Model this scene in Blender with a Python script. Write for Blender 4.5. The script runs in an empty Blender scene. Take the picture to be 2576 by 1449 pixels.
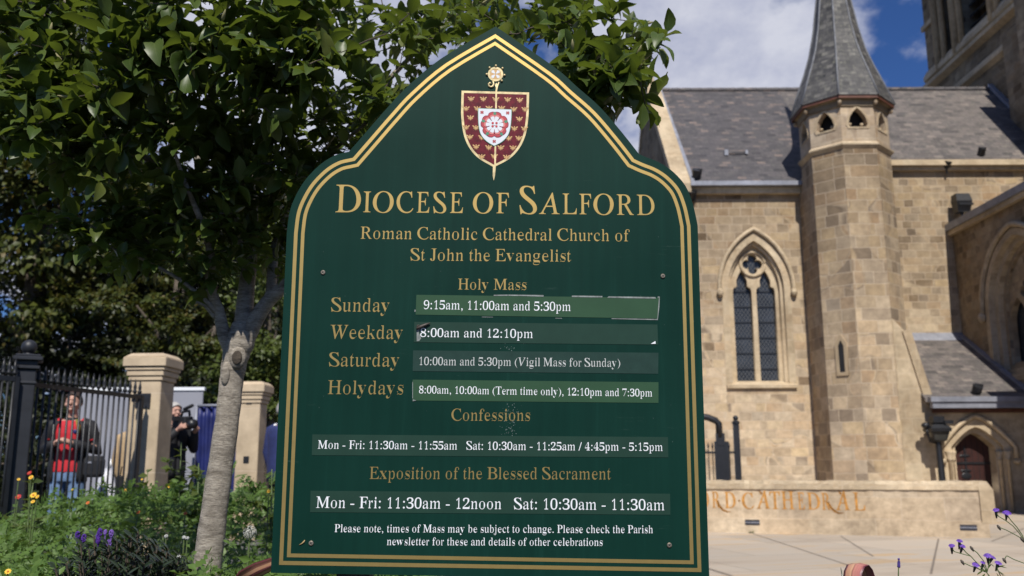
import bpy, bmesh, math, random
import numpy as np
from mathutils import Vector, Matrix
from mathutils.geometry import interpolate_bezier
random.seed(7); rng = np.random.default_rng(11)
sc = bpy.context.scene
C = sc.collection
R = math.radians

# ------------------------------------------------------------------ camera, sky, sun, exposure
F, CX, CY, PITCH, ROLL, EYE = 2290.0, 1288.0, 724.5, R(11.0), 0.004, np.array([0, 0, 1.45])
_f = np.array([0, math.cos(PITCH), math.sin(PITCH)]); _u = np.array([0, -math.sin(PITCH), math.cos(PITCH)]); _r = np.array([1.0, 0, 0])
RT = _r * math.cos(ROLL) - _u * math.sin(ROLL); UP = _u * math.cos(ROLL) + _r * math.sin(ROLL)
def ray(px, py): return _f + RT * (px - CX) / F - UP * (py - CY) / F
def at(px, py, Y):                      # photo point -> world point at depth Y
    d = ray(px, py); return EYE + d * (Y / d[1])
def atx(px, py, X):
    d = ray(px, py); return EYE + d * (X / d[0])
def atz(px, py, z):
    d = ray(px, py); return EYE + d * ((z - EYE[2]) / d[2])
def proj(p):
    d = np.asarray(p) - EYE; w = d @ _f
    return np.stack([CX + F * (d @ RT) / w, CY - F * (d @ UP) / w], -1)
cam = bpy.data.cameras.new('camera'); cam.sensor_width = 36.0; cam.lens = F * 36.0 / 2576.0
cam.clip_start = 0.05; cam.clip_end = 3000
cam.dof.use_dof = True; cam.dof.focus_distance = 2.62; cam.dof.aperture_fstop = 4.4
co = bpy.data.objects.new('camera', cam); C.objects.link(co)
co.matrix_world = Matrix(((RT[0], UP[0], -_f[0], EYE[0]), (RT[1], UP[1], -_f[1], EYE[1]), (RT[2], UP[2], -_f[2], EYE[2]), (0, 0, 0, 1)))
sc.camera = co
SUN_EL, SUN_AZ = 49.0, 2.0              # degrees; azimuth from straight behind the camera towards the right
world = bpy.data.worlds.new('World'); sc.world = world; world.use_nodes = True
nt = world.node_tree; nt.nodes.clear()
def N(t, kind, **kw):
    n = t.nodes.new(kind)
    for k, v in kw.items():
        if k.startswith('i_'): n.inputs[k[2:].replace('_', ' ')].default_value = v
        else: setattr(n, k, v)
    return n
def math_node(t, op, a, b=None, clamp=False):
    n = t.nodes.new('ShaderNodeMath'); n.operation = op; n.use_clamp = clamp
    for i, v in enumerate((a, b)):
        if v is None: continue
        if isinstance(v, (int, float)): n.inputs[i].default_value = v
        else: t.links.new(v, n.inputs[i])
    return n.outputs[0]
def ramp(t, fac, stops, interp='LINEAR'):
    n = t.nodes.new('ShaderNodeValToRGB'); n.color_ramp.interpolation = interp
    e = n.color_ramp.elements
    while len(e) < len(stops): e.new(0.5)
    for k, (p, c) in enumerate(stops):
        e[k].position = p; e[k].color = (*c, 1) if len(c) == 3 else c
    t.links.new(fac, n.inputs[0]); return n.outputs[0]
def mixc(t, fac, a, b, mode='MIX'):
    n = t.nodes.new('ShaderNodeMix'); n.data_type = 'RGBA'; n.blend_type = mode
    for i, v in ((0, fac), (6, a), (7, b)):
        if isinstance(v, (int, float)): n.inputs[i].default_value = v
        elif isinstance(v, (tuple, list)): n.inputs[i].default_value = (*v, 1) if len(v) == 3 else v
        else: t.links.new(v, n.inputs[i])
    return n.outputs[2]
sky = N(nt, 'ShaderNodeTexSky'); sky.sky_type = 'NISHITA'; sky.sun_disc = False
sky.sun_elevation = R(SUN_EL); sky.sun_rotation = R(180 - SUN_AZ); sky.air_density = 1.0; sky.dust_density = 0.3; sky.ozone_density = 2.5
geo = N(nt, 'ShaderNodeTexCoord')
sep = N(nt, 'ShaderNodeSeparateXYZ'); nt.links.new(geo.outputs['Generated'], sep.inputs[0])
den = math_node(nt, 'ADD', math_node(nt, 'MAXIMUM', sep.outputs[2], 0.0), 0.22)
cxy = N(nt, 'ShaderNodeCombineXYZ')
nt.links.new(math_node(nt, 'DIVIDE', sep.outputs[0], den), cxy.inputs[0]); nt.links.new(math_node(nt, 'DIVIDE', sep.outputs[1], den), cxy.inputs[1])
mp = N(nt, 'ShaderNodeMapping'); mp.inputs['Location'].default_value = (2.96, 8.8, 0.0); mp.inputs['Scale'].default_value = (1.0, 0.75, 1)
nt.links.new(cxy.outputs[0], mp.inputs[0])
n1 = N(nt, 'ShaderNodeTexNoise', i_Scale=3.0, i_Detail=9.0, i_Roughness=0.56, i_Distortion=0.25); nt.links.new(mp.outputs[0], n1.inputs['Vector'])
n2 = N(nt, 'ShaderNodeTexNoise', i_Scale=9.0, i_Detail=6.0, i_Roughness=0.6); nt.links.new(mp.outputs[0], n2.inputs['Vector'])
cover = ramp(nt, n1.outputs[0], [(0.41, (0, 0, 0)), (0.53, (1, 1, 1))], 'EASE')
cshade = ramp(nt, n2.outputs[0], [(0.3, (6.0, 6.4, 8.4)), (0.62, (9.4, 9.6, 10.8))])
skyc = mixc(nt, 1.0, sky.outputs[0], (0.42, 0.66, 1.12), 'MULTIPLY')
bank = ramp(nt, sep.outputs[1], [(0.15, (0.12,) * 3), (0.55, (1, 1, 1))])      # the bank of cloud stands over the church; overhead and behind it is clearer
wcol = mixc(nt, math_node(nt, 'MULTIPLY', math_node(nt, 'MULTIPLY', math_node(nt, 'MULTIPLY', cover, 0.93), ramp(nt, sep.outputs[2], [(0.0, (0, 0, 0)), (0.06, (1, 1, 1))])), bank), skyc, cshade)
bg = N(nt, 'ShaderNodeBackground'); bg.inputs['Strength'].default_value = 0.072
nt.links.new(wcol, bg.inputs['Color'])
wo = N(nt, 'ShaderNodeOutputWorld'); nt.links.new(bg.outputs[0], wo.inputs[0])
sl = bpy.data.lights.new('sun', 'SUN'); sl.energy = 5.0; sl.angle = R(0.53); sl.color = (1.0, 0.95, 0.87)
so = bpy.data.objects.new('sun', sl); C.objects.link(so)
sdir = Vector((math.sin(R(SUN_AZ)) * math.cos(R(SUN_EL)), -math.cos(R(SUN_AZ)) * math.cos(R(SUN_EL)), math.sin(R(SUN_EL))))
so.rotation_euler = sdir.to_track_quat('Z', 'Y').to_euler(); so.location = (2, -20, 30)
sc.view_settings.view_transform = 'Standard'; sc.view_settings.look = 'None'; sc.view_settings.gamma = 1.0
sc.view_settings.exposure = 0.0
sc.render.engine = 'CYCLES'; sc.cycles.use_denoising = True
sc.cycles.max_bounces = 6; sc.cycles.diffuse_bounces = 3; sc.cycles.transmission_bounces = 4; sc.cycles.caustics_reflective = False; sc.cycles.caustics_refractive = False

# ------------------------------------------------------------------ object helpers
def tag(o, label=None, cat=None, group=None, kind=None):
    if label: o['label'] = label
    if cat: o['category'] = cat
    if group: o['group'] = group
    if kind: o['kind'] = kind
    return o
def thing(name, label, cat, loc=(0, 0, 0), group=None):
    o = bpy.data.objects.new(name, None); C.objects.link(o); o.location = loc; o.empty_display_size = 0.2
    return tag(o, label, cat, group)
def wloc(o):
    v = Vector((0, 0, 0))
    while o is not None: v += o.location; o = o.parent
    return v
def obj(name, me, m, parent=None, local=False):
    """link a mesh given in world coordinates (or, with local, in its parent's) as ONE object"""
    o = bpy.data.objects.new(name, me); C.objects.link(o)
    if m is not None:
        for x in (m if isinstance(m, (list, tuple)) else [m]): me.materials.append(x)
    if parent is not None:
        o.parent = parent
        if not local: me.transform(Matrix.Translation(-wloc(parent)))
    return o
def uvbox(me):
    uv = me.uv_layers.new(name='UVMap') if not me.uv_layers else me.uv_layers[0]
    vs = me.vertices
    for p in me.polygons:
        n = p.normal
        if abs(n.z) > 0.97: t, b = Vector((1, 0, 0)), Vector((0, 1, 0))
        else:
            t = Vector((-n.y, n.x, 0)).normalized(); b = n.cross(t)
        for li in p.loop_indices:
            co_ = vs[me.loops[li].vertex_index].co; uv.data[li].uv = (co_.dot(t), co_.dot(b))
def shade(me, on=True):
    me.polygons.foreach_set('use_smooth', [on] * len(me.polygons)); me.update()
class MB:
    """collects vertices and faces of one mesh"""
    def __init__(s): s.v, s.f, s.mi = [], [], []
    def add(s, vs, fs, mi=0):
        b = len(s.v); s.v.extend([tuple(map(float, v)) for v in vs]); s.f.extend([tuple(i + b for i in f) for f in fs]); s.mi.extend([mi] * len(fs)); return s
    def box(s, lo, hi, rz=0, piv=None, mi=0):
        x0, y0, z0 = lo; x1, y1, z1 = hi
        vs = [(x0, y0, z0), (x1, y0, z0), (x1, y1, z0), (x0, y1, z0), (x0, y0, z1), (x1, y0, z1), (x1, y1, z1), (x0, y1, z1)]
        if rz:
            px, py = piv if piv else ((x0 + x1) / 2, (y0 + y1) / 2); c, n = math.cos(rz), math.sin(rz)
            vs = [(px + (x - px) * c - (y - py) * n, py + (x - px) * n + (y - py) * c, z) for x, y, z in vs]
        return s.add(vs, [(0, 3, 2, 1), (4, 5, 6, 7), (0, 1, 5, 4), (1, 2, 6, 5), (2, 3, 7, 6), (3, 0, 4, 7)], mi)
    def cbox(s, c, size, rz=0, mi=0):
        return s.box([c[i] - size[i] / 2 for i in range(3)], [c[i] + size[i] / 2 for i in range(3)], rz, None, mi)
    def loft(s, rings, cap=True, closed=True, mi=0):
        n = len(rings[0]); vs = [p for r in rings for p in r]; fs = []
        for k in range(len(rings) - 1):
            for i in range(n if closed else n - 1):
                j = (i + 1) % n; fs.append((k * n + i, k * n + j, (k + 1) * n + j, (k + 1) * n + i))
        if cap and closed: fs += [tuple(range(n))[::-1], tuple((len(rings) - 1) * n + i for i in range(n))]
        return s.add(vs, fs, mi)
    def tube(s, path, rad, n=8, mi=0, cap=True):
        P = [Vector(p) for p in path]
        if not isinstance(rad, (list, tuple)): rad = [rad] * len(P)
        rings, prev = [], None
        for k, p in enumerate(P):
            t = (P[min(k + 1, len(P) - 1)] - P[max(k - 1, 0)]).normalized()
            if prev is None: a = t.cross(Vector((0, 0, 1)) if abs(t.z) < 0.9 else Vector((1, 0, 0))).normalized()
            else: a = (prev - t * prev.dot(t)).normalized()
            prev = a; b = t.cross(a)
            rings.append([p + (a * math.cos(2 * math.pi * i / n) + b * math.sin(2 * math.pi * i / n)) * rad[k] for i in range(n)])
        return s.loft(rings, cap, mi=mi)
    def lathe(s, prof, c=(0, 0, 0), n=16, mi=0, start=0.0):
        return s.loft([[(c[0] + r * math.cos(start + 2 * math.pi * i / n), c[1] + r * math.sin(start + 2 * math.pi * i / n), c[2] + z) for i in range(n)] for r, z in prof], mi=mi)
    def ball(s, c, r, n=12, m=8, mi=0):
        r = r if isinstance(r, (list, tuple)) else (r, r, r)
        return s.loft([[(c[0] + r[0] * math.sin(a) * math.cos(2 * math.pi * i / n), c[1] + r[1] * math.sin(a) * math.sin(2 * math.pi * i / n), c[2] - r[2] * math.cos(a)) for i in range(n)]
                       for a in [math.pi * (0.04 + 0.92 * k / m) for k in range(m + 1)]], mi=mi)
    def mesh(s, name='mesh', smooth=False, uv=True):
        me = bpy.data.meshes.new(name); me.from_pydata(s.v, [], s.f); me.polygons.foreach_set('material_index', s.mi); me.update()
        if uv: uvbox(me)
        if smooth: shade(me)
        return me
    def build(s, name, m, parent=None, smooth=False, local=False, bevel=0):
        o = obj(name, s.mesh(name, smooth), m, parent, local)
        if bevel: bevelled(o, bevel)
        return o
def bevelled(o, w, seg=1):
    md = o.modifiers.new('bevel', 'BEVEL'); md.width = w; md.segments = seg; md.limit_method = 'ANGLE'; md.angle_limit = R(40)
def big_mesh(V, T, name='mesh', smooth=False, uv=None):
    """numpy triangles/quads -> mesh"""
    me = bpy.data.meshes.new(name); nv, nf, k = len(V), len(T), T.shape[1]
    me.vertices.add(nv); me.vertices.foreach_set('co', V.astype(np.float32).ravel())
    me.loops.add(nf * k); me.loops.foreach_set('vertex_index', T.astype(np.int32).ravel())
    me.polygons.add(nf); me.polygons.foreach_set('loop_start', np.arange(0, nf * k, k, dtype=np.int32))
    me.update(calc_edges=True)
    if uv is not None:
        l = me.uv_layers.new(name='UVMap'); l.data.foreach_set('uv', uv[T.ravel()].astype(np.float32).ravel())
    if smooth: shade(me)
    return me
def plate(outer, holes=(), thick=0.1):
    """flat panel with openings in local X/Z: front face at y=0, back at y=thick"""
    cu = bpy.data.curves.new('p', 'CURVE'); cu.dimensions = '2D'; cu.fill_mode = 'BOTH'; cu.extrude = thick / 2
    for lp in [outer] + list(holes):
        sp = cu.splines.new('POLY'); sp.points.add(len(lp) - 1)
        for q, (x, y) in zip(sp.points, lp): q.co = (x, y, 0, 1)
        sp.use_cyclic_u = True
    return curve_mesh(cu, thick / 2)
def curve_mesh(cu, off):
    o = bpy.data.objects.new('p', cu); C.objects.link(o)
    dg = bpy.context.evaluated_depsgraph_get()
    me = bpy.data.meshes.new_from_object(o.evaluated_get(dg), depsgraph=dg)
    bpy.data.objects.remove(o); bpy.data.curves.remove(cu); me.materials.clear()
    me.transform(Matrix(((1, 0, 0, 0), (0, 0, -1, off), (0, 1, 0, 0), (0, 0, 0, 1))))
    return me
def placed(me, x, y, z=0, rz=0):
    me.transform(Matrix.Translation((x, y, z)) @ Matrix.Rotation(rz, 4, 'Z')); uvbox(me); return me
def join(meshes):
    mb = MB()
    for m in meshes:
        mb.add([v.co for v in m.vertices], [tuple(p.vertices) for p in m.polygons])
    return mb
def arch(w, spring, rise, cx=0, z0=0, n=9):
    """pointed arch outline, counter-clockwise from the bottom left"""
    h = w / 2; rad = (h * h + rise * rise) / (2 * h); pts = [(cx - h, z0), (cx + h, z0)]
    if rise <= h:                       # depressed pointed arch
        c = [(h * (1 - k / n) , rise * (1 - (1 - k / n) ** 1.45)) for k in range(n + 1)]
        c = [(h * (1 - (k / n) ** 1.35), rise * (1 - (1 - (k / n) ** 1.35) ** 1.5)) for k in range(n + 1)]
        return pts + [(cx + a, spring + b) for a, b in c] + [(cx - a, spring + b) for a, b in c[::-1][1:]]
    a1 = math.pi / 2
    if rise > h: a1 = math.acos((rad - h) / rad)
    for k in range(n + 1):
        a = a1 * k / n; pts.append((cx + h - rad + rad * math.cos(a), spring + rad * math.sin(a)))
    for k in range(n - 1, -1, -1):
        a = a1 * k / n; pts.append((cx - h + rad - rad * math.cos(a), spring + rad * math.sin(a)))
    return pts
def circ(cx, cz, r, n=24, a0=0): return [(cx + r * math.cos(a0 + 2 * math.pi * k / n), cz + r * math.sin(a0 + 2 * math.pi * k / n)) for k in range(n)]
def foil(cx, cz, r, k=4, n=10, a0=math.pi / 4):
    """foiled opening: k lobes"""
    pts = []; lr = r * 0.47; d = r - lr; half = math.pi / k
    for i in range(k):
        a = a0 + math.pi / k + 2 * math.pi * i / k
        for j in range(n):
            b = a + (j / (n - 1) - 0.5) * 2 * (math.pi - half - 0.42)
            pts.append((cx + d * math.cos(a) + lr * math.cos(b), cz + d * math.sin(a) + lr * math.sin(b)))
    return pts

# ------------------------------------------------------------------ materials
def new_mat(name):
    m = bpy.data.materials.new(name); m.use_nodes = True; t = m.node_tree
    return m, t, t.nodes['Principled BSDF']
def bump(t, b, h, strength=0.3, dist=0.02):
    n = N(t, 'ShaderNodeBump'); n.inputs['Strength'].default_value = strength; n.inputs['Distance'].default_value = dist
    t.links.new(h, n.inputs['Height']); t.links.new(n.outputs[0], b.inputs['Normal'])
def pmat(name, col, rough=0.6, var=0.25, scale=6.0, metal=0.0, bmp=0.0, spec=0.5, detail=5.0):
    m, t, b = new_mat(name); tc = N(t, 'ShaderNodeTexCoord')
    nz = N(t, 'ShaderNodeTexNoise', i_Scale=scale, i_Detail=detail, i_Roughness=0.6); t.links.new(tc.outputs['Object'], nz.inputs['Vector'])
    lo = tuple(c * (1 - var) for c in col); hi = tuple(min(1, c * (1 + var)) for c in col)
    t.links.new(ramp(t, nz.outputs[0], [(0.3, lo), (0.7, hi)]), b.inputs['Base Color'])
    b.inputs['Roughness'].default_value = rough; b.inputs['Metallic'].default_value = metal; b.inputs['Specular IOR Level'].default_value = spec
    if bmp: bump(t, b, nz.outputs[0], bmp, 0.01)
    return m
def stone(name, cols, bw=0.52, bh=0.27, mortar=(0.60, 0.50, 0.38), grime=0.55, msize=0.012, bmp=0.5, seed=0.0, darken=0.0, weather=0.0):
    """coursed sandstone: every block its own tone, pale joints, weather staining"""
    m, t, b = new_mat(name); tc = N(t, 'ShaderNodeTexCoord')
    mp_ = N(t, 'ShaderNodeMapping'); mp_.inputs['Location'].default_value = (seed, seed * 0.7, 0); t.links.new(tc.outputs['UV'], mp_.inputs[0])
    wob = N(t, 'ShaderNodeTexNoise', i_Scale=2.2, i_Detail=2.0); t.links.new(mp_.outputs[0], wob.inputs['Vector'])
    ad = N(t, 'ShaderNodeMix'); ad.data_type = 'VECTOR'; ad.inputs[0].default_value = 0.05
    t.links.new(mp_.outputs[0], ad.inputs[4]); t.links.new(wob.outputs['Color'], ad.inputs[5])
    def brick(w, h, off):
        k = N(t, 'ShaderNodeTexBrick', offset=off, squash=1.45, squash_frequency=3)
        k.inputs['Color1'].default_value = (0, 0, 0, 1); k.inputs['Color2'].default_value = (1, 1, 1, 1); k.inputs['Mortar'].default_value = (0.5, 0.5, 0.5, 1)
        k.inputs['Scale'].default_value = 1.0; k.inputs['Brick Width'].default_value = w; k.inputs['Row Height'].default_value = h
        k.inputs['Mortar Size'].default_value = msize; k.inputs['Mortar Smooth'].default_value = 0.3; k.inputs['Bias'].default_value = 0
        t.links.new(ad.outputs[1], k.inputs['Vector']); return k
    k1, k2 = brick(bw, bh, 0.5), brick(bw * 0.72, bh, 0.37)
    sel = N(t, 'ShaderNodeTexNoise', i_Scale=0.45, i_Detail=1.0); t.links.new(mp_.outputs[0], sel.inputs['Vector'])
    s = ramp(t, sel.outputs[0], [(0.49, (0, 0, 0)), (0.51, (1, 1, 1))])
    rnd = mixc(t, s, k1.outputs['Color'], k2.outputs['Color']); fac = mixc(t, s, k1.outputs['Fac'], k2.outputs['Fac'])
    n = len(cols); base = ramp(t, rnd, [(i / (n - 1), c) for i, c in enumerate(cols)])
    g1 = N(t, 'ShaderNodeTexNoise', i_Scale=5.0, i_Detail=8.0, i_Roughness=0.7); t.links.new(mp_.outputs[0], g1.inputs['Vector'])
    base = mixc(t, grime, base, ramp(t, g1.outputs[0], [(0.28, (0.40, 0.37, 0.34)), (0.66, (1.18, 1.16, 1.13))]), 'MULTIPLY')
    pt_ = N(t, 'ShaderNodeTexNoise', i_Scale=1.3, i_Detail=4.0, i_Roughness=0.6); t.links.new(mp_.outputs[0], pt_.inputs['Vector'])
    base = mixc(t, ramp(t, pt_.outputs[0], [(0.42, (0.0,) * 3), (0.68, (0.45,) * 3)]), base, cols[len(cols) // 2 + 1 if len(cols) > 4 else 0])
    g2 = N(t, 'ShaderNodeTexNoise', i_Scale=0.35, i_Detail=5.0, i_Roughness=0.65); t.links.new(mp_.outputs[0], g2.inputs['Vector'])
    lo = 0.60 - 0.35 * darken
    su = N(t, 'ShaderNodeSeparateXYZ'); t.links.new(tc.outputs['UV'], su.inputs[0])
    hgt = math_node(t, 'ADD', math_node(t, 'MULTIPLY', su.outputs[1], 0.085), math_node(t, 'MULTIPLY', math_node(t, 'SUBTRACT', g2.outputs[0], 0.5), 0.9))
    if weather: base = mixc(t, weather, base, ramp(t, hgt, [(0.2, (1.20, 1.22, 1.29)), (0.85, (0.73, 0.71, 0.70))]), 'MULTIPLY')
    base = mixc(t, 1.0, base, ramp(t, g2.outputs[0], [(0.36, (lo, lo * 0.97, lo * 0.94)), (0.6, (1.0 - 0.35 * darken,) * 3)]), 'MULTIPLY')
    mo = tuple(c * (1 - 0.5 * darken) for c in mortar)
    base = mixc(t, math_node(t, 'MULTIPLY', fac, 0.5), base, mo)
    t.links.new(base, b.inputs['Base Color']); b.inputs['Roughness'].default_value = 0.9; b.inputs['Specular IOR Level'].default_value = 0.2
    h = mixc(t, 0.6, g1.outputs[0], math_node(t, 'SUBTRACT', 1.0, fac)); bump(t, b, h, bmp, 0.03)
    return m
SAND = [(0.208, 0.149, 0.093), (0.582, 0.443, 0.279), (0.374, 0.294, 0.200), (0.655, 0.525, 0.349), (0.489, 0.345, 0.205), (0.645, 0.525, 0.363), (0.281, 0.221, 0.158), (0.624, 0.479, 0.288), (0.458, 0.381, 0.279)]
PALE = [(0.556, 0.449, 0.304), (0.618, 0.500, 0.342), (0.587, 0.459, 0.304), (0.639, 0.530, 0.370), (0.556, 0.439, 0.294)]
M = {}
M['wall'] = stone('sandstone_wall', SAND, weather=0.8)
M['wall_right'] = stone('sandstone_wall_fine', SAND, bw=0.46, bh=0.25, seed=7.3, weather=0.6)
M['turret'] = stone('sandstone_turret', SAND[1:], bw=0.6, bh=0.36, seed=3.1, darken=0.0, weather=0.8)
M['lantern_stone'] = stone('lantern_ashlar', [(0.50, 0.385, 0.26), (0.62, 0.49, 0.34), (0.40, 0.31, 0.23), (0.64, 0.53, 0.39), (0.52, 0.37, 0.23)], bw=0.5, bh=0.36, seed=6.2)
M['dressed'] = stone('dressed_sandstone', PALE, bw=0.55, bh=0.42, msize=0.006, bmp=0.25, seed=1.7)
M['tower'] = stone('dark_tower_stone', [tuple(c * 0.62 for c in s) for s in SAND], seed=5.0, darken=0.35, mortar=(0.32, 0.27, 0.2))  # every tone scaled down from the wall stone
M['transept'] = stone('shaded_transept_stone', [tuple(c * 0.80 for c in s) for s in SAND], bw=0.4, bh=0.24, seed=9.0, darken=0.2, mortar=(0.34, 0.28, 0.21))  # the wall's shade is put into a darker copy of the stone
M['low_wall'] = stone('smooth_ashlar', [(0.64, 0.51, 0.355), (0.67, 0.56, 0.41), (0.60, 0.49, 0.36), (0.68, 0.54, 0.37)], bw=1.05, bh=0.42, msize=0.007, bmp=0.15, seed=2.0, grime=0.75)
M['pier'] = stone('pier_sandstone', [(0.58, 0.46, 0.32), (0.62, 0.50, 0.355), (0.59, 0.48, 0.335)], bw=3.0, bh=0.8, msize=0.006, bmp=0.15, seed=4.0, grime=0.42)
def slate(name, cols, w=0.30, h=0.19, seed=0.0, moss=0.3):
    m, t, b = new_mat(name); tc = N(t, 'ShaderNodeTexCoord')
    mp_ = N(t, 'ShaderNodeMapping'); mp_.inputs['Location'].default_value = (seed, seed, 0); t.links.new(tc.outputs['UV'], mp_.inputs[0])
    k = N(t, 'ShaderNodeTexBrick', offset=0.5); k.inputs['Color1'].default_value = (0, 0, 0, 1); k.inputs['Color2'].default_value = (1, 1, 1, 1); k.inputs['Mortar'].default_value = (0.1, 0.1, 0.1, 1)
    for a, v in (('Scale', 1.0), ('Brick Width', w), ('Row Height', h), ('Mortar Size', 0.008), ('Mortar Smooth', 0.2), ('Bias', 0.0)): k.inputs[a].default_value = v
    t.links.new(mp_.outputs[0], k.inputs['Vector']); n = len(cols)
    base = ramp(t, k.outputs['Color'], [(i / (n - 1), c) for i, c in enumerate(cols)])
    g = N(t, 'ShaderNodeTexNoise', i_Scale=3.0, i_Detail=8.0, i_Roughness=0.7); t.links.new(mp_.outputs[0], g.inputs['Vector'])
    base = mixc(t, 0.6, base, ramp(t, g.outputs[0], [(0.3, (0.6, 0.6, 0.6)), (0.7, (1.3, 1.28, 1.22))]), 'MULTIPLY')
    g2 = N(t, 'ShaderNodeTexNoise', i_Scale=7.0, i_Detail=6.0, i_Roughness=0.75); t.links.new(mp_.outputs[0], g2.inputs['Vector'])
    base = mixc(t, math_node(t, 'MULTIPLY', ramp(t, g2.outputs[0], [(0.52, (0, 0, 0)), (0.66, (1, 1, 1))]), moss), base, (0.30, 0.29, 0.22))
    base = mixc(t, math_node(t, 'MULTIPLY', k.outputs['Fac'], 0.7), base, (0.05, 0.05, 0.055))
    t.links.new(base, b.inputs['Base Color']); b.inputs['Roughness'].default_value = 0.62; b.inputs['Specular IOR Level'].default_value = 0.35
    sepu = N(t, 'ShaderNodeSeparateXYZ'); t.links.new(mp_.outputs[0], sepu.inputs[0])
    saw = math_node(t, 'SUBTRACT', 1.0, math_node(t, 'FRACT', math_node(t, 'DIVIDE', sepu.outputs[1], h)))
    bump(t, b, mixc(t, 0.35, saw, g.outputs[0]), 0.5, 0.02)
    return m
M['slate'] = slate('roof_slates', [(0.05, 0.047, 0.052), (0.095, 0.087, 0.092), (0.066, 0.062, 0.067), (0.105, 0.094, 0.098), (0.078, 0.073, 0.077), (0.085, 0.079, 0.082), (0.18, 0.142, 0.128)], moss=0.18)
M['slate_right'] = slate('roof_slates_lichened', [(0.075, 0.068, 0.068), (0.17, 0.147, 0.138), (0.105, 0.095, 0.094), (0.21, 0.178, 0.16)], seed=5.0, moss=0.4, w=0.34, h=0.2)
M['spire'] = slate('spire_slates', [(0.035, 0.035, 0.037), (0.105, 0.10, 0.097), (0.055, 0.054, 0.056), (0.16, 0.152, 0.14)], w=0.22, h=0.15, seed=2.0, moss=0.5)
M['lead'] = pmat('lead_sheet', (0.27, 0.28, 0.32), 0.5, 0.25, 3.0, 0.25)
M['iron'] = pmat('black_painted_iron', (0.014, 0.015, 0.018), 0.42, 0.3, 12)
M['gate_iron'] = pmat('blue_black_gate_paint', (0.016, 0.018, 0.024), 0.5, 0.3, 9)
M['soffit'] = pmat('brown_painted_soffit', (0.13, 0.05, 0.03), 0.6, 0.3, 4)
M['door'] = pmat('oxblood_door_planks', (0.042, 0.013, 0.010), 0.5, 0.35, 3)
M['dark'] = pmat('dark_interior', (0.012, 0.012, 0.014), 0.9, 0.3, 2)
M['gold_ins'] = pmat('gilded_incision', (0.50, 0.235, 0.05), 0.5, 0.5, 9, 0.1)
def glass_mat():
    m, t, b = new_mat('leaded_glass'); tc = N(t, 'ShaderNodeTexCoord'); sp = N(t, 'ShaderNodeSeparateXYZ'); t.links.new(tc.outputs['UV'], sp.inputs[0])
    a = math_node(t, 'FRACT', math_node(t, 'MULTIPLY', math_node(t, 'ADD', sp.outputs[0], math_node(t, 'MULTIPLY', sp.outputs[1], 0.7)), 8.0))
    c = math_node(t, 'FRACT', math_node(t, 'MULTIPLY', math_node(t, 'SUBTRACT', sp.outputs[0], math_node(t, 'MULTIPLY', sp.outputs[1], 0.7)), 8.0))
    line = math_node(t, 'MAXIMUM', math_node(t, 'LESS_THAN', a, 0.14), math_node(t, 'LESS_THAN', c, 0.14))
    nz = N(t, 'ShaderNodeTexNoise', i_Scale=2.0, i_Detail=4.0); t.links.new(tc.outputs['UV'], nz.inputs['Vector'])
    g = ramp(t, nz.outputs[0], [(0.35, (0.012, 0.014, 0.017)), (0.7, (0.035, 0.042, 0.055))])
    t.links.new(mixc(t, line, g, (0.085, 0.085, 0.085)), b.inputs['Base Color'])
    t.links.new(math_node(t, 'ADD', math_node(t, 'MULTIPLY', line, 0.4), 0.22), b.inputs['Roughness']); return m
M['glass'] = glass_mat()
def paving_mat():
    m, t, b = new_mat('sandstone_paving'); tc = N(t, 'ShaderNodeTexCoord')
    mp_ = N(t, 'ShaderNodeMapping'); mp_.inputs['Rotation'].default_value = (0, 0, R(-16)); t.links.new(tc.outputs['Object'], mp_.inputs[0])
    st = N(t, 'ShaderNodeMapping'); st.inputs['Scale'].default_value = (0.22, 1.0, 1); t.links.new(mp_.outputs[0], st.inputs[0])
    nz = N(t, 'ShaderNodeTexNoise', i_Scale=1.2, i_Detail=9.0, i_Roughness=0.62, i_Distortion=0.7); t.links.new(st.outputs[0], nz.inputs['Vector'])
    base = ramp(t, nz.outputs[0], [(0.28, (0.36, 0.30, 0.235)), (0.45, (0.46, 0.385, 0.30)), (0.55, (0.45, 0.395, 0.325)), (0.62, (0.50, 0.355, 0.205)), (0.70, (0.43, 0.34, 0.25)), (0.78, (0.40, 0.27, 0.15))])
    k = N(t, 'ShaderNodeTexBrick', offset=0.43); k.inputs['Color1'].default_value = (0.86, 0.86, 0.86, 1); k.inputs['Color2'].default_value = (1.08, 1.06, 1.03, 1); k.inputs['Mortar'].default_value = (0.55, 0.52, 0.48, 1)
    for a, v in (('Scale', 1.0), ('Brick Width', 2.6), ('Row Height', 1.9), ('Mortar Size', 0.012), ('Mortar Smooth', 0.3)): k.inputs[a].default_value = v
    t.links.new(mp_.outputs[0], k.inputs['Vector'])
    t.links.new(mixc(t, 1.0, base, k.outputs[0], 'MULTIPLY'), b.inputs['Base Color']); b.inputs['Roughness'].default_value = 0.85
    bump(t, b, nz.outputs[0], 0.15, 0.02); return m
M['paving'] = paving_mat()
M['joint'] = pmat('paving_joint', (0.20, 0.165, 0.13), 0.9, 0.2, 4)
M['asphalt'] = pmat('worn_asphalt', (0.10, 0.098, 0.095), 0.9, 0.25, 3, bmp=0.2)
M['soil'] = pmat('dark_soil', (0.028, 0.022, 0.015), 0.95, 0.4, 14, bmp=0.6)
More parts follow.
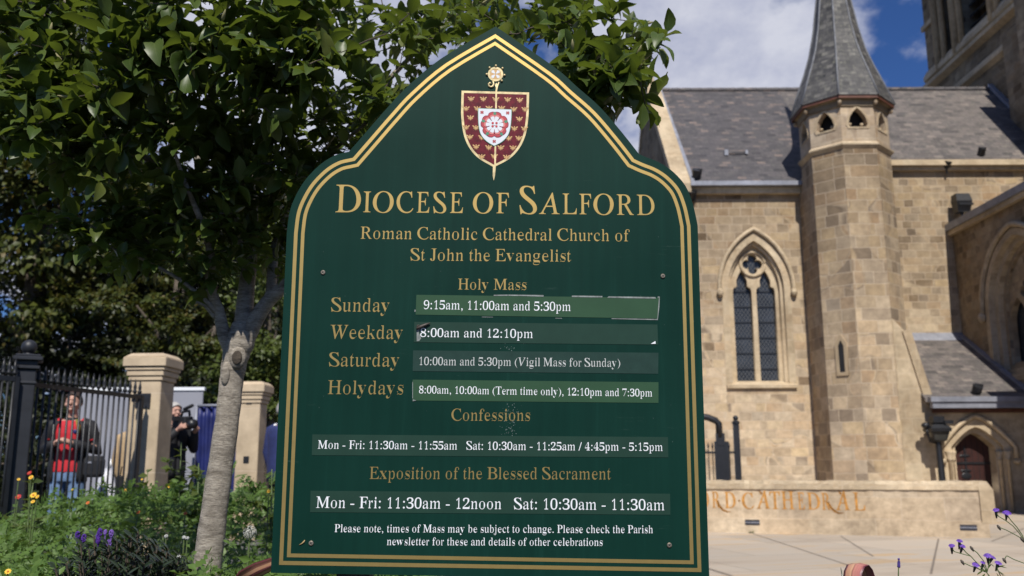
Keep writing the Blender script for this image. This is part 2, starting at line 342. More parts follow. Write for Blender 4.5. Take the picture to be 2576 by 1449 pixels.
def leaf_mat(name, cols, rough=0.4, trans=0.25, tcol=(0.16, 0.22, 0.03), spec=0.5, veins=False):
    """foliage: every leaf its own tone, a little light let through"""
    m, t, b = new_mat(name); g = N(t, 'ShaderNodeNewGeometry'); n = len(cols)
    col = ramp(t, g.outputs['Random Per Island'], [(i / (n - 1), c) for i, c in enumerate(cols)])
    if veins:
        tc = N(t, 'ShaderNodeTexCoord'); sp = N(t, 'ShaderNodeSeparateXYZ'); t.links.new(tc.outputs['UV'], sp.inputs[0])
        ax = math_node(t, 'ABSOLUTE', sp.outputs[0])
        v = math_node(t, 'FRACT', math_node(t, 'MULTIPLY', math_node(t, 'SUBTRACT', sp.outputs[1], math_node(t, 'MULTIPLY', ax, 0.45)), 9.0))
        line = math_node(t, 'MAXIMUM', math_node(t, 'LESS_THAN', v, 0.11), math_node(t, 'LESS_THAN', ax, 0.05))
        rim = math_node(t, 'GREATER_THAN', ax, 0.93)
        col = mixc(t, math_node(t, 'MULTIPLY', line, 0.45), col, (0.13, 0.17, 0.06)); col = mixc(t, math_node(t, 'MULTIPLY', rim, 0.6), col, (0.15, 0.18, 0.07))
    t.links.new(col, b.inputs['Base Color']); b.inputs['Roughness'].default_value = rough; b.inputs['Specular IOR Level'].default_value = spec
    tr = N(t, 'ShaderNodeBsdfTranslucent'); tr.inputs[0].default_value = (*tcol, 1)
    mx = N(t, 'ShaderNodeMixShader'); mx.inputs[0].default_value = trans
    t.links.new(b.outputs[0], mx.inputs[1]); t.links.new(tr.outputs[0], mx.inputs[2]); t.links.new(mx.outputs[0], t.nodes['Material Output'].inputs[0])
    return m
M['magnolia_leaf'] = leaf_mat('magnolia_leaves', [(0.038, 0.068, 0.014), (0.074, 0.115, 0.023), (0.052, 0.090, 0.018), (0.094, 0.138, 0.029), (0.042, 0.074, 0.015), (0.14, 0.16, 0.032)], 0.40, 0.34, (0.17, 0.23, 0.025), 0.4, True)
M['herb'] = leaf_mat('meadow_leaves', [(0.065, 0.120, 0.024), (0.105, 0.185, 0.038), (0.08, 0.15, 0.03), (0.13, 0.215, 0.046), (0.075, 0.13, 0.026)], 0.5, 0.3, (0.20, 0.31, 0.04), 0.4)
M['hebe'] = leaf_mat('hebe_leaves', [(0.012, 0.022, 0.010), (0.025, 0.040, 0.018), (0.018, 0.030, 0.014)], 0.28, 0.08, (0.05, 0.08, 0.02), 0.6)
M['far_leaf'] = leaf_mat('broadleaf_foliage', [(0.024, 0.036, 0.006), (0.055, 0.072, 0.010), (0.034, 0.048, 0.007), (0.080, 0.092, 0.013), (0.040, 0.054, 0.008), (0.11, 0.08, 0.014)], 0.5, 0.22, (0.15, 0.15, 0.02), 0.4)
M['far_leaf_shade'] = leaf_mat('shade_dark_foliage', [(0.008, 0.013, 0.003), (0.018, 0.026, 0.005), (0.012, 0.018, 0.004), (0.030, 0.038, 0.007)], 0.5, 0.15, (0.10, 0.11, 0.02), 0.4)  # shade within the foliage is put into this darker leaf colour
M['shrub_leaf'] = leaf_mat('bright_shrub_foliage', [(0.05, 0.075, 0.015), (0.085, 0.115, 0.024), (0.065, 0.09, 0.018), (0.10, 0.13, 0.03)], 0.45, 0.28, (0.18, 0.22, 0.03), 0.4)
def bark_mat(name, lo, hi, sc_=9.0):
    m, t, b = new_mat(name); tc = N(t, 'ShaderNodeTexCoord')
    st = N(t, 'ShaderNodeMapping'); st.inputs['Scale'].default_value = (1, 1, 4.0); t.links.new(tc.outputs['Object'], st.inputs[0])
    n_ = N(t, 'ShaderNodeTexNoise', i_Scale=sc_, i_Detail=9.0, i_Roughness=0.72); t.links.new(st.outputs[0], n_.inputs['Vector'])
    n2_ = N(t, 'ShaderNodeTexNoise', i_Scale=sc_ * 5, i_Detail=6.0, i_Roughness=0.8); t.links.new(st.outputs[0], n2_.inputs['Vector'])
    c = ramp(t, n_.outputs[0], [(0.34, lo), (0.5, hi), (0.62, tuple(x * 1.3 for x in hi))])
    c = mixc(t, 0.75, c, ramp(t, n2_.outputs[0], [(0.38, (0.45, 0.43, 0.4)), (0.58, (1.12, 1.12, 1.12))]), 'MULTIPLY')
    t.links.new(c, b.inputs['Base Color']); b.inputs['Roughness'].default_value = 0.85
    bump(t, b, n2_.outputs[0], 0.8, 0.010); return m
M['bark'] = bark_mat('pale_grey_bark', (0.17, 0.145, 0.115), (0.36, 0.32, 0.265))
M['bark_dark'] = bark_mat('brown_bark', (0.05, 0.04, 0.03), (0.10, 0.08, 0.06))
M['twig'] = pmat('twig_bark', (0.075, 0.058, 0.042), 0.8, 0.4, 30)
M['stem'] = pmat('green_stem', (0.09, 0.13, 0.04), 0.6, 0.25, 30)

# ------------------------------------------------------------------ ground, paving, planting bed
def smooth(a, b, x):
    t = np.clip((x - a) / (b - a), 0, 1); return t * t * (3 - 2 * t)
def bed_h(x, y):                        # height of the ground: level round the church, banked up on the left
    x, y = np.asarray(x, float), np.asarray(y, float)
    left = 1 - smooth(-0.2, 1.6, x - 0.10 * np.maximum(0, y - 4)); near = (1 - smooth(3.0, 4.6, x)) * (1 - smooth(4.2, 6.0, y)) * smooth(0.7, 1.8, y)
    return 0.48 * np.maximum(left * smooth(0.7, 1.8, y), near)
xs = np.concatenate([np.linspace(-400, -20, 12), np.linspace(-18, 14, 65), np.linspace(20, 400, 12)]); ys = np.concatenate([np.linspace(-120, -2, 8), np.linspace(-1, 30, 63), np.linspace(40, 900, 14)])
gx, gy = np.meshgrid(xs, ys); gzv = bed_h(gx, gy); V = np.stack([gx, gy, gzv], -1).reshape(-1, 3)
nx = len(xs); q = (np.arange(len(ys) - 1)[:, None] * nx + np.arange(nx - 1)[None]).ravel(); T = np.stack([q, q + 1, q + nx + 1, q + nx], -1)
tag(obj('ground', big_mesh(V, T, 'ground', True), M['asphalt']), 'grey worn asphalt ground rising to the street on the left', 'ground', kind='structure')
pv = MB(); pv.add([(-1.5, 6.2, 0.03), (60, 6.2, 0.03), (60, 60, 0.03), (-1.5, 60, 0.03)], [(0, 1, 2, 3)])
for a, b_, w in (((1895, 1343), (2134, 1422), 0.014), ((2115, 1349), (2197, 1400), 0.014), ((2361, 1356), (2342, 1444), 0.016), ((2495, 1362), (2576, 1330), 0.016), ((1780, 1430), (1840, 1449), 0.03)):
    p, r_ = atz(*a, 0.03), atz(*b_, 0.03); d = (r_ - p) / np.linalg.norm(r_ - p); s_ = np.array([-d[1], d[0], 0]) * w; z_ = np.array([0, 0, 0.004])
    pv.add([p - s_ + z_, r_ - s_ + z_, r_ + s_ + z_, p + s_ + z_], [(0, 1, 2, 3)], 1)
tag(pv.build('paving', [M['paving'], M['joint']]), 'pale streaked sandstone paving in front of the cathedral', 'paving', kind='structure')
xs = np.linspace(-7.5, 4.2, 80); ys = np.linspace(1.2, 8.9, 60); gx, gy = np.meshgrid(xs, ys)
hz = bed_h(gx, gy) + 0.02 + 0.035 * np.sin(gx * 5.1 + gy * 3) * np.sin(gy * 4.3) - 0.35 * smooth(1.2, 3.6, gx + 0.0 * gy)
V = np.stack([gx, gy, hz], -1).reshape(-1, 3); nx = 80
q = (np.arange(59)[:, None] * nx + np.arange(nx - 1)[None]).ravel(); T = np.stack([q, q + 1, q + nx + 1, q + nx], -1)
tag(obj('planting_soil', big_mesh(V, T, 'soil', True), M['soil']), 'dark soil of the planting bed round the notice board', 'soil', kind='structure')

# ------------------------------------------------------------------ the cathedral
YF, YL, YR, YRIDGE, XT, XTOW = 27.3, 29.6, 31.2, 35.0, 15.55, 19.7
church = thing('cathedral', 'sandstone gothic cathedral with slate roof, octagonal spired turret and porch behind the notice board', 'cathedral', (9, 29, 0))
zof = lambda x, y, Y: float(at(x, y, Y)[2]); xof = lambda x, y, Y: float(at(x, y, Y)[0])
def part(me, name, m, parent=church, sm=False):
    if not me.uv_layers: uvbox(me)
    if sm: shade(me)
    return obj(name, me, m, parent)
def front(outer, holes=(), thick=0.5, Y=0.0): return placed(plate(outer, holes, thick), 0, Y)
def side(outer, holes=(), thick=0.5, X=0.0):       # outlines given as (Y, z); faces -x
    flip = lambda l: [(-a, b) for a, b in l][::-1]
    return placed(plate(flip(outer), [flip(h) for h in holes], thick), X, 0, 0, R(-90))
zeL, zeR, zr = zof(1900, 476, YL), zof(2420, 415, YR), zof(2075, 232, YRIDGE)
xg = xof(1655, 235, YRIDGE)
# west window in the left wall
wx = (xof(1901, 724, YL) + xof(1916, 957, YL)) / 2; ww = 1.44; wz0, wzs, wza = zof(1915, 961, YL), zof(1901, 724, YL), zof(1897, 622, YL)
ring = lambda o, z0=None: arch(ww + 2 * o, wzs, wza - wzs + o * 1.15, wx, (wz0 - min(o, 0.12)) if z0 is None else z0)
part(front([(xg, -0.2), (10.2, -0.2), (10.2, zeL), (xg, zeL)], [ring(0.36)], 0.7, YL), 'nave_wall', M['wall'])
win = part(front(ring(0.42), [ring(0.20)], 0.3, YL - 0.012), 'window', M['dressed'])
part(front(ring(0.22), [ring(0.10)], 0.25, YL + 0.14), 'window_frame', M['dressed'], win)
lw = (ww - 0.16) / 2 - 0.02; zsl = zof(1880, 724, YL)
def lancet(cx): 
    a = arch(lw, zsl - 0.02, lw * 0.92, cx, wz0 + 0.06, 8); # trefoil-cusped head
    h = lw / 2; c1, c2 = (cx + h * 0.45, zsl + 0.13), (cx - h * 0.45, zsl + 0.13)
    pts = [(cx - h, wz0 + 0.06), (cx + h, wz0 + 0.06), (cx + h, zsl - 0.06), (cx + h * 0.92, zsl + 0.04), (cx + h * 0.56, zsl + 0.10), (cx + h * 0.58, zsl + 0.3), (cx + h * 0.32, zsl + 0.5), (cx, zsl + 0.66)]
    return pts + [(2 * cx - x, z) for x, z in pts[::-1]][1:-2]
qz = zof(1896, 660, YL)
part(front(ring(0.11), [lancet(wx - 0.08 - lw / 2), lancet(wx + 0.08 + lw / 2), foil(wx, qz, 0.34)], 0.16, YL + 0.30), 'tracery', M['dressed'], win)
tr = MB()
rg = [(wx + 0.41 * math.cos(t), YL + 0.27, qz + 0.41 * math.sin(t)) for t in np.linspace(0, 2 * math.pi, 25)]
tr.tube(rg, 0.045, 8); tr.build('tracery_ring', M['dressed'], win, True)
part(front(ring(0.11), [], 0.02, YL + 0.47), 'pane', M['glass'], win)
bars = MB()
for k in range(6):
    z = wz0 + 0.45 + k * 0.52
    bars.box((wx - ww / 2, YL + 0.44, z), (wx + ww / 2, YL + 0.465, z + 0.035))
bars.build('glazing_bars', M['iron'], win)
sill = MB(); sill.loft([[(x, YL - 0.10, wz0 - 0.20), (x, YL + 0.35, wz0 - 0.20), (x, YL + 0.35, wz0 + 0.06), (x, YL - 0.10, wz0 - 0.10)] for x in (wx - ww / 2 - 0.42, wx + ww / 2 + 0.42)])
sill.build('sill', M['dressed'], win)
hood = MB(); hp = [p for p in arch(ww + 1.0, wzs, wza - wzs + 0.62, wx, wzs, 12)[2:]]
hood.tube([(x, YL - 0.06, z) for x, z in [(wx + ww / 2 + 0.5, wzs - 0.1)] + hp + [(wx - ww / 2 - 0.5, wzs - 0.1)]], 0.075, 6)
for s_ in (-1, 1): hood.ball((wx + s_ * (ww / 2 + 0.5), YL - 0.1, wzs - 0.17), (0.11, 0.11, 0.15), 8, 6)
hood.build('hood_mould', M['dressed'], win, True)
# right wall, its eaves course and the gable end on the left
part(front([(10.2, -0.2), (XT + 0.3, -0.2), (XTOW, -0.2), (XTOW, zeR), (10.2, zeR)], [], 0.6, YR), 'nave_wall', M['wall_right'])
def roof(x0, x1, ye, ze, name, m):
    mb = MB(); t_ = 0.1
    mb.loft([[(x, ye, ze), (x, YRIDGE, zr), (x, YRIDGE, zr + t_), (x, ye, ze + t_)] for x in (x0, x1)])
    return mb.build(name, m, church)
roof(xg - 0.02, 10.9, YL - 0.28, zeL + 0.08, 'nave_roof', M['slate']); roof(10.9, XTOW, YR - 0.28, zeR + 0.08, 'nave_roof', M['slate_right'])
bk = MB(); bk.loft([[(x, YRIDGE, zr), (x, 41, zeL), (x, 41, zeL + 0.1), (x, YRIDGE, zr + 0.1)] for x in (xg, XTOW)]); bk.box((xg, 40.4, 0), (XTOW, 40.9, zeL)); bk.build('rear_roof', M['slate'], church)
rt = MB(); x = xg
while x < XTOW - 0.3:
    rt.lathe([(0.13, 0), (0.14, 0.43)], n=6); n_ = len(rt.v)
    for i in range(n_ - 12, n_): v = rt.v[i]; rt.v[i] = (x + v[2], YRIDGE + v[0], zr + 0.07 + v[1])
    x += 0.45
rt.build('ridge_tiles', M['slate'], church)
gu = MB(); gu.box((xg, YL - 0.42, zeL + 0.02), (9.72, YL - 0.16, zeL + 0.17)); gu.build('lead_gutter', M['lead'], church)
ev = MB(); ev.box((xg, YL - 0.2, zeL - 0.2), (9.7, YL - 0.004, zeL + 0.015)); ev.box((12.1, YR - 0.32, zeR - 0.10), (XTOW, YR - 0.006, zeR + 0.10)); ev.box((12.1, YR - 0.18, zeR - 0.24), (XTOW, YR - 0.004, zeR - 0.102))
ev.build('eaves_course', M['dressed'], church)
slope = (zr - zeL) / (YRIDGE - YL)
part(side([(YL, -0.2), (41, -0.2), (41, zeL + 0.2), (YRIDGE, zr + 0.15), (YL, zeL + 0.2)], [], 0.5, xg - 0.5), 'gable_wall', M['tower'])
cp = MB(); cp.loft([[(x, YL - 0.35, zeL - 0.25), (x, YRIDGE, zr + 0.12), (x, YRIDGE, zr + 0.5), (x, YL - 0.35, zeL + 0.12)] for x in (xg - 0.55, xg + 0.02)])
cp.loft([[(x, YRIDGE, zr + 0.12), (x, 41.2, zeL - 0.2), (x, 41.2, zeL + 0.15), (x, YRIDGE, zr + 0.5)] for x in (xg - 0.55, xg + 0.02)])
cp.lathe([(0.16, 0), (0.1, 0.25), (0.2, 0.4), (0.12, 0.55), (0.03, 0.8)], (xg - 0.26, YRIDGE, zr + 0.45), 8); cp.build('gable_coping', M['dressed'], church)
vg = MB(); vg.loft([[(x, YL - 0.3, zeL + 0.2), (x, YRIDGE, zr + 0.17), (x, YRIDGE, zr + 0.23), (x, YL - 0.3, zeL + 0.26)] for x in (xg + 0.02, xg + 0.14)]); vg.build('lead_flashing', M['lead'], church)
# octagonal stair turret
TX, TY, TA = 10.97, YF + 1.28, 1.28
def octa(a, z, cx=TX, cy=TY): return [(cx + a / math.cos(math.pi / 8) * math.cos(R(22.5 + 45 * k)), cy + a / math.cos(math.pi / 8) * math.sin(R(22.5 + 45 * k)), z) for k in range(8)]
zstr, zlt = zof(2167, 363, YF), zof(2167, 240, YF)
mb = MB(); mb.loft([octa(TA + 0.02, -0.2), octa(TA, zstr)]); mb.box((TX - TA + 0.012, TY, -0.2), (TX + TA - 0.012, YR, zstr - 0.5)); mb.build('turret_shaft', M['turret'], church)
mb = MB(); mb.loft([octa(TA - 0.02, zstr - 0.16), octa(TA + 0.10, zstr - 0.03), octa(TA + 0.10, zstr + 0.02), octa(TA - 0.02, zstr + 0.12)]); mb.build('string_course', M['dressed'], church)
lan = []
sw = 2 * TA * math.tan(math.pi / 8)
for k in range(8):
    az = R(-90 + 45 * k)
    zc = zstr + 0.80; o_ = [(-0.26, zc - 0.22), (0.26, zc - 0.22), (0.30, zc - 0.12), (0.24, zc + 0.12), (0.12, zc + 0.30), (0, zc + 0.42), (-0.12, zc + 0.30), (-0.24, zc + 0.12), (-0.30, zc - 0.12)]
    e_ = sw / 2 - 0.002
    pl = plate([(-e_, zstr + 0.02), (e_, zstr + 0.02), (e_, zlt + 0.3), (-e_, zlt + 0.3)], [o_], 0.22)
    pl2 = plate([(x * 1.28, (z - zc) * 1.24 + zc) for x, z in o_], [[(x * 1.02, z) for x, z in o_]], 0.05)
    for p_, off in ((pl, 0), (pl2, 0.022)):
        p_.transform(Matrix.Translation((TX, TY, 0)) @ Matrix.Rotation(az + R(90), 4, 'Z') @ Matrix.Translation((0, -TA - off, 0)))
        lan.append(p_)
lt = join(lan[0::2]).build('lantern_stage', M['lantern_stone'], church); join(lan[1::2]).build('opening_surround', M['dressed'], lt)
mb = MB(); mb.lathe([(TA * 0.75, zstr + 0.1), (TA * 0.75, zlt + 0.2)], (TX, TY, 0), 8, 0, R(22.5)); mb.build('lantern_shade_core', M['dark'], lt)  # near-black core stands in for the shade inside the lantern
for k in range(8):                                  # small pale bosses inside each opening
    az = R(-90 + 45 * k); c_ = (TX + (TA - 0.14) * math.cos(az) - 0.17 * math.sin(az), TY + (TA - 0.14) * math.sin(az) + 0.17 * math.cos(az), zstr + 0.70); bl = MB(); bl.ball(c_, 0.06, 8, 6); bl.build('cusp', M['dressed'], lt, True)
    c_ = (TX + (TA - 0.14) * math.cos(az) + 0.2 * math.sin(az), TY + (TA - 0.14) * math.sin(az) - 0.2 * math.cos(az), zstr + 0.72); bl = MB(); bl.ball(c_, 0.05, 8, 6); bl.build('cusp', M['dressed'], lt, True)
zev = zof(2167, 236, TY - 1.55)
mb = MB(); mb.loft([octa(TA + 0.01, zev - 0.34), octa(TA + 0.05, zev - 0.30), octa(TA + 0.06, zev - 0.12), octa(TA + 0.2, zev + 0.02)]); mb.build('turret_cornice', M['tower'], church)  # shade under the eaves is put into the cornice's darker stone
mb = MB(); mb.loft([octa(1.2, zev + 0.05), octa(1.44, zev - 0.08), octa(1.49, zev - 0.10), octa(1.49, zev + 0.005)]); mb.build('eaves_board', M['soffit'], church)
prof = [(1.52, zev)]
for w_, y_ in ((190, 214), (159, 175), (132, 136), (105, 78), (80, 0)): prof.append((w_ * 30.2 / 2290 / 2.1, zof(2105, y_, TY)))
prof += [(0.33, prof[-1][1] + 1.1), (0.17, prof[-1][1] + 2.6), (0.03, prof[-1][1] + 4.2)]
sp = MB(); sp.loft([octa(a, z) for a, z in prof]); spo = sp.build('spire', M['spire'], church)
hr = MB()
for k in range(8): hr.tube([octa(a * 1.004, z + 0.01)[k] for a, z in prof], 0.03, 5)
hr.build('hip_lead', pmat('dull_lead', (0.17, 0.175, 0.19), 0.6, 0.3, 4), spo, True)
fb = MB()
for k in range(8): v = octa(TA + 0.10, zev - 0.2)[k]; fb = MB(); fb.ball(v, (0.075, 0.075, 0.09), 8, 6); fb.build('corbel', M['turret'], church, True)
sl_ = MB(); az = R(-135); cc = np.array([TX + (TA + 0.02) * math.cos(az), TY + (TA + 0.02) * math.sin(az)]); z0_, z1_ = zof(2140, 937, YF + 0.4), zof(2130, 856, YF + 0.4)
slm = plate([(-0.09, z0_), (0.09, z0_), (0.09, z1_ - 0.18), (0, z1_), (-0.09, z1_ - 0.18)], [], 0.04); slm.transform(Matrix.Translation((cc[0], cc[1], 0)) @ Matrix.Rotation(az + R(90), 4, 'Z') @ Matrix.Translation((0, -0.02, 0)))
part(slm, 'slit_window', M['dark'])  # dark plate on the face stands in for the slit's inner shade
slf = plate([(-0.19, z0_ - 0.1), (0.19, z0_ - 0.1), (0.19, z1_ - 0.1), (0, z1_ + 0.2), (-0.19, z1_ - 0.1)], [[(-0.088, z0_), (0.088, z0_), (0.088, z1_ - 0.18), (0, z1_), (-0.088, z1_ - 0.18)]], 0.06); slf.transform(Matrix.Translation((cc[0], cc[1], 0)) @ Matrix.Rotation(az + R(90), 4, 'Z') @ Matrix.Translation((0, -0.035, 0)))
part(slf, 'slit_surround', M['dressed'])
# porch between turret and transept
PY = YF + 0.02; zp = zof(2420, 1030, PY); dx0, dx1 = xof(2410, 1150, PY), xof(2512, 1150, PY); dw = dx1 - dx0; dxc = (dx0 + dx1) / 2; dzs, dza = zof(2405, 1124, PY), zof(2453, 1088, PY)
darch = lambda o, z0=-0.05: arch(dw + 2 * o, dzs, dza - dzs + o * 0.95, dxc, z0)
part(front([(TX + sw / 2 + 0.03, -0.2), (XT, -0.2), (XT, zp), (xof(2338, 1012, PY), zp), (xof(2288, 845, PY), zof(2288, 845, PY)), (TX + sw / 2 + 0.03, zof(2280, 800, PY))], [darch(0.32)], 0.55, PY), 'porch_wall', M['dressed'])
rk = MB(); a_, b_ = at(2284, 835, PY), at(2342, 1014, PY); rk.loft([[(p[0] - 0.18, PY - 0.06, p[2] + 0.02), (p[0] + 0.06, PY - 0.06, p[2] + 0.10), (p[0] + 0.06, PY + 0.7, p[2] + 0.10), (p[0] - 0.18, PY + 0.7, p[2] + 0.02)] for p in (a_, b_)]); rk.build('raking_coping', M['dressed'], church)
dr = part(front(darch(0.38), [darch(0.17)], 0.3, PY - 0.01), 'door_arch', M['dressed'])
part(front(darch(0.19), [darch(0.0)], 0.4, PY + 0.14), 'inner_arch', M['dressed'], dr)
hd = MB(); hp = arch(dw + 1.0, dzs, dza - dzs + 0.48, dxc, dzs, 10)[2:]
hd.tube([(x, PY - 0.05, z) for x, z in [(dxc + dw / 2 + 0.5, dzs - 0.35)] + hp + [(dxc - dw / 2 - 0.5, dzs - 0.35)]], 0.075, 6)
for s_ in (-1, 1):
    hd.ball((dxc + s_ * (dw / 2 + 0.5), PY - 0.08, dzs - 0.42), (0.13, 0.1, 0.09), 8, 6)
hd.build('hood_mould', M['dressed'], dr, True)
cl_ = MB()
for s_ in (-1, 1):
    for q_, yq in ((0.26, -0.02), (0.10, 0.14)):
        xx = dxc + s_ * (dw / 2 + q_); cl_ = MB(); cl_.lathe([(0.055, 0), (0.055, dzs - 0.40), (0.10, dzs - 0.36), (0.065, dzs - 0.33), (0.12, dzs - 0.18), (0.12, dzs - 0.12)], (xx, PY + yq, 0), 10); cl_.build('jamb_shaft', M['dressed'], dr, True)
door = part(front(darch(0.03), [], 0.08, PY + 0.52), 'door', M['door'])
gr = MB()
for k in range(1, 7): x = dx0 + dw * k / 7; gr.box((x - 0.006, PY + 0.514, 0), (x + 0.006, PY + 0.53, dza - 0.15))
gr.build('plank_joint', M['dark'], door)
hi = MB()
for zq in (zof(2460, 1165, PY), 0.45):
    hi.box((dx0 + 0.1, PY + 0.49, zq - 0.03), (dx1, PY + 0.51, zq + 0.03))
    for k in range(3): hi.ball((dxc - 0.15 + 0.0 * k, PY + 0.5, zq + (k - 1) * 0.22), (0.17, 0.014, 0.04), 8, 4)
hi.tube([(dxc - 0.15, PY + 0.495, dzs - 0.75), (dxc - 0.15, PY + 0.495, dzs + 0.02)], 0.022, 6); hi.ball((dxc - 0.15, PY + 0.5, dzs - 0.85), (0.15, 0.014, 0.1), 10, 6); hi.build('hinge_strap', M['iron'], door)
zpt = zof(2360, 853, YR); prf = MB(); prf.loft([[(x, YF - 0.25, zp + 0.22), (x, YR, zpt), (x, YR, zpt + 0.1), (x, YF - 0.25, zp + 0.32)] for x in (12.2, XT)]); prf.build('porch_roof', M['slate_right'], church)
pg = MB(); pg.box((xof(2331, 1025, YF), YF - 0.42, zp + 0.02), (XT, YF - 0.22, zp + 0.20)); pg.box((xof(2331, 1025, YF) - 0.06, YF - 0.47, zp + 0.20), (XT, YF - 0.10, zp + 0.35)); pg.build('porch_gutter', M['lead'], church)
fl = MB(); fl.loft([[(x, YR - 0.33, zpt - 0.22), (x, YR - 0.004, zpt + 0.09), (x, YR - 0.004, zpt + 0.22), (x, YR - 0.33, zpt - 0.10)] for x in (12.3, XT)]); fl.loft([[(x, YF - 0.2, zp + 0.33), (x, YR, zpt + 0.12), (x, YR, zpt + 0.20), (x, YF - 0.2, zp + 0.41)] for x in (XT - 0.16, XT - 0.004)]); fl.build('lead_flashing', M['lead'], church)
pe = MB(); pe.box((xof(2345, 1035, YF), PY - 0.12, zp - 0.10), (XT, PY - 0.004, zp + 0.015)); pe.build('porch_cornice', M['soffit'], church)
# transept: side wall facing the turret with its great window, running towards the street
ztc = zof(2396, 594, YR); tw = M['transept']; Y0T = 17.4
wyc = float(atx(2548, 580, XT)[1]); wyl = float(atx(2484, 800, XT)[1]); bw_ = 2 * (wyl - wyc); bzs = float(atx(2484, 790, XT)[2]); bza = float(atx(2546, 574, XT)[2]); bz0 = zp + 0.9
barch = lambda o, z0=None: arch(bw_ - 2 * o, bzs, bza - bzs - o, wyc, bz0 + o if z0 is None else z0, 14)
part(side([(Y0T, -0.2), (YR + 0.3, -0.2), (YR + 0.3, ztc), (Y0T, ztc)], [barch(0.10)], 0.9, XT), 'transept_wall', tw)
bwn = part(side(barch(0), [barch(0.22)], 0.35, XT - 0.05), 'window', M['dressed'])
part(side(barch(0.20), [barch(0.42)], 0.3, XT + 0.16), 'window_frame', M['dressed'], bwn)
part(side(barch(0.40), [barch(0.56)], 0.3, XT + 0.34), 'inner_frame', M['transept'], bwn)
hw = bw_ / 2 - 0.6
def sl2(c, w, zs): return arch(w, zs, w * 0.9, c, bz0 + 0.65, 6)
part(side(barch(0.5), [sl2(wyc + k * hw * 0.68, hw * 0.66, bzs - 0.5) for k in (-1, 0, 1)] + [foil(wyc - 0.4, bzs + 0.5, 0.36), foil(wyc + 0.4, bzs + 0.5, 0.36), foil(wyc, bzs + 1.15, 0.36)], 0.18, XT + 0.44), 'tracery', M['transept'], bwn)
part(side(barch(0.5), [], 0.03, XT + 0.68), 'pane', M['glass'], bwn)
hd = MB(); hp = arch(bw_ + 0.25, bzs, bza - bzs + 0.12, wyc, bzs, 14)[2:]
hd.tube([(XT - 0.08, y, z) for y, z in hp], 0.09, 6); hd.ball((XT - 0.12, wyc + bw_ / 2 + 0.12, bzs - 0.1), (0.13, 0.13, 0.17), 8, 6); hd.build('hood_mould', M['dressed'], bwn, True)
tc_ = MB(); tc_.box((XT - 0.16, Y0T - 0.1, ztc), (XT + 1.2, YR - 0.008, ztc + 0.16)); tc_.build('transept_cornice', M['dressed'], church)
tl = MB(); tl.box((XT - 0.24, Y0T - 0.2, ztc + 0.162), (XT + 0.7, YR - 0.012, ztc + 0.40)); tl.build('transept_gutter', M['lead'], church)
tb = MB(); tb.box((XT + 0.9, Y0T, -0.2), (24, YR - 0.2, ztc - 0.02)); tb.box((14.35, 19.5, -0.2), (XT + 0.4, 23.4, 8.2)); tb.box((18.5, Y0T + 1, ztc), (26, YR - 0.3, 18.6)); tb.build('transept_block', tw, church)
# crossing tower at the upper right
yfar = float(atx(2340, 225, XTOW)[1]); ztop = 34.0
def tz(px, py): p = atx(px, py, XTOW); return float(p[1]), float(p[2])
zb1 = tz(2345, 222)[1]; zb2 = tz(2415, 227)[1]
bel = []
for pa, pb in ((2372, 2401), (2424, 2497), (2520, 2600)):
    ya, yb = tz(pa, 100)[0], tz(pb, 60)[0]; bel.append(arch(abs(ya - yb), 27.5, abs(ya - yb) * 1.1, (ya + yb) / 2, zb1 + 0.75, 8))
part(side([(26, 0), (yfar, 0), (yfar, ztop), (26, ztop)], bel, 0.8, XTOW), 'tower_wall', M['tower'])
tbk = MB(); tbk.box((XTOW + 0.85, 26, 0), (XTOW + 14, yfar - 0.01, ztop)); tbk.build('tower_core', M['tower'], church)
lv = MB()
for b_ in bel:
    y0_, y1_ = min(p[0] for p in b_), max(p[0] for p in b_); z = zb1 + 0.9
    while z < 30: lv.loft([[(XTOW + 0.35, y, z), (XTOW + 0.7, y, z + 0.3), (XTOW + 0.7, y, z + 0.36), (XTOW + 0.35, y, z + 0.06)] for y in (y0_ + 0.05, y1_ - 0.05)]); z += 0.5
lv.build('belfry_louvres', M['dark'], church)
sf = MB()
for px_, py_, w_ in ((2360, 110, 0.17), (2378, 120, 0.13), (2404, 60, 0.20), (2418, 60, 0.13), (2499, 20, 0.2), (2512, 20, 0.14)):
    y = tz(px_, py_)[0]; sf.lathe([(w_, zb1 + 0.5), (w_, 27.4), (w_ * 1.8, 28), (w_ * 1.8, 28.3)], (XTOW - 0.05, y, 0), 10)
sf.build('belfry_shaft', M['dressed'], church, True)
sg = MB()
for z, h_, d_ in ((zb1 + 0.05, 0.42, 0.30), (zb1 + 0.47, 0.5, 0.18), (zb2, 0.42, 0.22)):
    sg.loft([[(XTOW - d_, y, z), (XTOW - 0.004, y, z - 0.12), (XTOW - 0.004, y, z + h_), (XTOW - d_, y, z + h_ * 0.4)] for y in (26, yfar + (d_ if z != zb2 else 0))])
ys_, zs_ = tz(2336, 62); sg.box((XTOW - 0.12, ys_ - 0.7, zs_ - 0.12), (XTOW - 0.003, yfar + 0.12, zs_ + 0.12)); sg.build('string_course', M['dressed'], church)
bt = MB(); yb_ = tz(2572, 240)[0]; bt.box((XTOW - 0.55, yb_ - 3.0, 0), (XTOW - 0.005, yb_, zr + 1.5)); bt.build('tower_buttress', M['tower'], church)
fl = MB(); d_ = 0.12
fl.loft([[(x, YR - 0.2, zeR + 0.2), (x, YRIDGE, zr + 0.16), (x, YRIDGE, zr + 0.34), (x, YR - 0.2, zeR + 0.38)] for x in (XTOW - 0.2, XTOW - 0.006)]); fl.build('lead_flashing', M['lead'], church)

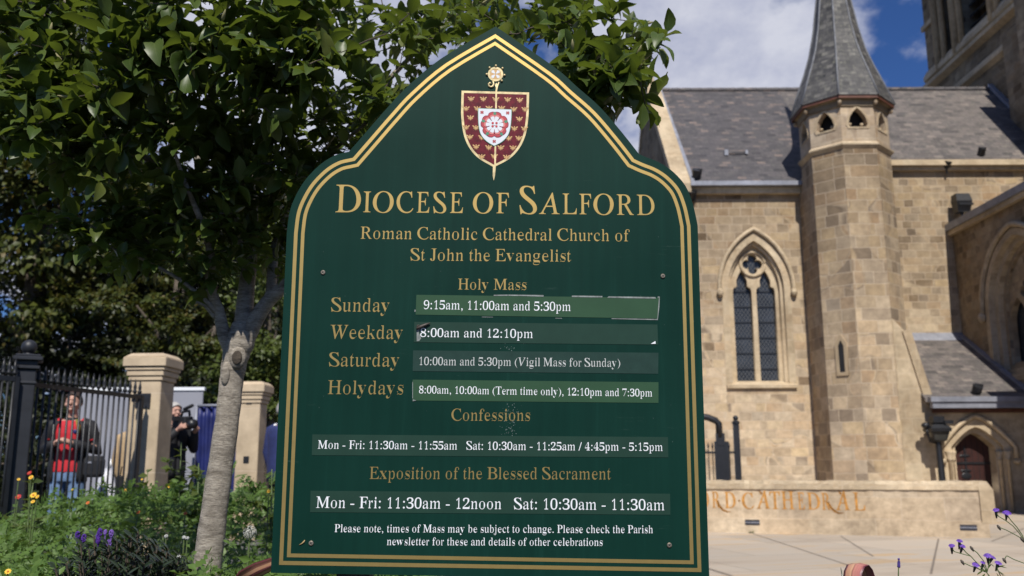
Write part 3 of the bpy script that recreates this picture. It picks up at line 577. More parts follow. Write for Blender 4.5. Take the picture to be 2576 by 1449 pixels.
# small fittings on the building
def floodlight(label, p, s=1.0, aim=0.0, post=0.5):
    t = thing('floodlight', label, 'floodlight', p, 'black floodlights and vents on the cathedral')
    b = MB(); b.tube([(0, 0, 0), (0, 0, post)], 0.05 * s, 8); b.cbox((0, 0, 0.02), (0.22 * s, 0.2 * s, 0.04)); b.build('bracket', M['iron'], t, False, True)
    b = MB(); b.loft([[(-0.2 * s, -0.16 * s, post), (0.2 * s, -0.16 * s, post), (0.2 * s, 0.14 * s, post), (-0.2 * s, 0.14 * s, post)], [(-0.26 * s, -0.26 * s, post + 0.36 * s), (0.26 * s, -0.26 * s, post + 0.36 * s), (0.26 * s, 0.16 * s, post + 0.36 * s), (-0.26 * s, 0.16 * s, post + 0.36 * s)], [(-0.24 * s, -0.2 * s, post + 0.62 * s), (0.2 * s, -0.2 * s, post + 0.62 * s), (0.2 * s, 0.16 * s, post + 0.62 * s), (-0.24 * s, 0.16 * s, post + 0.62 * s)]]); b.build('housing', M['iron'], t, False, True)
    b = MB(); b.box((-0.21 * s, -0.31 * s, post + 0.20 * s), (0.26 * s, -0.24 * s, post + 0.27 * s)); b.build('visor', M['iron'], t, False, True)
    return t
def pt(px, py, Y): return tuple(float(c) for c in at(px, py, Y))
floodlight('tall black box floodlight standing above the side wall coping, right of the turret', pt(2424, 574, YR - 0.45), 1.05, 0, 0.55)
def vent(label, p, s=1.0):
    t = thing('roof_spotlight', label, 'spotlight', p, 'small black spotlights on the roofs')
    b = MB(); b.lathe([(0.03 * s, 0), (0.03 * s, 0.16 * s)], n=6); b.build('stalk', M['iron'], t, False, True)
    b = MB(); b.tube([(-0.02, 0.06 * s, 0.14 * s), (0.02, -0.12 * s, 0.36 * s)], [0.07 * s, 0.12 * s], 10); b.tube([(0.1 * s, 0.05 * s, 0.14 * s), (0.12 * s, -0.06 * s, 0.40 * s)], [0.05 * s, 0.07 * s], 8); b.build('lamp_head', M['iron'], t, False, True)
vent('small black spotlight at the foot of the main roof, left of the turret', pt(1750, 462, YL - 0.2), 1.25)
vent('small black spotlight at the foot of the main roof, right of the turret', pt(2468, 402, YR - 0.2), 1.1)
vent('twin black spotlight on the slate slope of the porch roof', pt(2456, 1008, YF - 0.02), 1.2)
vent('small black spotlight under the eaves on the wall right of the turret', pt(2382, 437, YR - 0.15), 1.2)
vent('black spotlight at the top of the wall beside the right edge of the notice board', pt(1736, 518, YL - 0.15), 1.3)
t = thing('roof_bar', 'small bracketed metal bar on the slates of the main roof, left of the turret', 'roof bar', pt(1852, 392, 30.75))
b = MB(); b.cbox((0, -0.02, 0.12), (0.62, 0.05, 0.07)); b.build('bar', M['slate'], t, False, True); b = MB(); b.cbox((-0.36, -0.03, 0.10), (0.13, 0.12, 0.2)); b.build('bracket', M['lead'], t, False, True); b = MB(); b.cbox((0.36, -0.03, 0.12), (0.08, 0.1, 0.14)); b.build('bracket', M['lead'], t, False, True)

# ------------------------------------------------------------------ low wall carrying the gilded name
WL, WR = atz(1785, 1342, 0.0), atz(2489, 1357, 0.0); WU = (WR - WL) / np.linalg.norm(WR - WL); WLEN = float(np.linalg.norm(WR - WL)); WZ = 1.10
LW = thing('inscribed_wall', 'low pale sandstone wall with gilded incised lettering in front of the cathedral', 'wall', tuple(WR)); wang = math.atan2(WU[1], WU[0])
LW.rotation_euler = (0, 0, wang)
X0W = -WLEN - 3.6
b = MB(); b.loft([[(x, 0, 0), (x, 0.75, 0), (x, 0.75, WZ - 0.16), (x, 0, WZ - 0.16)] for x in (X0W, -0.02)]); b.loft([[(x, -0.03, 0), (x, 0.78, 0), (x, 0.78, 0.32), (x, -0.03, 0.32)] for x in (X0W, 0.02)]); wb = b.build('wall_body', M['low_wall'], LW, False, True)
b = MB(); b.loft([[(-0.10, -0.035, 0.3), (0.16, -0.035, 0.3), (0.16, 0.785, 0.3), (-0.10, 0.785, 0.3)], [(-0.10, -0.035, WZ - 0.16), (0.15, -0.035, WZ - 0.16), (0.15, 0.785, WZ - 0.16), (-0.10, 0.785, WZ - 0.16)], [(-0.10, 0.02, WZ), (0.05, 0.02, WZ), (0.05, 0.75, WZ), (-0.10, 0.75, WZ)]]); b.build('wall_end', M['dressed'], LW, False, True)
nseg = 90; vs_, rngw = [], np.random.default_rng(5)
xsq = np.linspace(X0W, -0.095, nseg); crown = []
for x in xsq:
    j = rngw.uniform(-0.012, 0.012, 5); crown.append([(x, -0.03 + j[0], WZ - 0.17), (x, -0.02 + j[1], WZ - 0.06 + j[2]), (x, 0.04 + j[0], WZ + j[3]), (x, 0.70, WZ + j[4]), (x, 0.78, WZ - 0.06), (x, 0.78, WZ - 0.17)])
b = MB(); b.loft(crown); b.build('rough_coping', M['dressed'], LW, False, True)
VENT = pmat('black_vent', (0.03, 0.03, 0.04), 0.5, 0.3, 8)
def onwall(px, py):
    d = ray(px, py); n = np.array([-WU[1], WU[0], 0]); k = ((WR - EYE) @ n) / (d @ n); p = EYE + d * k; return float((p - WR) @ WU), float(p[2])
for px_, py_ in ((1893, 1314), (2436, 1327)):
    u_, z_ = onwall(px_, py_); b = MB(); b.box((u_ - 0.15, -0.036, z_ - 0.055), (u_ + 0.15, -0.02, z_ + 0.055)); v_ = b.build('air_vent', VENT, LW, False, True)
    b = MB(); b.box((u_ - 0.15, -0.044, z_ - 0.01), (u_ + 0.15, -0.037, z_ + 0.01)); b.build('vent_slat', M['lead'], v_, False, True)

# ------------------------------------------------------------------ lettering: roman capitals, lower case and figures as outlines
ADV = dict(a=.444, b=.5, c=.444, d=.5, e=.444, f=.333, g=.5, h=.5, i=.278, j=.278, k=.5, l=.278, m=.778, n=.5, o=.5, p=.5, q=.5, r=.333, s=.389, t=.278, u=.5, v=.5, w=.722, x=.5, y=.5, z=.444,
           A=.722, B=.667, C=.667, D=.722, E=.611, F=.556, G=.722, H=.722, I=.333, J=.389, K=.722, L=.611, M=.889, N=.722, O=.722, P=.556, Q=.722, R=.667, S=.556, T=.611, U=.722, V=.722, W=.944)
ADV.update({c: .5 for c in '0123456789'}); ADV.update({' ': .25, ',': .25, '.': .25, ':': .278, '-': .333, '(': .333, ')': .333, '/': .278})
BADV = dict(a=.5, b=.556, c=.444, d=.556, e=.444, f=.333, g=.5, h=.556, i=.278, j=.333, k=.556, l=.278, m=.833, n=.556, o=.5, p=.556, q=.556, r=.444, s=.389, t=.333, u=.556, v=.5, w=.722, x=.5, y=.5, z=.444)
_raw, _src = {}, {}
def raw_loops(ch):
    cu = bpy.data.curves.new('g', 'FONT'); cu.body = ch; cu.size = 1.0
    o = bpy.data.objects.new('g', cu); C.objects.link(o); dg = bpy.context.evaluated_depsgraph_get()
    c2 = o.evaluated_get(dg).to_curve(dg); out = []
    for s in c2.splines:
        bp = s.bezier_points; n = len(bp)
        if s.type != 'BEZIER' or n < 2: continue
        pts = []
        for i in range(n):
            a, b = bp[i], bp[(i + 1) % n]
            straight = (a.handle_right - a.co).length < 1e-5 and (b.handle_left - b.co).length < 1e-5
            seg = [a.co, b.co] if straight else interpolate_bezier(a.co, a.handle_right, b.handle_left, b.co, 6)
            pts += [(p[0], p[1]) for p in seg[:-1]]
        cl = [pts[0]]
        for p in pts[1:]:
            if math.dist(p, cl[-1]) > 1e-4: cl.append(p)
        if math.dist(cl[0], cl[-1]) < 1e-4: cl.pop()
        if len(cl) > 2: out.append(np.array(cl))
    o.evaluated_get(dg).to_curve_clear(); bpy.data.objects.remove(o); bpy.data.curves.remove(cu); return out
def area(l): x, y = l[:, 0], l[:, 1]; return 0.5 * float(np.sum(x * np.roll(y, -1) - np.roll(x, -1) * y))
def thin(loops, d):
    """take a little off the upright strokes"""
    sg = np.sign(area(max(loops, key=lambda l: abs(area(l))))); out = []
    for l in loops:
        e = np.roll(l, -1, 0) - l; e /= np.maximum(np.linalg.norm(e, axis=1), 1e-9)[:, None]; nxx = e[:, 1] * sg; pv_ = np.roll(nxx, 1)
        nn = np.where(np.abs(nxx) > np.abs(pv_), nxx, pv_); o = l.copy(); o[:, 0] -= d * nn; out.append(o)
    return out
def glyph(ch):
    if ch in _raw: return _raw[ch]
    if 'a' <= ch <= 'z':
        g = _src[ch] = raw_loops(chr(0x1D41A + ord(ch) - 97)); d = 0.018 if ch in 'vwxyz' else 0.033
        g = [l * np.array([ADV[ch] / BADV[ch], 1]) for l in thin(g, d)]
        if ch in 'fr': g = [l * np.array([1, 1]) for l in g]
    elif 'A' <= ch <= 'Z':
        g = _src[ch] = raw_loops(chr(0x1D434 + ord(ch) - 65)); g = [np.stack([l[:, 0] - l[:, 1] * 0.277, l[:, 1]], -1) for l in g]
        g = thin(g, -0.002); x0 = min(l[:, 0].min() for l in g); x1 = max(l[:, 0].max() for l in g); w = ADV[ch] - (0.035 if ch not in 'IJ' else 0.05)
        g = [np.stack([(l[:, 0] - x0) / (x1 - x0) * w + (ADV[ch] - w) / 2, l[:, 1]], -1) for l in g]
    elif ch.isdigit():
        _src[ch] = raw_loops(chr(0x1D7CE + ord(ch) - 48)); g = thin(_src[ch], 0.030 if ch in '01689' else 0.025); x0 = min(l[:, 0].min() for l in g); x1 = max(l[:, 0].max() for l in g); y1 = max(l[:, 1].max() for l in g)
        a, b = (0.115, 0.39) if ch == '1' else (0.03, 0.47); g = [np.stack([(l[:, 0] - x0) / (x1 - x0) * (b - a) + a, l[:, 1] * 0.676 / y1], -1) for l in g]
    else:
        dot = lambda x, y, r=.058: np.array(circ(x, y, r, 12))
        if ch == ':': g = [dot(.139, .05), dot(.139, .405)]
        elif ch == '.': g = [dot(.125, .05)]
        elif ch == ',': g = [np.array([(.07, .05), (.09, .0), (.135, -.005), (.125, -.05), (.085, -.10), (.09, -.125), (.155, -.075), (.185, -.01), (.18, .06), (.14, .10), (.09, .095)])]
        elif ch == '-': g = [np.array([(.035, .195), (.285, .195), (.285, .262), (.035, .262)])]
        elif ch == '/': g = [np.array([(-.005, -.014), (.06, -.014), (.285, .676), (.22, .676)])]
        elif ch in '()':
            t = np.linspace(-1, 1, 12); o_ = np.stack([.05 + .25 * t ** 2, .25 + .43 * t], -1); i_ = np.stack([.13 + .175 * t ** 2, .25 + .43 * t], -1)[::-1]; g = [np.concatenate([o_, i_])]
            if ch == ')': g = [np.stack([.333 - l[:, 0], l[:, 1]], -1)[::-1] for l in g]
        else: g = []
    _raw[ch] = g; return g
_gm = {}
def glyph_mesh(ch, extra=0.0):
    """filled glyph: triangles of the untouched outline, moved onto the thinned one"""
    key = (ch, extra)
    if key in _gm: return _gm[key]
    L = glyph(ch)
    if not L: _gm[key] = (np.zeros((0, 2)), []); return _gm[key]
    if extra: L = thin(L, -extra)
    src = _src.get(ch, L); me = loops_mesh([l * 1000 for l in src], 0)
    A = np.concatenate(src) * 1000; B = np.concatenate(L); P_ = np.array([(v.co.x, v.co.z) for v in me.vertices]); idx = [int(np.argmin(((A - p) ** 2).sum(1))) for p in P_]
    _gm[key] = (B[idx], [tuple(p.vertices) for p in me.polygons]); bpy.data.meshes.remove(me); return _gm[key]
def text_mesh(items):
    """items: (vertices, faces) in the board's plane"""
    mb_ = MB()
    for v_, f_ in items: mb_.add([(x, 0, y) for x, y in v_], f_)
    me = bpy.data.meshes.new('text'); me.from_pydata(mb_.v, [], mb_.f); me.update(); return me
def line_glyphs(s):
    x, out = 0.0, []
    for ch in s:
        v_, f_ = glyph_mesh(ch); x_ = x; x += ADV.get(ch, .25)
        if len(v_): out.append((v_ + np.array([x_, 0]), f_))
    return out
def fitg(items, x0, x1, ya, yb, caph, ref=0.662):
    a = min(v[:, 0].min() for v, f_ in items); b = max(v[:, 0].max() for v, f_ in items); out = []
    for v, f_ in items:
        k = (v[:, 0] - a) / (b - a); out.append((np.stack([x0 + k * (x1 - x0), ya + (yb - ya) * k + v[:, 1] * caph / ref], -1), f_))
    return out
def loops_mesh(loops, depth):
    cu = bpy.data.curves.new('t', 'CURVE'); cu.dimensions = '2D'; cu.fill_mode = 'BOTH'; cu.extrude = depth / 2
    for l in loops:
        sp_ = cu.splines.new('POLY'); sp_.points.add(len(l) - 1); a = np.zeros((len(l), 4)); a[:, :2] = l; a[:, 3] = 1; sp_.points.foreach_set('co', a.ravel()); sp_.use_cyclic_u = True
    return curve_mesh(cu, depth / 2)
def fit(loops, x0, x1, ya, yb, caph, ref=0.662):
    """stretch outlines so their ink runs from x0 to x1 with the baseline from ya to yb"""
    a = min(l[:, 0].min() for l in loops); b = max(l[:, 0].max() for l in loops); out = []
    for l in loops:
        k = (l[:, 0] - a) / (b - a); out.append(np.stack([x0 + k * (x1 - x0), ya + (yb - ya) * k + l[:, 1] * caph / ref], -1))
    return out

# the gilded inscription: every capital placed where it stands on the low wall
INS, INSG = [], []
def ins(ch, a, b, yt, yb, dy=0):
    (ua, za), (ub, zb) = onwall(a, yb), onwall(b, yb); zt = onwall(a, yt)[1]
    INSG.extend(fitg([glyph_mesh(ch, 0.016)], ua, ub, za, zb, zt - za))
ko = lambda x: (2620 + x * .3796) * .6708
kv = lambda y: (1500 + y * .3796) * .6708
for ch, a, b, yt, yb in (('S', -420, -330, 905, 1060), ('A', -310, -190, 895, 1060), ('L', -170, -90, 905, 1060), ('F', -65, 0, 905, 1060), ('O', 15, 105, 905, 1060), ('R', 135, 215, 912, 1065), ('D', 258, 370, 915, 1068),
                         ('C', 430, 550, 925, 1076), ('A', 572, 712, 905, 1074), ('T', 705, 812, 912, 1078), ('H', 822, 950, 910, 1080), ('E', 985, 1052, 920, 1082), ('D', 1075, 1205, 922, 1082), ('R', 1222, 1305, 925, 1085), ('A', 1355, 1500, 905, 1088), ('L', 1535, 1650, 920, 1092)):
    ins(ch, ko(a), ko(b), kv(yt), kv(yb))
def stroke(pts, w):
    P_ = np.array([onwall(ko(a), kv(b)) for a, b in pts]); t = np.gradient(P_, axis=0); t /= np.linalg.norm(t, axis=1)[:, None]; n_ = np.stack([-t[:, 1], t[:, 0]], -1) * np.array(w)[:, None] / 2
    INS.append(np.concatenate([P_ + n_, (P_ - n_)[::-1]]))
stroke([(185, 990), (205, 1045), (240, 1085), (280, 1103), (320, 1104)], [.035, .045, .042, .03, .008])
stroke([(1275, 1005), (1310, 1065), (1345, 1100), (1385, 1118), (1435, 1116)], [.035, .045, .042, .03, .008])
stroke([(594, 893), (610, 912), (624, 930)], [.01, .035, .045]); stroke([(1378, 893), (1393, 912), (1408, 930)], [.01, .035, .045])
cdot = onwall(ko(402), kv(995)); INS.append(np.array([(cdot[0] - .025, cdot[1]), (cdot[0], cdot[1] - .03), (cdot[0] + .025, cdot[1]), (cdot[0], cdot[1] + .03)]))
me = text_mesh(INSG); me.transform(Matrix.Translation((0, -0.004, 0))); im = join([me] + [loops_mesh([l], 0.001) for l in INS]); im.v = [(x, -0.004, z) for x, y, z in im.v]
im.build('lettering', M['gold_ins'], LW, False, True)

# ------------------------------------------------------------------ railing gate and lamp post in front of the church
YG = 23.2
def rz_(px, py, Y): return float(at(px, py, Y)[0]), float(at(px, py, Y)[2])
rl = thing('railing', 'black iron railing with capped end post, right beside the notice board edge', 'railing', pt(1812, 1260, YG))
xa, zt_ = rz_(1846, 1066, YG); b = MB(); b.cbox((xa + 0.05, YG, zt_ / 2), (0.13, 0.13, zt_)); b.lathe([(0.10, 0), (0.10, 0.05), (0.06, 0.07), (0.04, 0.1)], (xa + 0.05, YG, zt_), 10); b.ball((xa + 0.05, YG, zt_ + 0.14), 0.07, 10, 8); b.build('end_post', M['iron'], rl)
xm, zm = rz_(1808, 1085, YG); b = MB(); b.cbox((xm + 0.05, YG, (zm - 0.25) / 2), (0.33, 0.12, zm - 0.25)); b.cbox((xm + 0.03, YG, zm - 0.2), (0.2, 0.14, 0.3)); b.build('gate_post', M['iron'], rl)
b = MB(); b.tube([pt(1620, 1046, YG), pt(1740, 1044, YG), pt(1780, 1050, YG), pt(1800, 1058, YG), pt(1808, 1066, YG), pt(1810, 1100, YG)], 0.085, 10); b.build('curved_pipe', M['iron'], rl, True)
xl = rz_(1560, 1100, YG)[0]
for zq in (zm - 0.55, 0.35): b = MB(); b.box((xl, YG - 0.02, zq), (xa, YG + 0.02, zq + 0.05)); b.build('rail', M['iron'], rl)
x = xl; bar0 = None
while x < xa - 0.05:
    if bar0 is None:
        b = MB(); b.tube([(x, YG, 0.05), (x, YG, zm - 0.42)], 0.013, 6); b.lathe([(0.013, 0), (0.028, 0.05), (0.002, 0.16)], (x, YG, zm - 0.42), 6); bar0 = b.build('bar', M['iron'], rl)
    else:
        c = bar0.copy(); C.objects.link(c); c.location.x += x - (xl); c.parent = rl
    x += 0.105
YLMP = PY - 0.5
lp = thing('lamp_post', 'short black lantern lamp post in front of the porch wall, beside the red door', 'lamp post', pt(2372, 1300, YLMP))
cxl = [float(at(2356 + (y - 1100) * 0.10, y, YLMP)[0]) for y in (1100, 1200)]; xl0 = xof(2364, 1150, YLMP); lz = lambda y: zof(2360, y, YLMP)
b = MB(); b.tube([(xl0 + 0.02, YLMP, 0), (xl0 + 0.02, YLMP, 0.5)], 0.12, 10); b.tube([(xl0 + 0.02, YLMP, 0.5), (xl0, YLMP, lz(1106))], [0.105, 0.08], 10); b.build('post', M['iron'], lp)
def frame(z, h):
    h *= 1.35; return [(xl0 - h, YLMP - h, z), (xl0 + h, YLMP - h, z), (xl0 + h, YLMP + h, z), (xl0 - h, YLMP + h, z)]
LG = pmat('lantern_glass', (0.05, 0.05, 0.045), 0.15, 0.3, 3)
b = MB(); b.loft([frame(lz(1108), 0.12), frame(lz(1086), 0.17)]); lb = b.build('lantern_glass', LG, lp)
b = MB(); b.loft([frame(lz(1086), 0.21), frame(lz(1078), 0.22), frame(lz(1068), 0.14), frame(lz(1064), 0.06)])
for sx in (-1, 1):
    for sy in (-1, 1): b.tube([(xl0 + sx * 0.165, YLMP + sy * 0.165, lz(1108)), (xl0 + sx * 0.235, YLMP + sy * 0.235, lz(1086))], 0.02, 5)
b.loft([frame(lz(1112), 0.08), frame(lz(1107), 0.145)]); b.build('lantern_frame', M['iron'], lp)
b = MB(); xq, zq = xof(2354, 1055, YLMP), lz(1056); b.cbox((xq, YLMP - 0.05, zq), (0.32, 0.3, 0.18)); b.cbox((xq + 0.26, YLMP - 0.1, zq - 0.08), (0.26, 0.3, 0.10)); b.build('camera_housing', M['iron'], lp)
b = MB(); b.ball((xof(2328, 1070, YLMP), YLMP, lz(1070)), (0.12, 0.12, 0.09), 10, 8); b.tube([(xof(2328, 1070, YLMP), YLMP, lz(1070)), (xof(2338, 1090, YLMP), YLMP, lz(1112)), (xl0, YLMP, lz(1116))], 0.028, 6); b.build('side_lamp', M['iron'], lp, True)

# ------------------------------------------------------------------ the notice board
SO = at(1235, 1158, 2.6); psi, rho = R(1.2), 0.0225
U0 = np.array([math.cos(psi), math.sin(psi), 0]); V0 = np.array([0, 0, 1.0]); SU = U0 * math.cos(rho) - V0 * math.sin(rho); SV = V0 * math.cos(rho) + U0 * math.sin(rho); SN = np.cross(SU, SV)
board = thing('notice_board', 'large dark green church notice board with gold double border, crest and service times', 'notice board', tuple(SO))
board.rotation_euler = Matrix(((SU[0], -SN[0], SV[0]), (SU[1], -SN[1], SV[1]), (SU[2], -SN[2], SV[2]))).to_euler()
def S(px, py):                           # photo point -> metres on the board
    d = ray(px, py); p = EYE + d * (((SO - EYE) @ SN) / (d @ SN)); return float((p - SO) @ SU), float((p - SO) @ SV)
def board_mat():
    m, t, b = new_mat('dark_green_board_paint'); tc = N(t, 'ShaderNodeTexCoord')
    a = N(t, 'ShaderNodeTexNoise', i_Scale=3.0, i_Detail=5.0); t.links.new(tc.outputs['Object'], a.inputs['Vector'])
    base = ramp(t, a.outputs[0], [(0.35, (0.0030, 0.027, 0.0185)), (0.65, (0.0040, 0.032, 0.0225))])
    s1 = N(t, 'ShaderNodeMapping'); s1.inputs['Rotation'].default_value = (0, R(32), 0); s1.inputs['Scale'].default_value = (5, 1, 60); t.links.new(tc.outputs['Object'], s1.inputs[0])
    n_ = N(t, 'ShaderNodeTexNoise', i_Scale=1.0, i_Detail=8.0, i_Roughness=0.75); t.links.new(s1.outputs[0], n_.inputs['Vector'])
    p_ = N(t, 'ShaderNodeTexNoise', i_Scale=4.2, i_Detail=2.0); t.links.new(tc.outputs['Object'], p_.inputs['Vector'])
    scr = math_node(t, 'MULTIPLY', ramp(t, n_.outputs[0], [(0.60, (0, 0, 0)), (0.72, (1, 1, 1))]), ramp(t, p_.outputs[0], [(0.56, (0, 0, 0)), (0.68, (1, 1, 1))]))
    f_ = N(t, 'ShaderNodeTexNoise', i_Scale=75.0, i_Detail=3.0); t.links.new(tc.outputs['Object'], f_.inputs['Vector'])
    fleck = ramp(t, f_.outputs[0], [(0.755, (0, 0, 0)), (0.79, (1, 1, 1))])
    base = mixc(t, math_node(t, 'MULTIPLY', scr, 0.45), base, (0.16, 0.24, 0.20)); base = mixc(t, math_node(t, 'MULTIPLY', fleck, 0.35), base, (0.25, 0.30, 0.27))
    s2 = N(t, 'ShaderNodeMapping'); s2.inputs['Scale'].default_value = (38, 1, 1.3); t.links.new(tc.outputs['Object'], s2.inputs[0])
    rn = N(t, 'ShaderNodeTexNoise', i_Scale=1.0, i_Detail=6.0, i_Roughness=0.65); t.links.new(s2.outputs[0], rn.inputs['Vector'])
    base = mixc(t, 1.0, base, ramp(t, rn.outputs[0], [(0.35, (0.86, 0.88, 0.88)), (0.6, (1, 1, 1)), (0.75, (1.5, 1.22, 1.25))]), 'MULTIPLY')
    t.links.new(math_node(t, 'ADD', math_node(t, 'MULTIPLY', a.outputs[0], 0.16), 0.36), b.inputs['Roughness'])
    t.links.new(base, b.inputs['Base Color']); b.inputs['Specular IOR Level'].default_value = 0.12
    bump(t, b, a.outputs[0], 0.02, 0.01); return m
M['board'] = board_mat()
M['gold'] = pmat('gold_vinyl', (0.47, 0.325, 0.11), 0.43, 0.05, 40, 0.86, 0, 0.3)
M['white_letter'] = pmat('white_vinyl', (0.80, 0.82, 0.84), 0.5, 0.03, 20)
M['green_strip'] = pmat('faded_green_strip', (0.030, 0.076, 0.038), 0.45, 0.10, 10, spec=0.2)
M['dark_strip'] = pmat('dark_green_strip', (0.015, 0.044, 0.030), 0.45, 0.10, 10, spec=0.2)
M['grey_strip'] = pmat('clear_laminate_strip', (0.018, 0.044, 0.034), 0.4, 0.12, 30, spec=0.22)
M['tape'] = pmat('grey_tape_residue', (0.20, 0.22, 0.21), 0.6, 0.45, 60)
M['board_edge'] = pmat('board_edge', (0.02, 0.06, 0.045), 0.6, 0.2, 20)
axis = lambda py: (S(700, py)[0] + S(1770, py)[0]) / 2
right_px = [(1247, 66.5), (1395, 169), (1450, 217), (1510, 270), (1567, 336), (1607, 387)]
apx = S(1247, 66.5)
RP = [(S(*p)[0] - apx[0], S(*p)[1]) for p in right_px]
nx_, ny_ = RP[-1]
shoulder = [(1624.6, 395), (1659, 409), (1693, 432), (1724, 467), (1743, 513), (1755, 567)]
RP += [(S(*p)[0] - apx[0], S(*p)[1]) for p in shoulder]
cxs = (S(1784, 1445)[0] + S(681, 1445)[0]) / 2; VB = S(1235, 1450.5)[1]
def densify(P_, seg):
    """a smooth curve through the shoulder points"""
    out = [];
    for i in range(len(P_) - 1):
        p0, p1, p2, p3 = P_[max(i - 1, 0)], P_[i], P_[i + 1], P_[min(i + 2, len(P_) - 1)]
        for k in range(seg):
            t = k / seg; out.append(tuple(0.5 * ((2 * p1[a]) + (-p0[a] + p2[a]) * t + (2 * p0[a] - 5 * p1[a] + 4 * p2[a] - p3[a]) * t * t + (-p0[a] + 3 * p1[a] - 3 * p2[a] + p3[a]) * t ** 3) for a in (0, 1)))
    return out + [P_[-1]]
ax_ = apx[0]; half = densify(RP[:6], 4) + densify(RP[5:], 6)[1:]
LP_ = [S(*p) for p in ((1246.5, 66.7), (1110, 147), (1021.8, 220.7), (970, 276), (918.6, 335), (878, 381.5))]; LS_ = [S(*p) for p in ((878, 381.5), (845, 390), (808, 412), (771, 449), (745.5, 489.6), (729, 532), (721.5, 585))]
out_r = [(ax_ + x, y) for x, y in half] + [(S(1784.5, 1450.5)[0], VB)]
out_l = (densify(LP_, 4)[1:] + densify(LS_, 6)[1:] + [(S(680.5, 1450.5)[0], VB)])[::-1]
OUT = np.array((out_r + out_l)[::-1])                     # counter-clockwise
def inset(P_, d):
    n = len(P_); e = np.roll(P_, -1, 0) - P_; e /= np.linalg.norm(e, axis=1)[:, None]; nrm = np.stack([-e[:, 1], e[:, 0]], -1); pn = np.roll(nrm, 1, 0)
    b = nrm + pn; return P_ + b * (d / np.maximum(0.35, (1 + np.sum(nrm * pn, 1))))[:, None]
bm_ = loops_mesh([OUT], 0.018); bo = obj('board', bm_, M['board'], board, True)
for a, b in ((0.0215, 0.0320), (0.0420, 0.0520)):
    me = loops_mesh([inset(OUT, a), inset(OUT, b)[::-1]], 0.0006); me.transform(Matrix.Translation((0, -0.0006, 0))); obj('gold_border', me, M['gold'], board, True)
pm = MB()
for sx in (-0.38, 0.38): pm.box((cxs + sx - 0.045, 0.02, VB - 0.62), (cxs + sx + 0.045, 0.11, 0.55)); 
for k in range(2):
    q_ = MB(); q_.box((cxs + (-0.38, 0.38)[k] - 0.045, 0.0185, VB - 0.75), (cxs + (-0.38, 0.38)[k] + 0.045, 0.108, 0.75)); q_.build('support_post', M['bark_dark'], board, False, True)
k5 = lambda x, y: (738 + x * .3776, 738 + y * .3776)
k6 = lambda x, y: (670.8 + x * .4427, 1039.7 + y * .4427)
k4 = lambda x, y: (771.5 + x * .3646, 429.3 + y * .3646)
k3 = lambda x, y: (1073.3 + x * .2962, 40.2 + y * .2962)
def text(s, K, x0, x1, b0, b1, cap, m, name='lettering', parent=board, y=-0.0006, ref=0.662):
    (ua, va), (ub, vb) = S(*K(x0, b0)), S(*K(x1, b1)); ch = abs(S(*K(x0, b0 - cap))[1] - va)
    me = text_mesh(fitg(line_glyphs(s), ua, ub, va, vb, ch, ref)); me.transform(Matrix.Translation((0, y, 0))); return obj(name, me, m, parent, True)
G_, W_ = M['gold'], M['white_letter']
heading = []
for ch, a, b, t0, b0 in (('D', 195, 370, 105, 287), ('I', 387, 440, 150, 287), ('O', 453, 597, 150, 289), ('C', 617, 735, 151, 290), ('E', 757, 845, 153, 290), ('S', 872, 962, 154, 292), ('E', 987, 1077, 156, 292), ('O', 1145, 1285, 157, 294), ('F', 1307, 1393, 159, 294),
                         ('S', 1467, 1588, 116, 298), ('A', 1603, 1745, 160, 299), ('L', 1765, 1863, 164, 300), ('F', 1880, 1962, 166, 301), ('O', 1978, 2118, 167, 304), ('R', 2139, 2257, 170, 305), ('D', 2278, 2400, 172, 306)):
    (ua, va), (ub, vb) = S(*k4(a, b0)), S(*k4(b, b0 + (b - a) * 0.009)); heading += fitg([glyph_mesh(ch)], ua, ub, va, vb, S(*k4(a, t0))[1] - va)
me = text_mesh(heading); me.transform(Matrix.Translation((0, -0.0006, 0))); obj('heading_lettering', me, G_, board, True)
text('Roman Catholic Cathedral Church of', k4, 370, 2228, 470, 488, 80, G_); text('St John the Evangelist', k4, 715, 1825, 620, 628, 80, G_); text('Holy Mass', k4, 1043, 1517, 820, 823, 72, G_)
for s, x0, x1, b0, b1 in (('Sunday', 250, 638, 121, 123), ('Weekday', 243, 727, 302, 304), ('Saturday', 236, 703, 486, 488), ('Holydays', 228, 733, 671, 673)): text(s, k5, x0, x1, b0, b1, 88, G_)
text('Confessions', k5, 1052, 1578, 848, 849, 76, G_); text('Exposition of the Blessed Sacrament', k6, 583, 1957, 373, 376, 66, G_)
text('Please note, times of Mass may be subject to change. Please check the Parish', k6, 385, 2195, 675, 681, 43, W_); text('newsletter for these and details of other celebrations', k6, 683, 1910, 749, 753, 43, W_)
def strip(K, quad, m, lines, th=0.0009):
    lp_ = np.array([S(*K(*p)) for p in quad])[::-1]; me = loops_mesh([lp_], th); me.transform(Matrix.Translation((0, -th, 0))); o = obj('time_panel', me, m, board, True)
    for l in lines: text(*l, parent=o, y=-th - 0.0005)
    return o
def flake(K, pts, m, par, y, name='tape_residue'):
    ls = [np.array([S(*K(*p)) for p in q])[::-1] for q in pts]; me = loops_mesh(ls, 0.0005); me.transform(Matrix.Translation((0, y, 0))); return obj(name, me, m, par, True)
p1 = strip(k5, [(820, 10), (2435, 30), (2425, 168), (815, 142)], M['green_strip'], [('9:15am, 11:00am and 5:30pm', k5, 868, 1847, 105, 118, 59, W_)])
flake(k5, [[(1335, 10), (1428, 9), (1428, 17), (1335, 18)], [(1432, 9), (1668, 12), (1666, 23), (1520, 18), (1432, 17)], [(1855, 15), (2058, 18), (2058, 28), (1855, 25)], [(2100, 20), (2412, 25), (2414, 36), (2090, 30)]], M['tape'], p1, -0.0016)
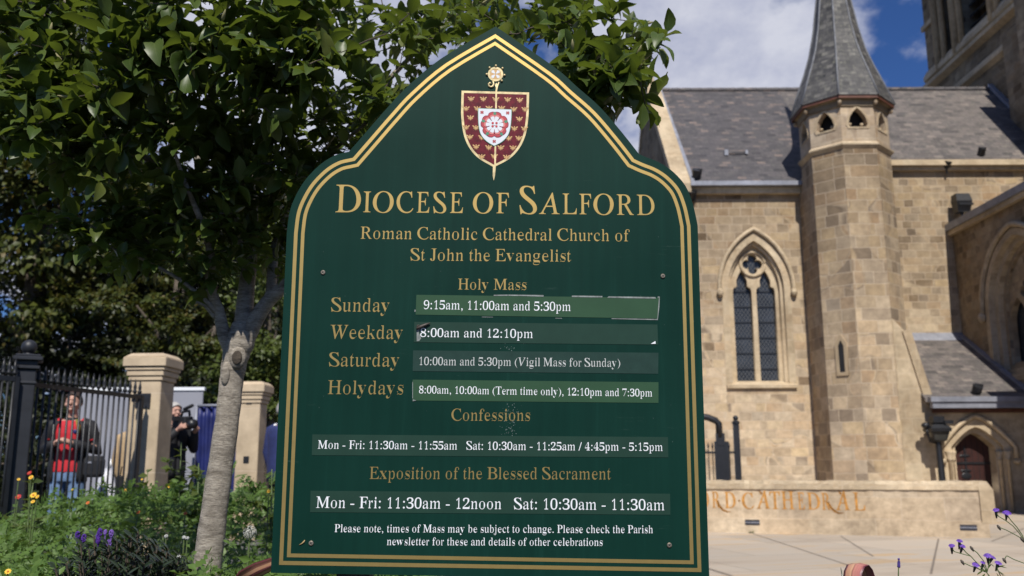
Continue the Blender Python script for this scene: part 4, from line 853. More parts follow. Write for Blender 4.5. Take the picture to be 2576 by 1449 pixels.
flake(k5, [[(2428, 20), (2441, 22), (2438, 90), (2428, 172), (2421, 172), (2420, 60)], [(2120, 166), (2428, 171), (2428, 178), (2120, 171)], [(1255, 156), (1330, 157), (1330, 160), (1255, 159)], [(1745, 164), (1790, 165), (1790, 168), (1745, 167)], [(808, 108), (816, 110), (814, 124), (806, 122)]], M['tape'], p1, -0.0007)
p2 = strip(k5, [(806, 190), (2425, 208), (2430, 342), (803, 326)], M['dark_strip'], [('8:00am and 12:10pm', k5, 845, 1595, 290, 298, 58, W_)])
flake(k5, [[(822, 222), (850, 212), (836, 262), (852, 300), (838, 318), (822, 319)]], M['tape'], p2, -0.0016)
flake(k5, [[(2411, 318), (2413, 336), (2380, 337)]], W_, p2, -0.002, 'peeled_corner')
tw_ = MB(); q_ = [S(*k5(*p)) for p in ((822, 236), (850, 224), (880, 212), (912, 199))]; tw_.tube([(u_, -0.006, v_) for u_, v_ in q_], [0.004, 0.005, 0.0045, 0.0015], 6); q2 = [S(*k5(*p)) for p in ((824, 232), (828, 214), (846, 213))]; tw_.tube([(u_, -0.005, v_) for u_, v_ in q2], [0.002, 0.002, 0.001], 5)
PEEL = pmat('curled_brown_film', (0.07, 0.055, 0.045), 0.5, 0.5, 60); tw_.build('curled_film', PEEL, p2, True, True)
p3 = strip(k5, [(798, 380), (2432, 396), (2430, 536), (795, 518)], M['grey_strip'], [('10:00am and 5:30pm (Vigil Mass for Sunday)', k5, 840, 2177, 478, 490, 54, pmat('dulled_white_vinyl', (0.52, 0.54, 0.52), 0.6, 0.05, 20))])
p4 = strip(k5, [(795, 575), (2432, 592), (2432, 730), (792, 714)], M['green_strip'], [('8:00am, 10:00am (Term time only), 12:10pm and 7:30pm', k5, 837, 2390, 666, 688, 50, W_)])
flake(k5, [[(797, 705), (820, 714), (795, 719)], [(793, 590), (797, 590), (797, 700), (793, 700)]], M['tape'], p4, -0.0016)
p5 = strip(k6, [(260, 120), (2280, 135), (2282, 251), (257, 238)], M['dark_strip'], [('Mon - Fri: 11:30am - 11:55am   Sat: 10:30am - 11:25am / 4:45pm - 5:15pm', k6, 290, 2250, 201, 214, 46, W_)])
p6 = strip(k6, [(250, 440), (2292, 457), (2294, 577), (247, 562)], M['dark_strip'], [('Mon - Fri: 11:30am - 12noon   Sat: 10:30am - 11:30am', k6, 280, 2260, 537, 551, 62, W_)])
SCREW = pmat('weathered_screw', (0.30, 0.26, 0.20), 0.45, 0.3, 60, 0.7)
for K, p in ((k4, (113, 703)), (k4, (2457, 728)), (k6, (253, 738)), (k6, (2288, 749))):
    u_, v_ = S(*K(*p)); b = MB(); b.lathe([(0.0068, 0.0005), (0.0068, 0.0025), (0.005, 0.004)], n=16); b.v = [(x + u_, -z, y + v_) for x, y, z in b.v]; so_ = b.build('screw', SCREW, board, False, True)
    b = MB()
    for r_ in (0.6, 0.6 + math.pi / 2): c_, s_ = math.cos(r_), math.sin(r_); b.add([(u_ + a * c_ - e * s_, -0.0042, v_ + a * s_ + e * c_) for a, e in ((-.004, -.0009), (.004, -.0009), (.004, .0009), (-.004, .0009))], [(0, 1, 2, 3)])
    b.build('slot', M['dark'], so_, False, True)
SMEAR = pmat('dried_smear', (0.10, 0.14, 0.13), 0.7, 0.5, 80)
sm = []
for cx_, cy_, n_, sx, sy in ((1440, 850, 60, 55, 55), (1460, 770, 26, 40, 22), (1440, 362, 14, 25, 12)):
    for k in range(n_):
        x, y = cx_ + rng.normal() * sx * (0.6 if n_ == 60 else 1), cy_ + 40 * (n_ == 60) + rng.normal() * sy; r_ = rng.uniform(1.0, 3.6); u_, v_ = S(*k5(x, y)); sm.append(np.array(circ(u_, v_, r_ * 0.00043, 6, rng.uniform(0, 1))))
for k in range(70): x, y = rng.uniform(-700, 2500), rng.uniform(-700, 900); u_, v_ = S(*k5(max(200, x + 700), y)); sm.append(np.array(circ(u_, v_, rng.uniform(0.0003, 0.0009), 6)))
ls_ = []
me = join([loops_mesh([l], 0.0003) for l in sm]).mesh('smear'); me.transform(Matrix.Translation((0, -0.00031, 0))); tag(obj('paint_smear', me, SMEAR, board, True), kind='stuff')
lf_ = MB(); q_ = [S(*k6(*p)) for p in ((185, 748), (200, 740), (212, 730), (218, 720))]; lf_.tube([(u_, -0.002, v_) for u_, v_ in q_], [0.0006, 0.0015, 0.0025, 0.001], 6); lf_.build('stuck_seed', pmat('dry_seed', (0.42, 0.30, 0.13), 0.6, 0.3, 60), board, True, True)
# crest: staff, shield with bees, small shield with rose
def px_loop(K, pts): return np.array([S(*K(*p)) for p in pts])
def smooth_closed(P_, seg=5):
    P_ = [tuple(p) for p in P_]; n = len(P_); out = []
    for i in range(n):
        p0, p1, p2, p3 = P_[i - 1], P_[i], P_[(i + 1) % n], P_[(i + 2) % n]
        for k in range(seg):
            t = k / seg; out.append(tuple(0.5 * (2 * p1[a] + (-p0[a] + p2[a]) * t + (2 * p0[a] - 5 * p1[a] + 4 * p2[a] - p3[a]) * t * t + (-p0[a] + 3 * p1[a] - 3 * p2[a] + p3[a]) * t ** 3) for a in (0, 1)))
    return np.array(out)
def shield(tl, tr, right, bottom, left):
    a = densify([tr] + right + [bottom], 5); b = densify([bottom] + left + [tl], 5); return np.array([S(*k3(*p)) for p in a + b[1:]])
def flat(name, loops, m, par, y, th=0.0006):
    ls = []
    for l in loops:
        ls.append(l)
    me = loops_mesh(ls, th); me.transform(Matrix.Translation((0, y, 0))); return obj(name, me, m, par, True)
CG = pmat('crest_gold', (0.62, 0.50, 0.26), 0.4, 0.35, 45, 0.3); MAR = pmat('crest_maroon', (0.115, 0.006, 0.014), 0.45, 0.5, 55, spec=0.2); BEE = pmat('bee_gold', (0.55, 0.33, 0.12), 0.5, 0.1, 30); CW = pmat('crest_white', (0.68, 0.71, 0.74), 0.45, 0.04, 20)
CRED = pmat('rose_red', (0.42, 0.025, 0.035), 0.45, 0.2, 40); CPK = pmat('rose_blush', (0.60, 0.17, 0.16), 0.45, 0.15, 40); CGR = pmat('sepal_green', (0.05, 0.22, 0.12), 0.45, 0.2, 40); CPU = pmat('rose_wine', (0.20, 0.012, 0.045), 0.45, 0.2, 40)
SH = shield((297, 635), (870, 650), [(868, 760), (862, 880), (840, 1010), (790, 1120), (705, 1212)], (570, 1285), [(440, 1208), (362, 1120), (315, 1010), (294, 860), (294, 740)])
SH = SH[::-1] if area(SH) < 0 else SH
cr = flat('crest', [SH], CG, board, -0.0008, 0.0008)
SI = inset(SH, 0.0072); flat('shield_field', [SI], MAR, cr, -0.0012, 0.0004)
bees = []
def bee(x, y, s=1.0):
    u_, v_ = S(*k3(x, y)); e = 0.000336 * s
    o = []
    for pts in ([(-7, -4), (-8, 6), (-4, 14), (0, 17), (4, 14), (8, 6), (7, -4), (0, -26)], ):
        o.append(np.array([(u_ + a * e, v_ + b * e) for a, b in pts]))
    o.append(np.array([(u_ + 5.8 * e * math.cos(t), v_ + (20 + 5.8 * math.sin(t)) * e) for t in np.linspace(0, 2 * math.pi, 9)[:-1]]))
    for sx in (-1, 1):
        w = [(6, 8), (20, 22), (32, 24), (30, 14), (20, 6), (8, 2)]; w2 = [(7, 0), (20, 3), (24, -4), (14, -8), (7, -6)]
        o += [np.array([(u_ + sx * a * e, v_ + b * e) for a, b in q][::sx]) for q in (w, w2)]
        o.append(np.array([(u_ + sx * a * e, v_ + b * e) for a, b in [(6, -6), (15, -16), (17, -24), (14, -18), (5, -10)]][::sx]))
    return o
for x, y in ((377, 708), (481, 709), (587, 712), (688, 714), (790, 718), (335, 790), (430, 790), (530, 787), (637, 787), (740, 796), (835, 797), (372, 868), (787, 879), (335, 950), (418, 952), (745, 960), (830, 962), (367, 1032), (783, 1042), (468, 1035), (697, 1042), (420, 1115), (527, 1120), (630, 1122), (733, 1124), (468, 1198), (574, 1196), (678, 1203)):
    bees += bee(x, y, 1.0)
bme = join([loops_mesh([l], 0.0003) for l in bees]).mesh('bees'); bme.transform(Matrix.Translation((0, -0.0015, 0))); obj('bee', bme, BEE, cr, True)
stf = np.array([S(*k3(*p)) for p in ((574, 1275), (584, 640), (588, 612), (580, 590), (590, 570), (604, 580), (610, 560), (618, 566), (606, 600), (598, 640), (588, 1275), (580, 1360), (570, 1400), (561, 1360), (563, 1275))]); stf = stf[::-1] if area(stf) < 0 else stf
flat('staff', [stf], CG, cr, -0.0024, 0.0009)
c0 = S(*k3(585, 495)); e_ = 0.000336
flat('staff_head', [np.array(circ(*c0, 70 * e_, 28)), np.array(circ(*c0, 50 * e_, 28))[::-1]], CG, cr, -0.0014, 0.0014); flat('head_disc', [np.array(circ(*c0, 51 * e_, 28))], BEE, cr, -0.0008, 0.0008)
pet = []
for k in range(4):
    a = math.pi / 4 + k * math.pi / 2; d_ = np.array([math.cos(a), math.sin(a)]); n_ = np.array([-d_[1], d_[0]]); pet.append(np.array([np.array(c0) + (d_ * p + n_ * q) * e_ for p, q in ((8, -3), (38, -16), (50, 0), (38, 16), (8, 3))]))
flat('quarter_mark', pet, CW, cr, -0.0012, 0.0004)
bd = MB()
for x, y in ((588, 425), (535, 442), (644, 447), (511, 498), (661, 505), (638, 552)): u_, v_ = S(*k3(x, y)); bd.ball((u_, -0.002, v_), 0.0038, 10, 8)
u_ = [S(*k3(*p)) for p in ((560, 545), (570, 580), (562, 600), (545, 606), (528, 596), (526, 578), (538, 568), (546, 578))]; bd.tube([(a, -0.0015, b) for a, b in u_], [0.003, 0.0034, 0.0036, 0.0034, 0.003, 0.0028, 0.0026, 0.0026], 6); bd.build('bead', CG, cr, True, True)
S2 = shield((435, 785), (724, 795), [(722, 870), (712, 960), (690, 1022), (640, 1075)], (573, 1110), [(505, 1068), (458, 1010), (440, 940), (435, 860)]); S2 = S2[::-1] if area(S2) < 0 else S2
flat('inner_shield', [S2], CGR, cr, -0.0030, 0.0010); flat('inner_field', [inset(S2, 0.0016)], CW, cr, -0.0034, 0.0004)
rc = np.array(S(*k3(577, 928)))
def petal(k, r0, r1, w, notch=0.0):
    a = math.pi / 2 + math.pi / 5 + k * 2 * math.pi / 5; d_ = np.array([math.cos(a), math.sin(a)]); n_ = np.array([-d_[1], d_[0]])
    pr_ = [(r0, -6), (r1 * .55, -w * .72), (r1 * .82, -w), (r1 * .97, -w * .72), (r1, -w * .3), (r1 * (1 - notch), 0), (r1, w * .3), (r1 * .97, w * .72), (r1 * .82, w), (r1 * .55, w * .72), (r0, 6)]
    return smooth_closed([rc + (d_ * p + n_ * q) * e_ for p, q in pr_], 3)
sep_ = []
for k in range(5):
    a = math.pi / 2 + k * 2 * math.pi / 5; d_ = np.array([math.cos(a), math.sin(a)]); n_ = np.array([-d_[1], d_[0]]); sep_.append(smooth_closed([rc + (d_ * p + n_ * q) * e_ for p, q in ((92, -5), (104, -14), (114, -11), (123, 0), (114, 11), (104, 14), (92, 5))], 3))
flat('sepal', sep_, CGR, cr, -0.0046, 0.0004)
for i_, (r1, w, m_, y_) in enumerate(((120, 68, CPU, -0.0038), (113, 62, CRED, -0.0042), (92, 50, CPK, -0.0050), (76, 40, CW, -0.0054))):
    mm = join([loops_mesh([petal(k, 4, r1, w, 0.10)], 0.0004) for k in range(5)]).mesh('petal')
    for k_, v in enumerate(mm.vertices): v.co.y -= 0.00004 * (k_ * 5 // len(mm.vertices))
    mm.transform(Matrix.Translation((0, y_, 0))); obj('rose_petal', mm, m_, cr, True)
cl = []
for k in range(5):
    a = -math.pi / 2 + k * 2 * math.pi / 5; d_ = np.array([math.cos(a), math.sin(a)]); n_ = np.array([-d_[1], d_[0]]); cl.append(np.array([rc + (d_ * p + n_ * q) * e_ for p, q in ((46, -2), (82, -5), (82, 5), (46, 2))]))
flat('rose_vein', cl, CPU, cr, -0.0060, 0.0004); flat('rose_heart', [np.array(circ(*(rc + np.array([a, b]) * e_), 11 * e_, 10)) for a, b in ((-17, 14), (17, 14), (-17, -16), (17, -16))], CRED, cr, -0.0062, 0.0004); flat('rose_centre', [np.array(circ(*rc, 8 * e_, 12))], CW, cr, -0.0064, 0.0004)
ml = []
for x, y in ((470, 822), (688, 827), (574, 1068)):
    c_ = np.array(S(*k3(x, y)))
    for k in range(4):
        a = math.pi / 4 + k * math.pi / 2; d_ = np.array([math.cos(a), math.sin(a)]); n_ = np.array([-d_[1], d_[0]]); ml.append(np.array([c_ + (d_ * p + n_ * q) * e_ for p, q in ((1, -2), (14, -8), (17, 0), (14, 8), (1, 2))]))
mm = join([loops_mesh([l], 0.0004) for l in ml]).mesh('cross'); mm.transform(Matrix.Translation((0, -0.0039, 0))); obj('small_cross', mm, CRED, cr, True)

# ------------------------------------------------------------------ foliage helpers
def unit(a): return a / np.maximum(np.linalg.norm(a, axis=-1, keepdims=True), 1e-9)
def leaf_template(stations, width, curl, fold, wave, seed):
    """a leaf of unit length along +y: three columns, drooping, folded along the midrib, wavy at the edge"""
    r_ = np.random.default_rng(seed); V_, U_ = [], []
    for k, (t, w) in enumerate(stations):
        y = t - 0.12 * curl * t * t; z = -curl * 0.42 * t * t; h = w * width / 2
        for sx in (-1, 0, 1):
            V_.append((sx * h, y, z + abs(sx) * (h * fold + wave * r_.uniform(-1, 1) * (0.2 < t < 0.95)))); U_.append((sx, t))
    n = len(stations); T_ = []
    for k in range(n - 1):
        for c in (0, 1): a = k * 3 + c; T_.append((a, a + 1, a + 4, a + 3))
    return np.array(V_), np.array(T_), np.array(U_)
def scatter(temps, pos, fwd, up, size, sel):
    """place leaves: pos (N,3), fwd along the leaf, up roughly its upper side"""
    Vs, Ts, Us, base = [], [], [], 0
    fwd = unit(fwd); side_ = unit(np.cross(fwd, up)); upv = np.cross(side_, fwd)
    for k, (tv, tt, tu) in enumerate(temps):
        m = sel == k; n = int(m.sum())
        if not n: continue
        P_ = pos[m][:, None] + size[m][:, None, None] * (side_[m][:, None] * tv[None, :, :1] + fwd[m][:, None] * tv[None, :, 1:2] + upv[m][:, None] * tv[None, :, 2:])
        Vs.append(P_.reshape(-1, 3)); Ts.append((tt[None] + (np.arange(n) * len(tv))[:, None, None] + base).reshape(-1, 4)); Us.append(np.tile(tu, (n, 1))); base += n * len(tv)
    return np.concatenate(Vs), np.concatenate(Ts), np.concatenate(Us)
ST = [(0.0, 0.06), (0.09, 0.10), (0.22, 0.62), (0.42, 0.98), (0.62, 1.0), (0.80, 0.70), (0.93, 0.30), (1.0, 0.02)]
MAG = [leaf_template(ST, 0.50, c, f, w, i) for i, (c, f, w) in enumerate(((0.6, 0.45, 0.03), (1.1, 0.55, 0.045), (0.3, 0.35, 0.05), (1.5, 0.4, 0.04), (0.8, 0.75, 0.03), (-0.35, 0.3, 0.06)))]
SIMPLE = [leaf_template([(0, 0.1), (0.45, 1.0), (1.0, 0.04)], 0.62, c, f, 0, 9 + i) for i, (c, f) in enumerate(((0.3, 0.3), (0.8, 0.15), (0.5, 0.5)))]

# ------------------------------------------------------------------ the magnolia beside the board
mag = thing('magnolia_tree', 'grey barked magnolia tree with large glossy leaves left of the notice board', 'tree', (-1.3, 3.8, 0.45))
def limb(pts, Y, w):                     # pts in photo points, Y depth per point, w width in photo points
    Y = Y if isinstance(Y, (list, tuple)) else [Y] * len(pts)
    return [Vector(at(px, py, y)) for (px, py), y in zip(pts, Y)], [q / 2 * y / F for q, y in zip(w, Y)]
limbs = []
def grow(path, rad, n=4):
    P_ = []; rr = []
    for i in range(len(path) - 1):
        p0, p1, p2, p3 = path[max(i - 1, 0)], path[i], path[i + 1], path[min(i + 2, len(path) - 1)]
        for k in range(n):
            t = k / n; P_.append(0.5 * (2 * p1 + (p2 - p0) * t + (2 * p0 - 5 * p1 + 4 * p2 - p3) * t * t + (3 * p1 - p0 - 3 * p2 + p3) * t ** 3)); rr.append(rad[i] * (1 - t) + rad[i + 1] * t)
    return P_ + [path[-1]], rr + [rad[-1]]
trunk_p, trunk_r = limb([(470, 1720), (500, 1560), (518, 1449), (544, 1248), (572, 1053), (582, 960), (592, 900), (604, 858), (612, 815)], 3.8, [96, 80, 69, 62, 58, 58, 64, 74, 52])
LB = [([(590, 900), (566, 850), (549, 777), (527, 713), (531, 651), (516, 583), (470, 470), (420, 330)], [3.8, 3.76, 3.7, 3.6, 3.5, 3.35, 3.1, 2.85], [36, 34, 28, 25, 22, 18, 12, 7]),
      ([(604, 870), (612, 826), (618, 745), (627, 664), (634, 567), (634, 502), (625, 400), (610, 250), (640, 60)], [3.8, 3.8, 3.82, 3.85, 3.9, 3.95, 4.0, 4.1, 4.2], [52, 50, 42, 38, 30, 26, 20, 14, 8]),
      ([(608, 880), (640, 810), (672, 761), (716, 719), (800, 640), (920, 520), (1060, 400), (1220, 300), (1380, 210), (1480, 170), (1580, 130)], [3.8, 3.78, 3.75, 3.7, 3.65, 3.6, 3.5, 3.4, 3.3, 3.2, 3.1], [46, 42, 36, 32, 28, 24, 20, 16, 11, 8, 5]),
      ([(650, 800), (680, 740), (686, 664), (705, 583), (760, 470), (850, 360), (960, 220), (1100, 80), (1250, -40)], [3.78, 3.8, 3.85, 3.95, 4.05, 4.15, 4.2, 4.2, 4.2], [30, 27, 26, 25, 22, 19, 15, 10, 6]),
      ([(634, 570), (590, 560), (528, 522), (460, 465), (389, 411), (310, 365), (239, 333), (167, 289), (83, 217), (0, 122), (-80, 20)], [3.9, 3.8, 3.65, 3.5, 3.4, 3.3, 3.2, 3.1, 3.0, 2.9, 2.8], [24, 22, 20, 18, 17, 15, 14, 12, 10, 8, 6]),
      ([(239, 333), (190, 250), (172, 140), (163, 0), (160, -150)], [3.2, 3.15, 3.1, 3.05, 3.0], [11, 9, 8, 6, 4]),
      ([(634, 500), (611, 470), (600, 389), (605, 344), (572, 300), (510, 230), (455, 161), (435, 90), (430, 0)], [3.9, 3.75, 3.5, 3.3, 3.1, 2.9, 2.75, 2.65, 2.6], [16, 14, 13, 12, 10, 8, 7, 5, 4]),
      ([(635, 530), (666, 489), (738, 461), (866, 355), (960, 280), (1040, 230)], [3.95, 3.8, 3.6, 3.4, 3.3, 3.2], [16, 15, 13, 10, 8, 5]),
      ([(572, 300), (620, 250), (690, 190), (720, 120), (760, 30)], [3.1, 2.95, 2.85, 2.75, 2.7], [8, 7, 6, 5, 4]),
      ([(549, 790), (500, 740), (430, 690), (330, 640), (250, 620)], [3.7, 3.6, 3.5, 3.4, 3.3], [14, 11, 9, 6, 3]),
      ([(540, 800), (515, 770), (494, 760)], [3.7, 3.62, 3.58], [10, 8, 6]),
      ([(627, 620), (570, 600), (500, 590), (400, 560), (320, 520)], [3.86, 3.8, 3.7, 3.6, 3.5], [14, 12, 10, 7, 4]),
      ([(645, 600), (700, 530), (775, 500), (830, 440)], [3.9, 3.9, 3.9, 3.9], [12, 10, 8, 5]),
      ([(620, 640), (640, 500), (700, 300), (800, 100), (900, -150), (950, -400)], [3.9, 4.2, 4.6, 4.9, 5.1, 5.2], [20, 18, 16, 13, 9, 5]),
      ([(620, 640), (560, 480), (420, 300), (300, 100), (150, -150), (60, -350)], [3.9, 4.2, 4.6, 4.9, 5.1, 5.2], [20, 18, 16, 13, 9, 5])]
tb_ = MB(); p_, r_ = grow(trunk_p, trunk_r, 5); r_ = [q * (1 + 0.03 * math.sin(i * 2.1)) for i, q in enumerate(r_)]; tb_.tube(p_, r_, 20); trunk = tb_.build('trunk', M['bark'], mag, True)
kn = MB(); kc = Vector(at(601, 898, 3.69)); kc = Vector(at(598, 900, 3.757)); kn.ball(kc, (0.034, 0.028, 0.05), 16, 10); kn.ball(Vector(at(568, 940, 3.755)), (0.02, 0.02, 0.05), 12, 8); kno = kn.build('knot', M['bark'], trunk, True)
kh = MB(); kh.ball(kc + Vector((0.003, -0.020, -0.002)), (0.022, 0.012, 0.030), 12, 8); kh.build('knot_hole', M['bark_dark'], kno, True)
nodes, nrad, LBP = [], [], []
for pts, Y, w in LB:
    Y = [3.8 + (q - 3.8) * (0.55 if q < 3.8 else 1.0) for q in Y]; p, r = limb(pts, Y, w); p, r = grow(p, r, 4); LBP.append((p, r)); b = MB(); b.tube(p, r, 10); b.build('limb', M['bark'], mag, True); nodes += p[4:]; nrad += r[4:]
nodes = np.array([tuple(p) for p in nodes])
# rosettes of leaves at the ends of twigs spread through the crown
cl_p = []
def blob(n, px, py, Y, sx, sy, sY):
    a = np.stack([rng.normal(px, sx, n), rng.normal(py, sy, n), rng.normal(Y, sY, n)], -1); cl_p.extend(a)
blob(120, 250, 130, 3.75, 180, 150, 0.35); blob(110, 560, 130, 3.8, 150, 140, 0.35); blob(95, 840, 150, 3.9, 130, 120, 0.3); blob(70, 130, 300, 3.7, 110, 90, 0.3)
blob(80, 420, 400, 3.8, 170, 90, 0.4); blob(60, 700, 380, 3.95, 100, 90, 0.3); blob(45, 560, 560, 3.8, 150, 60, 0.3); blob(30, 380, 560, 3.7, 90, 60, 0.3)
blob(80, 1080, 60, 3.9, 110, 70, 0.3); blob(50, 1290, 40, 3.9, 90, 50, 0.25); blob(18, 1430, 10, 3.7, 55, 36, 0.2)
blob(34, 1500, 175, 3.3, 62, 45, 0.15); blob(12, 1440, 120, 3.35, 40, 25, 0.15); blob(10, 1575, 190, 3.2, 22, 40, 0.1); blob(10, 1490, 245, 3.3, 34, 18, 0.1); blob(30, 820, 330, 3.6, 70, 60, 0.2)
blob(34, 380, 60, 3.12, 120, 60, 0.08); blob(34, 620, 110, 3.14, 110, 60, 0.08); blob(24, 500, 190, 3.16, 130, 45, 0.08); blob(18, 860, 110, 3.2, 80, 60, 0.1); blob(8, 690, 215, 3.15, 40, 25, 0.1); blob(12, 150, 60, 3.1, 80, 60, 0.1)
blob(22, 390, 650, 3.7, 60, 40, 0.12); blob(16, 270, 600, 3.6, 60, 50, 0.12); blob(14, 500, 690, 3.8, 40, 30, 0.1); blob(14, 160, 500, 3.5, 70, 50, 0.12); blob(10, 690, 620, 3.9, 30, 50, 0.1)
blob(60, 230, 330, 3.35, 130, 70, 0.15); blob(40, 90, 240, 3.2, 90, 80, 0.12); blob(45, 420, 330, 3.5, 90, 80, 0.15); blob(40, 650, 300, 3.6, 80, 80, 0.15); blob(36, 430, 520, 3.6, 110, 60, 0.15); blob(26, 640, 520, 3.6, 60, 60, 0.1); blob(24, 600, 640, 4.3, 80, 40, 0.15); blob(40, 560, 420, 3.55, 100, 70, 0.12)
blob(40, 350, -230, 3.9, 330, 110, 0.3); blob(30, 800, -230, 4.0, 280, 110, 0.3); blob(25, 350, -150, 3.2, 260, 70, 0.15); blob(90, 0, 40, 3.8, 120, 150, 0.4)
blob(50, 560, 330, 4.4, 260, 180, 0.35)
for p_, r_ in LBP:                       # leaves hide the limbs above the fork
    m_ = len(p_)
    for q in p_[int(m_ * 0.42):]:
        for k in range(2):
            o_ = np.array(q) + rng.normal(0, 0.10, 3) + np.array([0, -0.13, 0.03]); a_ = proj(o_); cl_p.append((a_[0], a_[1], o_[1]))
cl_p = np.array(cl_p); P_ = np.array([at(a, b, max(3.02, c)) for a, b, c in cl_p]); pp = proj(P_)
bx = np.array([682, 725, 760, 880, 1000, 1120, 1247, 1370, 1490, 1610]); by = np.array([900, 560, 440, 370, 245, 150, 66, 150, 255, 380])
inboard = (pp[:, 0] > 660) & (pp[:, 0] < 1640) & (pp[:, 1] > np.interp(pp[:, 0], bx, by) - 60) & (P_[:, 1] < 3.0)
low = pp[:, 1] > np.interp(pp[:, 0], [-200, 120, 260, 420, 700, 760, 1000], [430, 540, 680, 730, 720, 620, 540]) + rng.normal(0, 45, len(pp))
sky_r = (pp[:, 0] > 1100) & (pp[:, 0] < 1400) & (pp[:, 1] > 0.0 + np.interp(pp[:, 0], [1100, 1400], [150, 50]))
sunpath = (np.abs(P_[:, 0] + 1.12) < 0.34) & (P_[:, 1] < 3.75) & (P_[:, 2] - (3.8 - P_[:, 1]) * 1.15 < 2.02)
mid_ = np.exp(-((pp[:, 0] - 570) / 260) ** 2 - ((pp[:, 1] - 330) / 190) ** 2)
thinout = (rng.random(len(P_)) < np.where(P_[:, 1] > 3.75, 0.38, 0.12) + 0.30 * mid_) & (pp[:, 0] < 1350)
keep = ~(inboard | sunpath | thinout | low | sky_r | (P_[:, 2] < 1.9)); P_ = P_[keep]
tw = MB(); pos, fw, upv, siz, sel = [], [], [], [], []; budv = MB()
d0 = np.array([np.linalg.norm(nodes - p, axis=1).min() for p in P_]); P_ = P_[np.argsort(d0)]
for p in P_:
    d = nodes - p; dist = np.linalg.norm(d, axis=1) + 0.25 * np.maximum(0, nodes[:, 2] - p[2]); j = int(np.argmin(dist)); a = nodes[j]
    v = p - a; L = np.linalg.norm(v)
    if L > 0.8: continue
    mid = a + v * 0.55 + np.array([rng.normal() * 0.06 * L, rng.normal() * 0.06 * L, -0.10 * L]); path = [a, a * 0.45 + mid * 0.55 + rng.normal(0, 0.02, 3) * L, mid, p]
    nodes = np.concatenate([nodes, [mid], [(mid + p) / 2]])
    r0 = min(0.006, 0.0025 + 0.004 * L); tw.tube(path, [r0, r0 * 0.85, r0 * 0.65, r0 * 0.4], 5, cap=False)
    ax = unit((p - mid)[None])[0]; ax = unit((ax + np.array([0, 0, 0.35]))[None])[0]
    n = rng.integers(6, 10); s0 = rng.uniform(0.056, 0.098) * (1.3 if p[1] < 3.3 else 1.0)
    e1 = unit(np.cross(ax, np.array([0.3, 0.2, 1.0]))[None])[0]; e2 = np.cross(ax, e1); ph0 = rng.uniform(0, 6.28)
    for k in range(n):
        t = k / n; ph = ph0 + k * 2.4; lean = 0.35 + 0.75 * (1 - t)
        d_ = unit((ax * (1 - 0.55 * lean) + (e1 * math.cos(ph) + e2 * math.sin(ph)) * lean + np.array([0, 0, -0.12]) + rng.normal(0, 0.14, 3))[None])[0]
        base = p - ax * 0.10 * (1 - t) * rng.uniform(0.6, 1.6)
        pos.append(base); fw.append(d_); upv.append(ax * 0.5 + np.array([0, 0, 0.8]) + rng.normal(0, 0.25, 3)); siz.append(s0 * rng.uniform(0.6, 1.25)); sel.append(rng.integers(0, 6))
    if rng.random() < 0.16: budv.tube([p, p + ax * 0.012, p + ax * 0.026, p + ax * 0.045], [0.003, 0.0065, 0.006, 0.0012], 7)
tw.build('twigs', M['twig'], mag)
V_, T_, UV_ = scatter(MAG, np.array(pos), np.array(fw), np.array(upv), np.array(siz), np.array(sel))
obj('crown', big_mesh(V_, T_, 'crown', True, UV_), M['magnolia_leaf'], mag)
tag(budv.build('buds', pmat('downy_bud', (0.24, 0.22, 0.10), 0.7, 0.2, 60), mag, True), kind='stuff')

# ------------------------------------------------------------------ trees and shrubs behind the gate
def tree(name, label, cat, base, height, crown, m, n, lsize, group, trunk_r=0.22, seed=0):
    """trunk with boughs, crown of leaf sprays clustered along them; crown = list of (centre offset, radii)"""
    r_ = np.random.default_rng(seed); t = thing(name, label, cat, tuple(base), group)
    b = MB(); top = Vector(base) + Vector((0, 0, height)); b.tube([Vector(base) + Vector((0, 0, -0.2)), Vector(base) + Vector((0.1, 0, height * 0.3)), Vector(base) + Vector((-0.1, 0.1, height * 0.65)), top], [trunk_r, trunk_r * 0.8, trunk_r * 0.5, 0.04], 10); b.build('trunk', M['bark_dark'], t, True)
    b = MB(); pos, fwd, upv, siz = [], [], [], []; tot = sum(c[1][0] * c[1][1] * c[1][2] for c in crown)
    for off, rad in crown:
        c = np.array(base) + np.array(off); ns = max(5, int(n * rad[0] * rad[1] * rad[2] / tot / 90))
        st_ = Vector(base) + Vector((0, 0, max(0.3, min(height * 0.8, off[2] * 0.7)))); b.tube([st_, st_.lerp(Vector(c), 0.5) + Vector((0, 0, 0.15)), Vector(c)], [trunk_r * 0.32, trunk_r * 0.2, 0.02], 6)
        for k in range(ns):                      # sprays: flat layered clumps, denser towards the outside
            u_ = unit(r_.normal(size=(1, 3)))[0]; q = c + u_ * np.array(rad) * r_.uniform(0.25, 1.0) ** 0.6
            sr = r_.uniform(0.35, 0.8) * min(rad) * 0.55; m_ = r_.integers(50, 130)
            l_ = r_.normal(size=(m_, 3)) * np.array([sr, sr, sr * 0.42]) * 0.62; pos.append(q + l_); o_ = unit(l_ + u_ * sr * 0.8 + np.array([0, 0, -0.25 * sr])); fwd.append(o_ + r_.normal(size=(m_, 3)) * 0.5); upv.append(np.array([0, -0.35, 1.0]) + u_ * 0.4 + r_.normal(size=(m_, 3)) * 0.45); siz.append(r_.uniform(0.7, 1.25, m_) * lsize)
    b.build('boughs', M['bark_dark'], t)
    pos, fwd, upv, siz = map(np.concatenate, (pos, fwd, upv, siz)); V_, T_, UV_ = scatter(SIMPLE, pos, fwd, upv, siz, r_.integers(0, 3, len(pos)))
    obj('crown', big_mesh(V_, T_, 'crown', True, UV_), m, t); return t
BG = 'trees behind the gate and pillars'
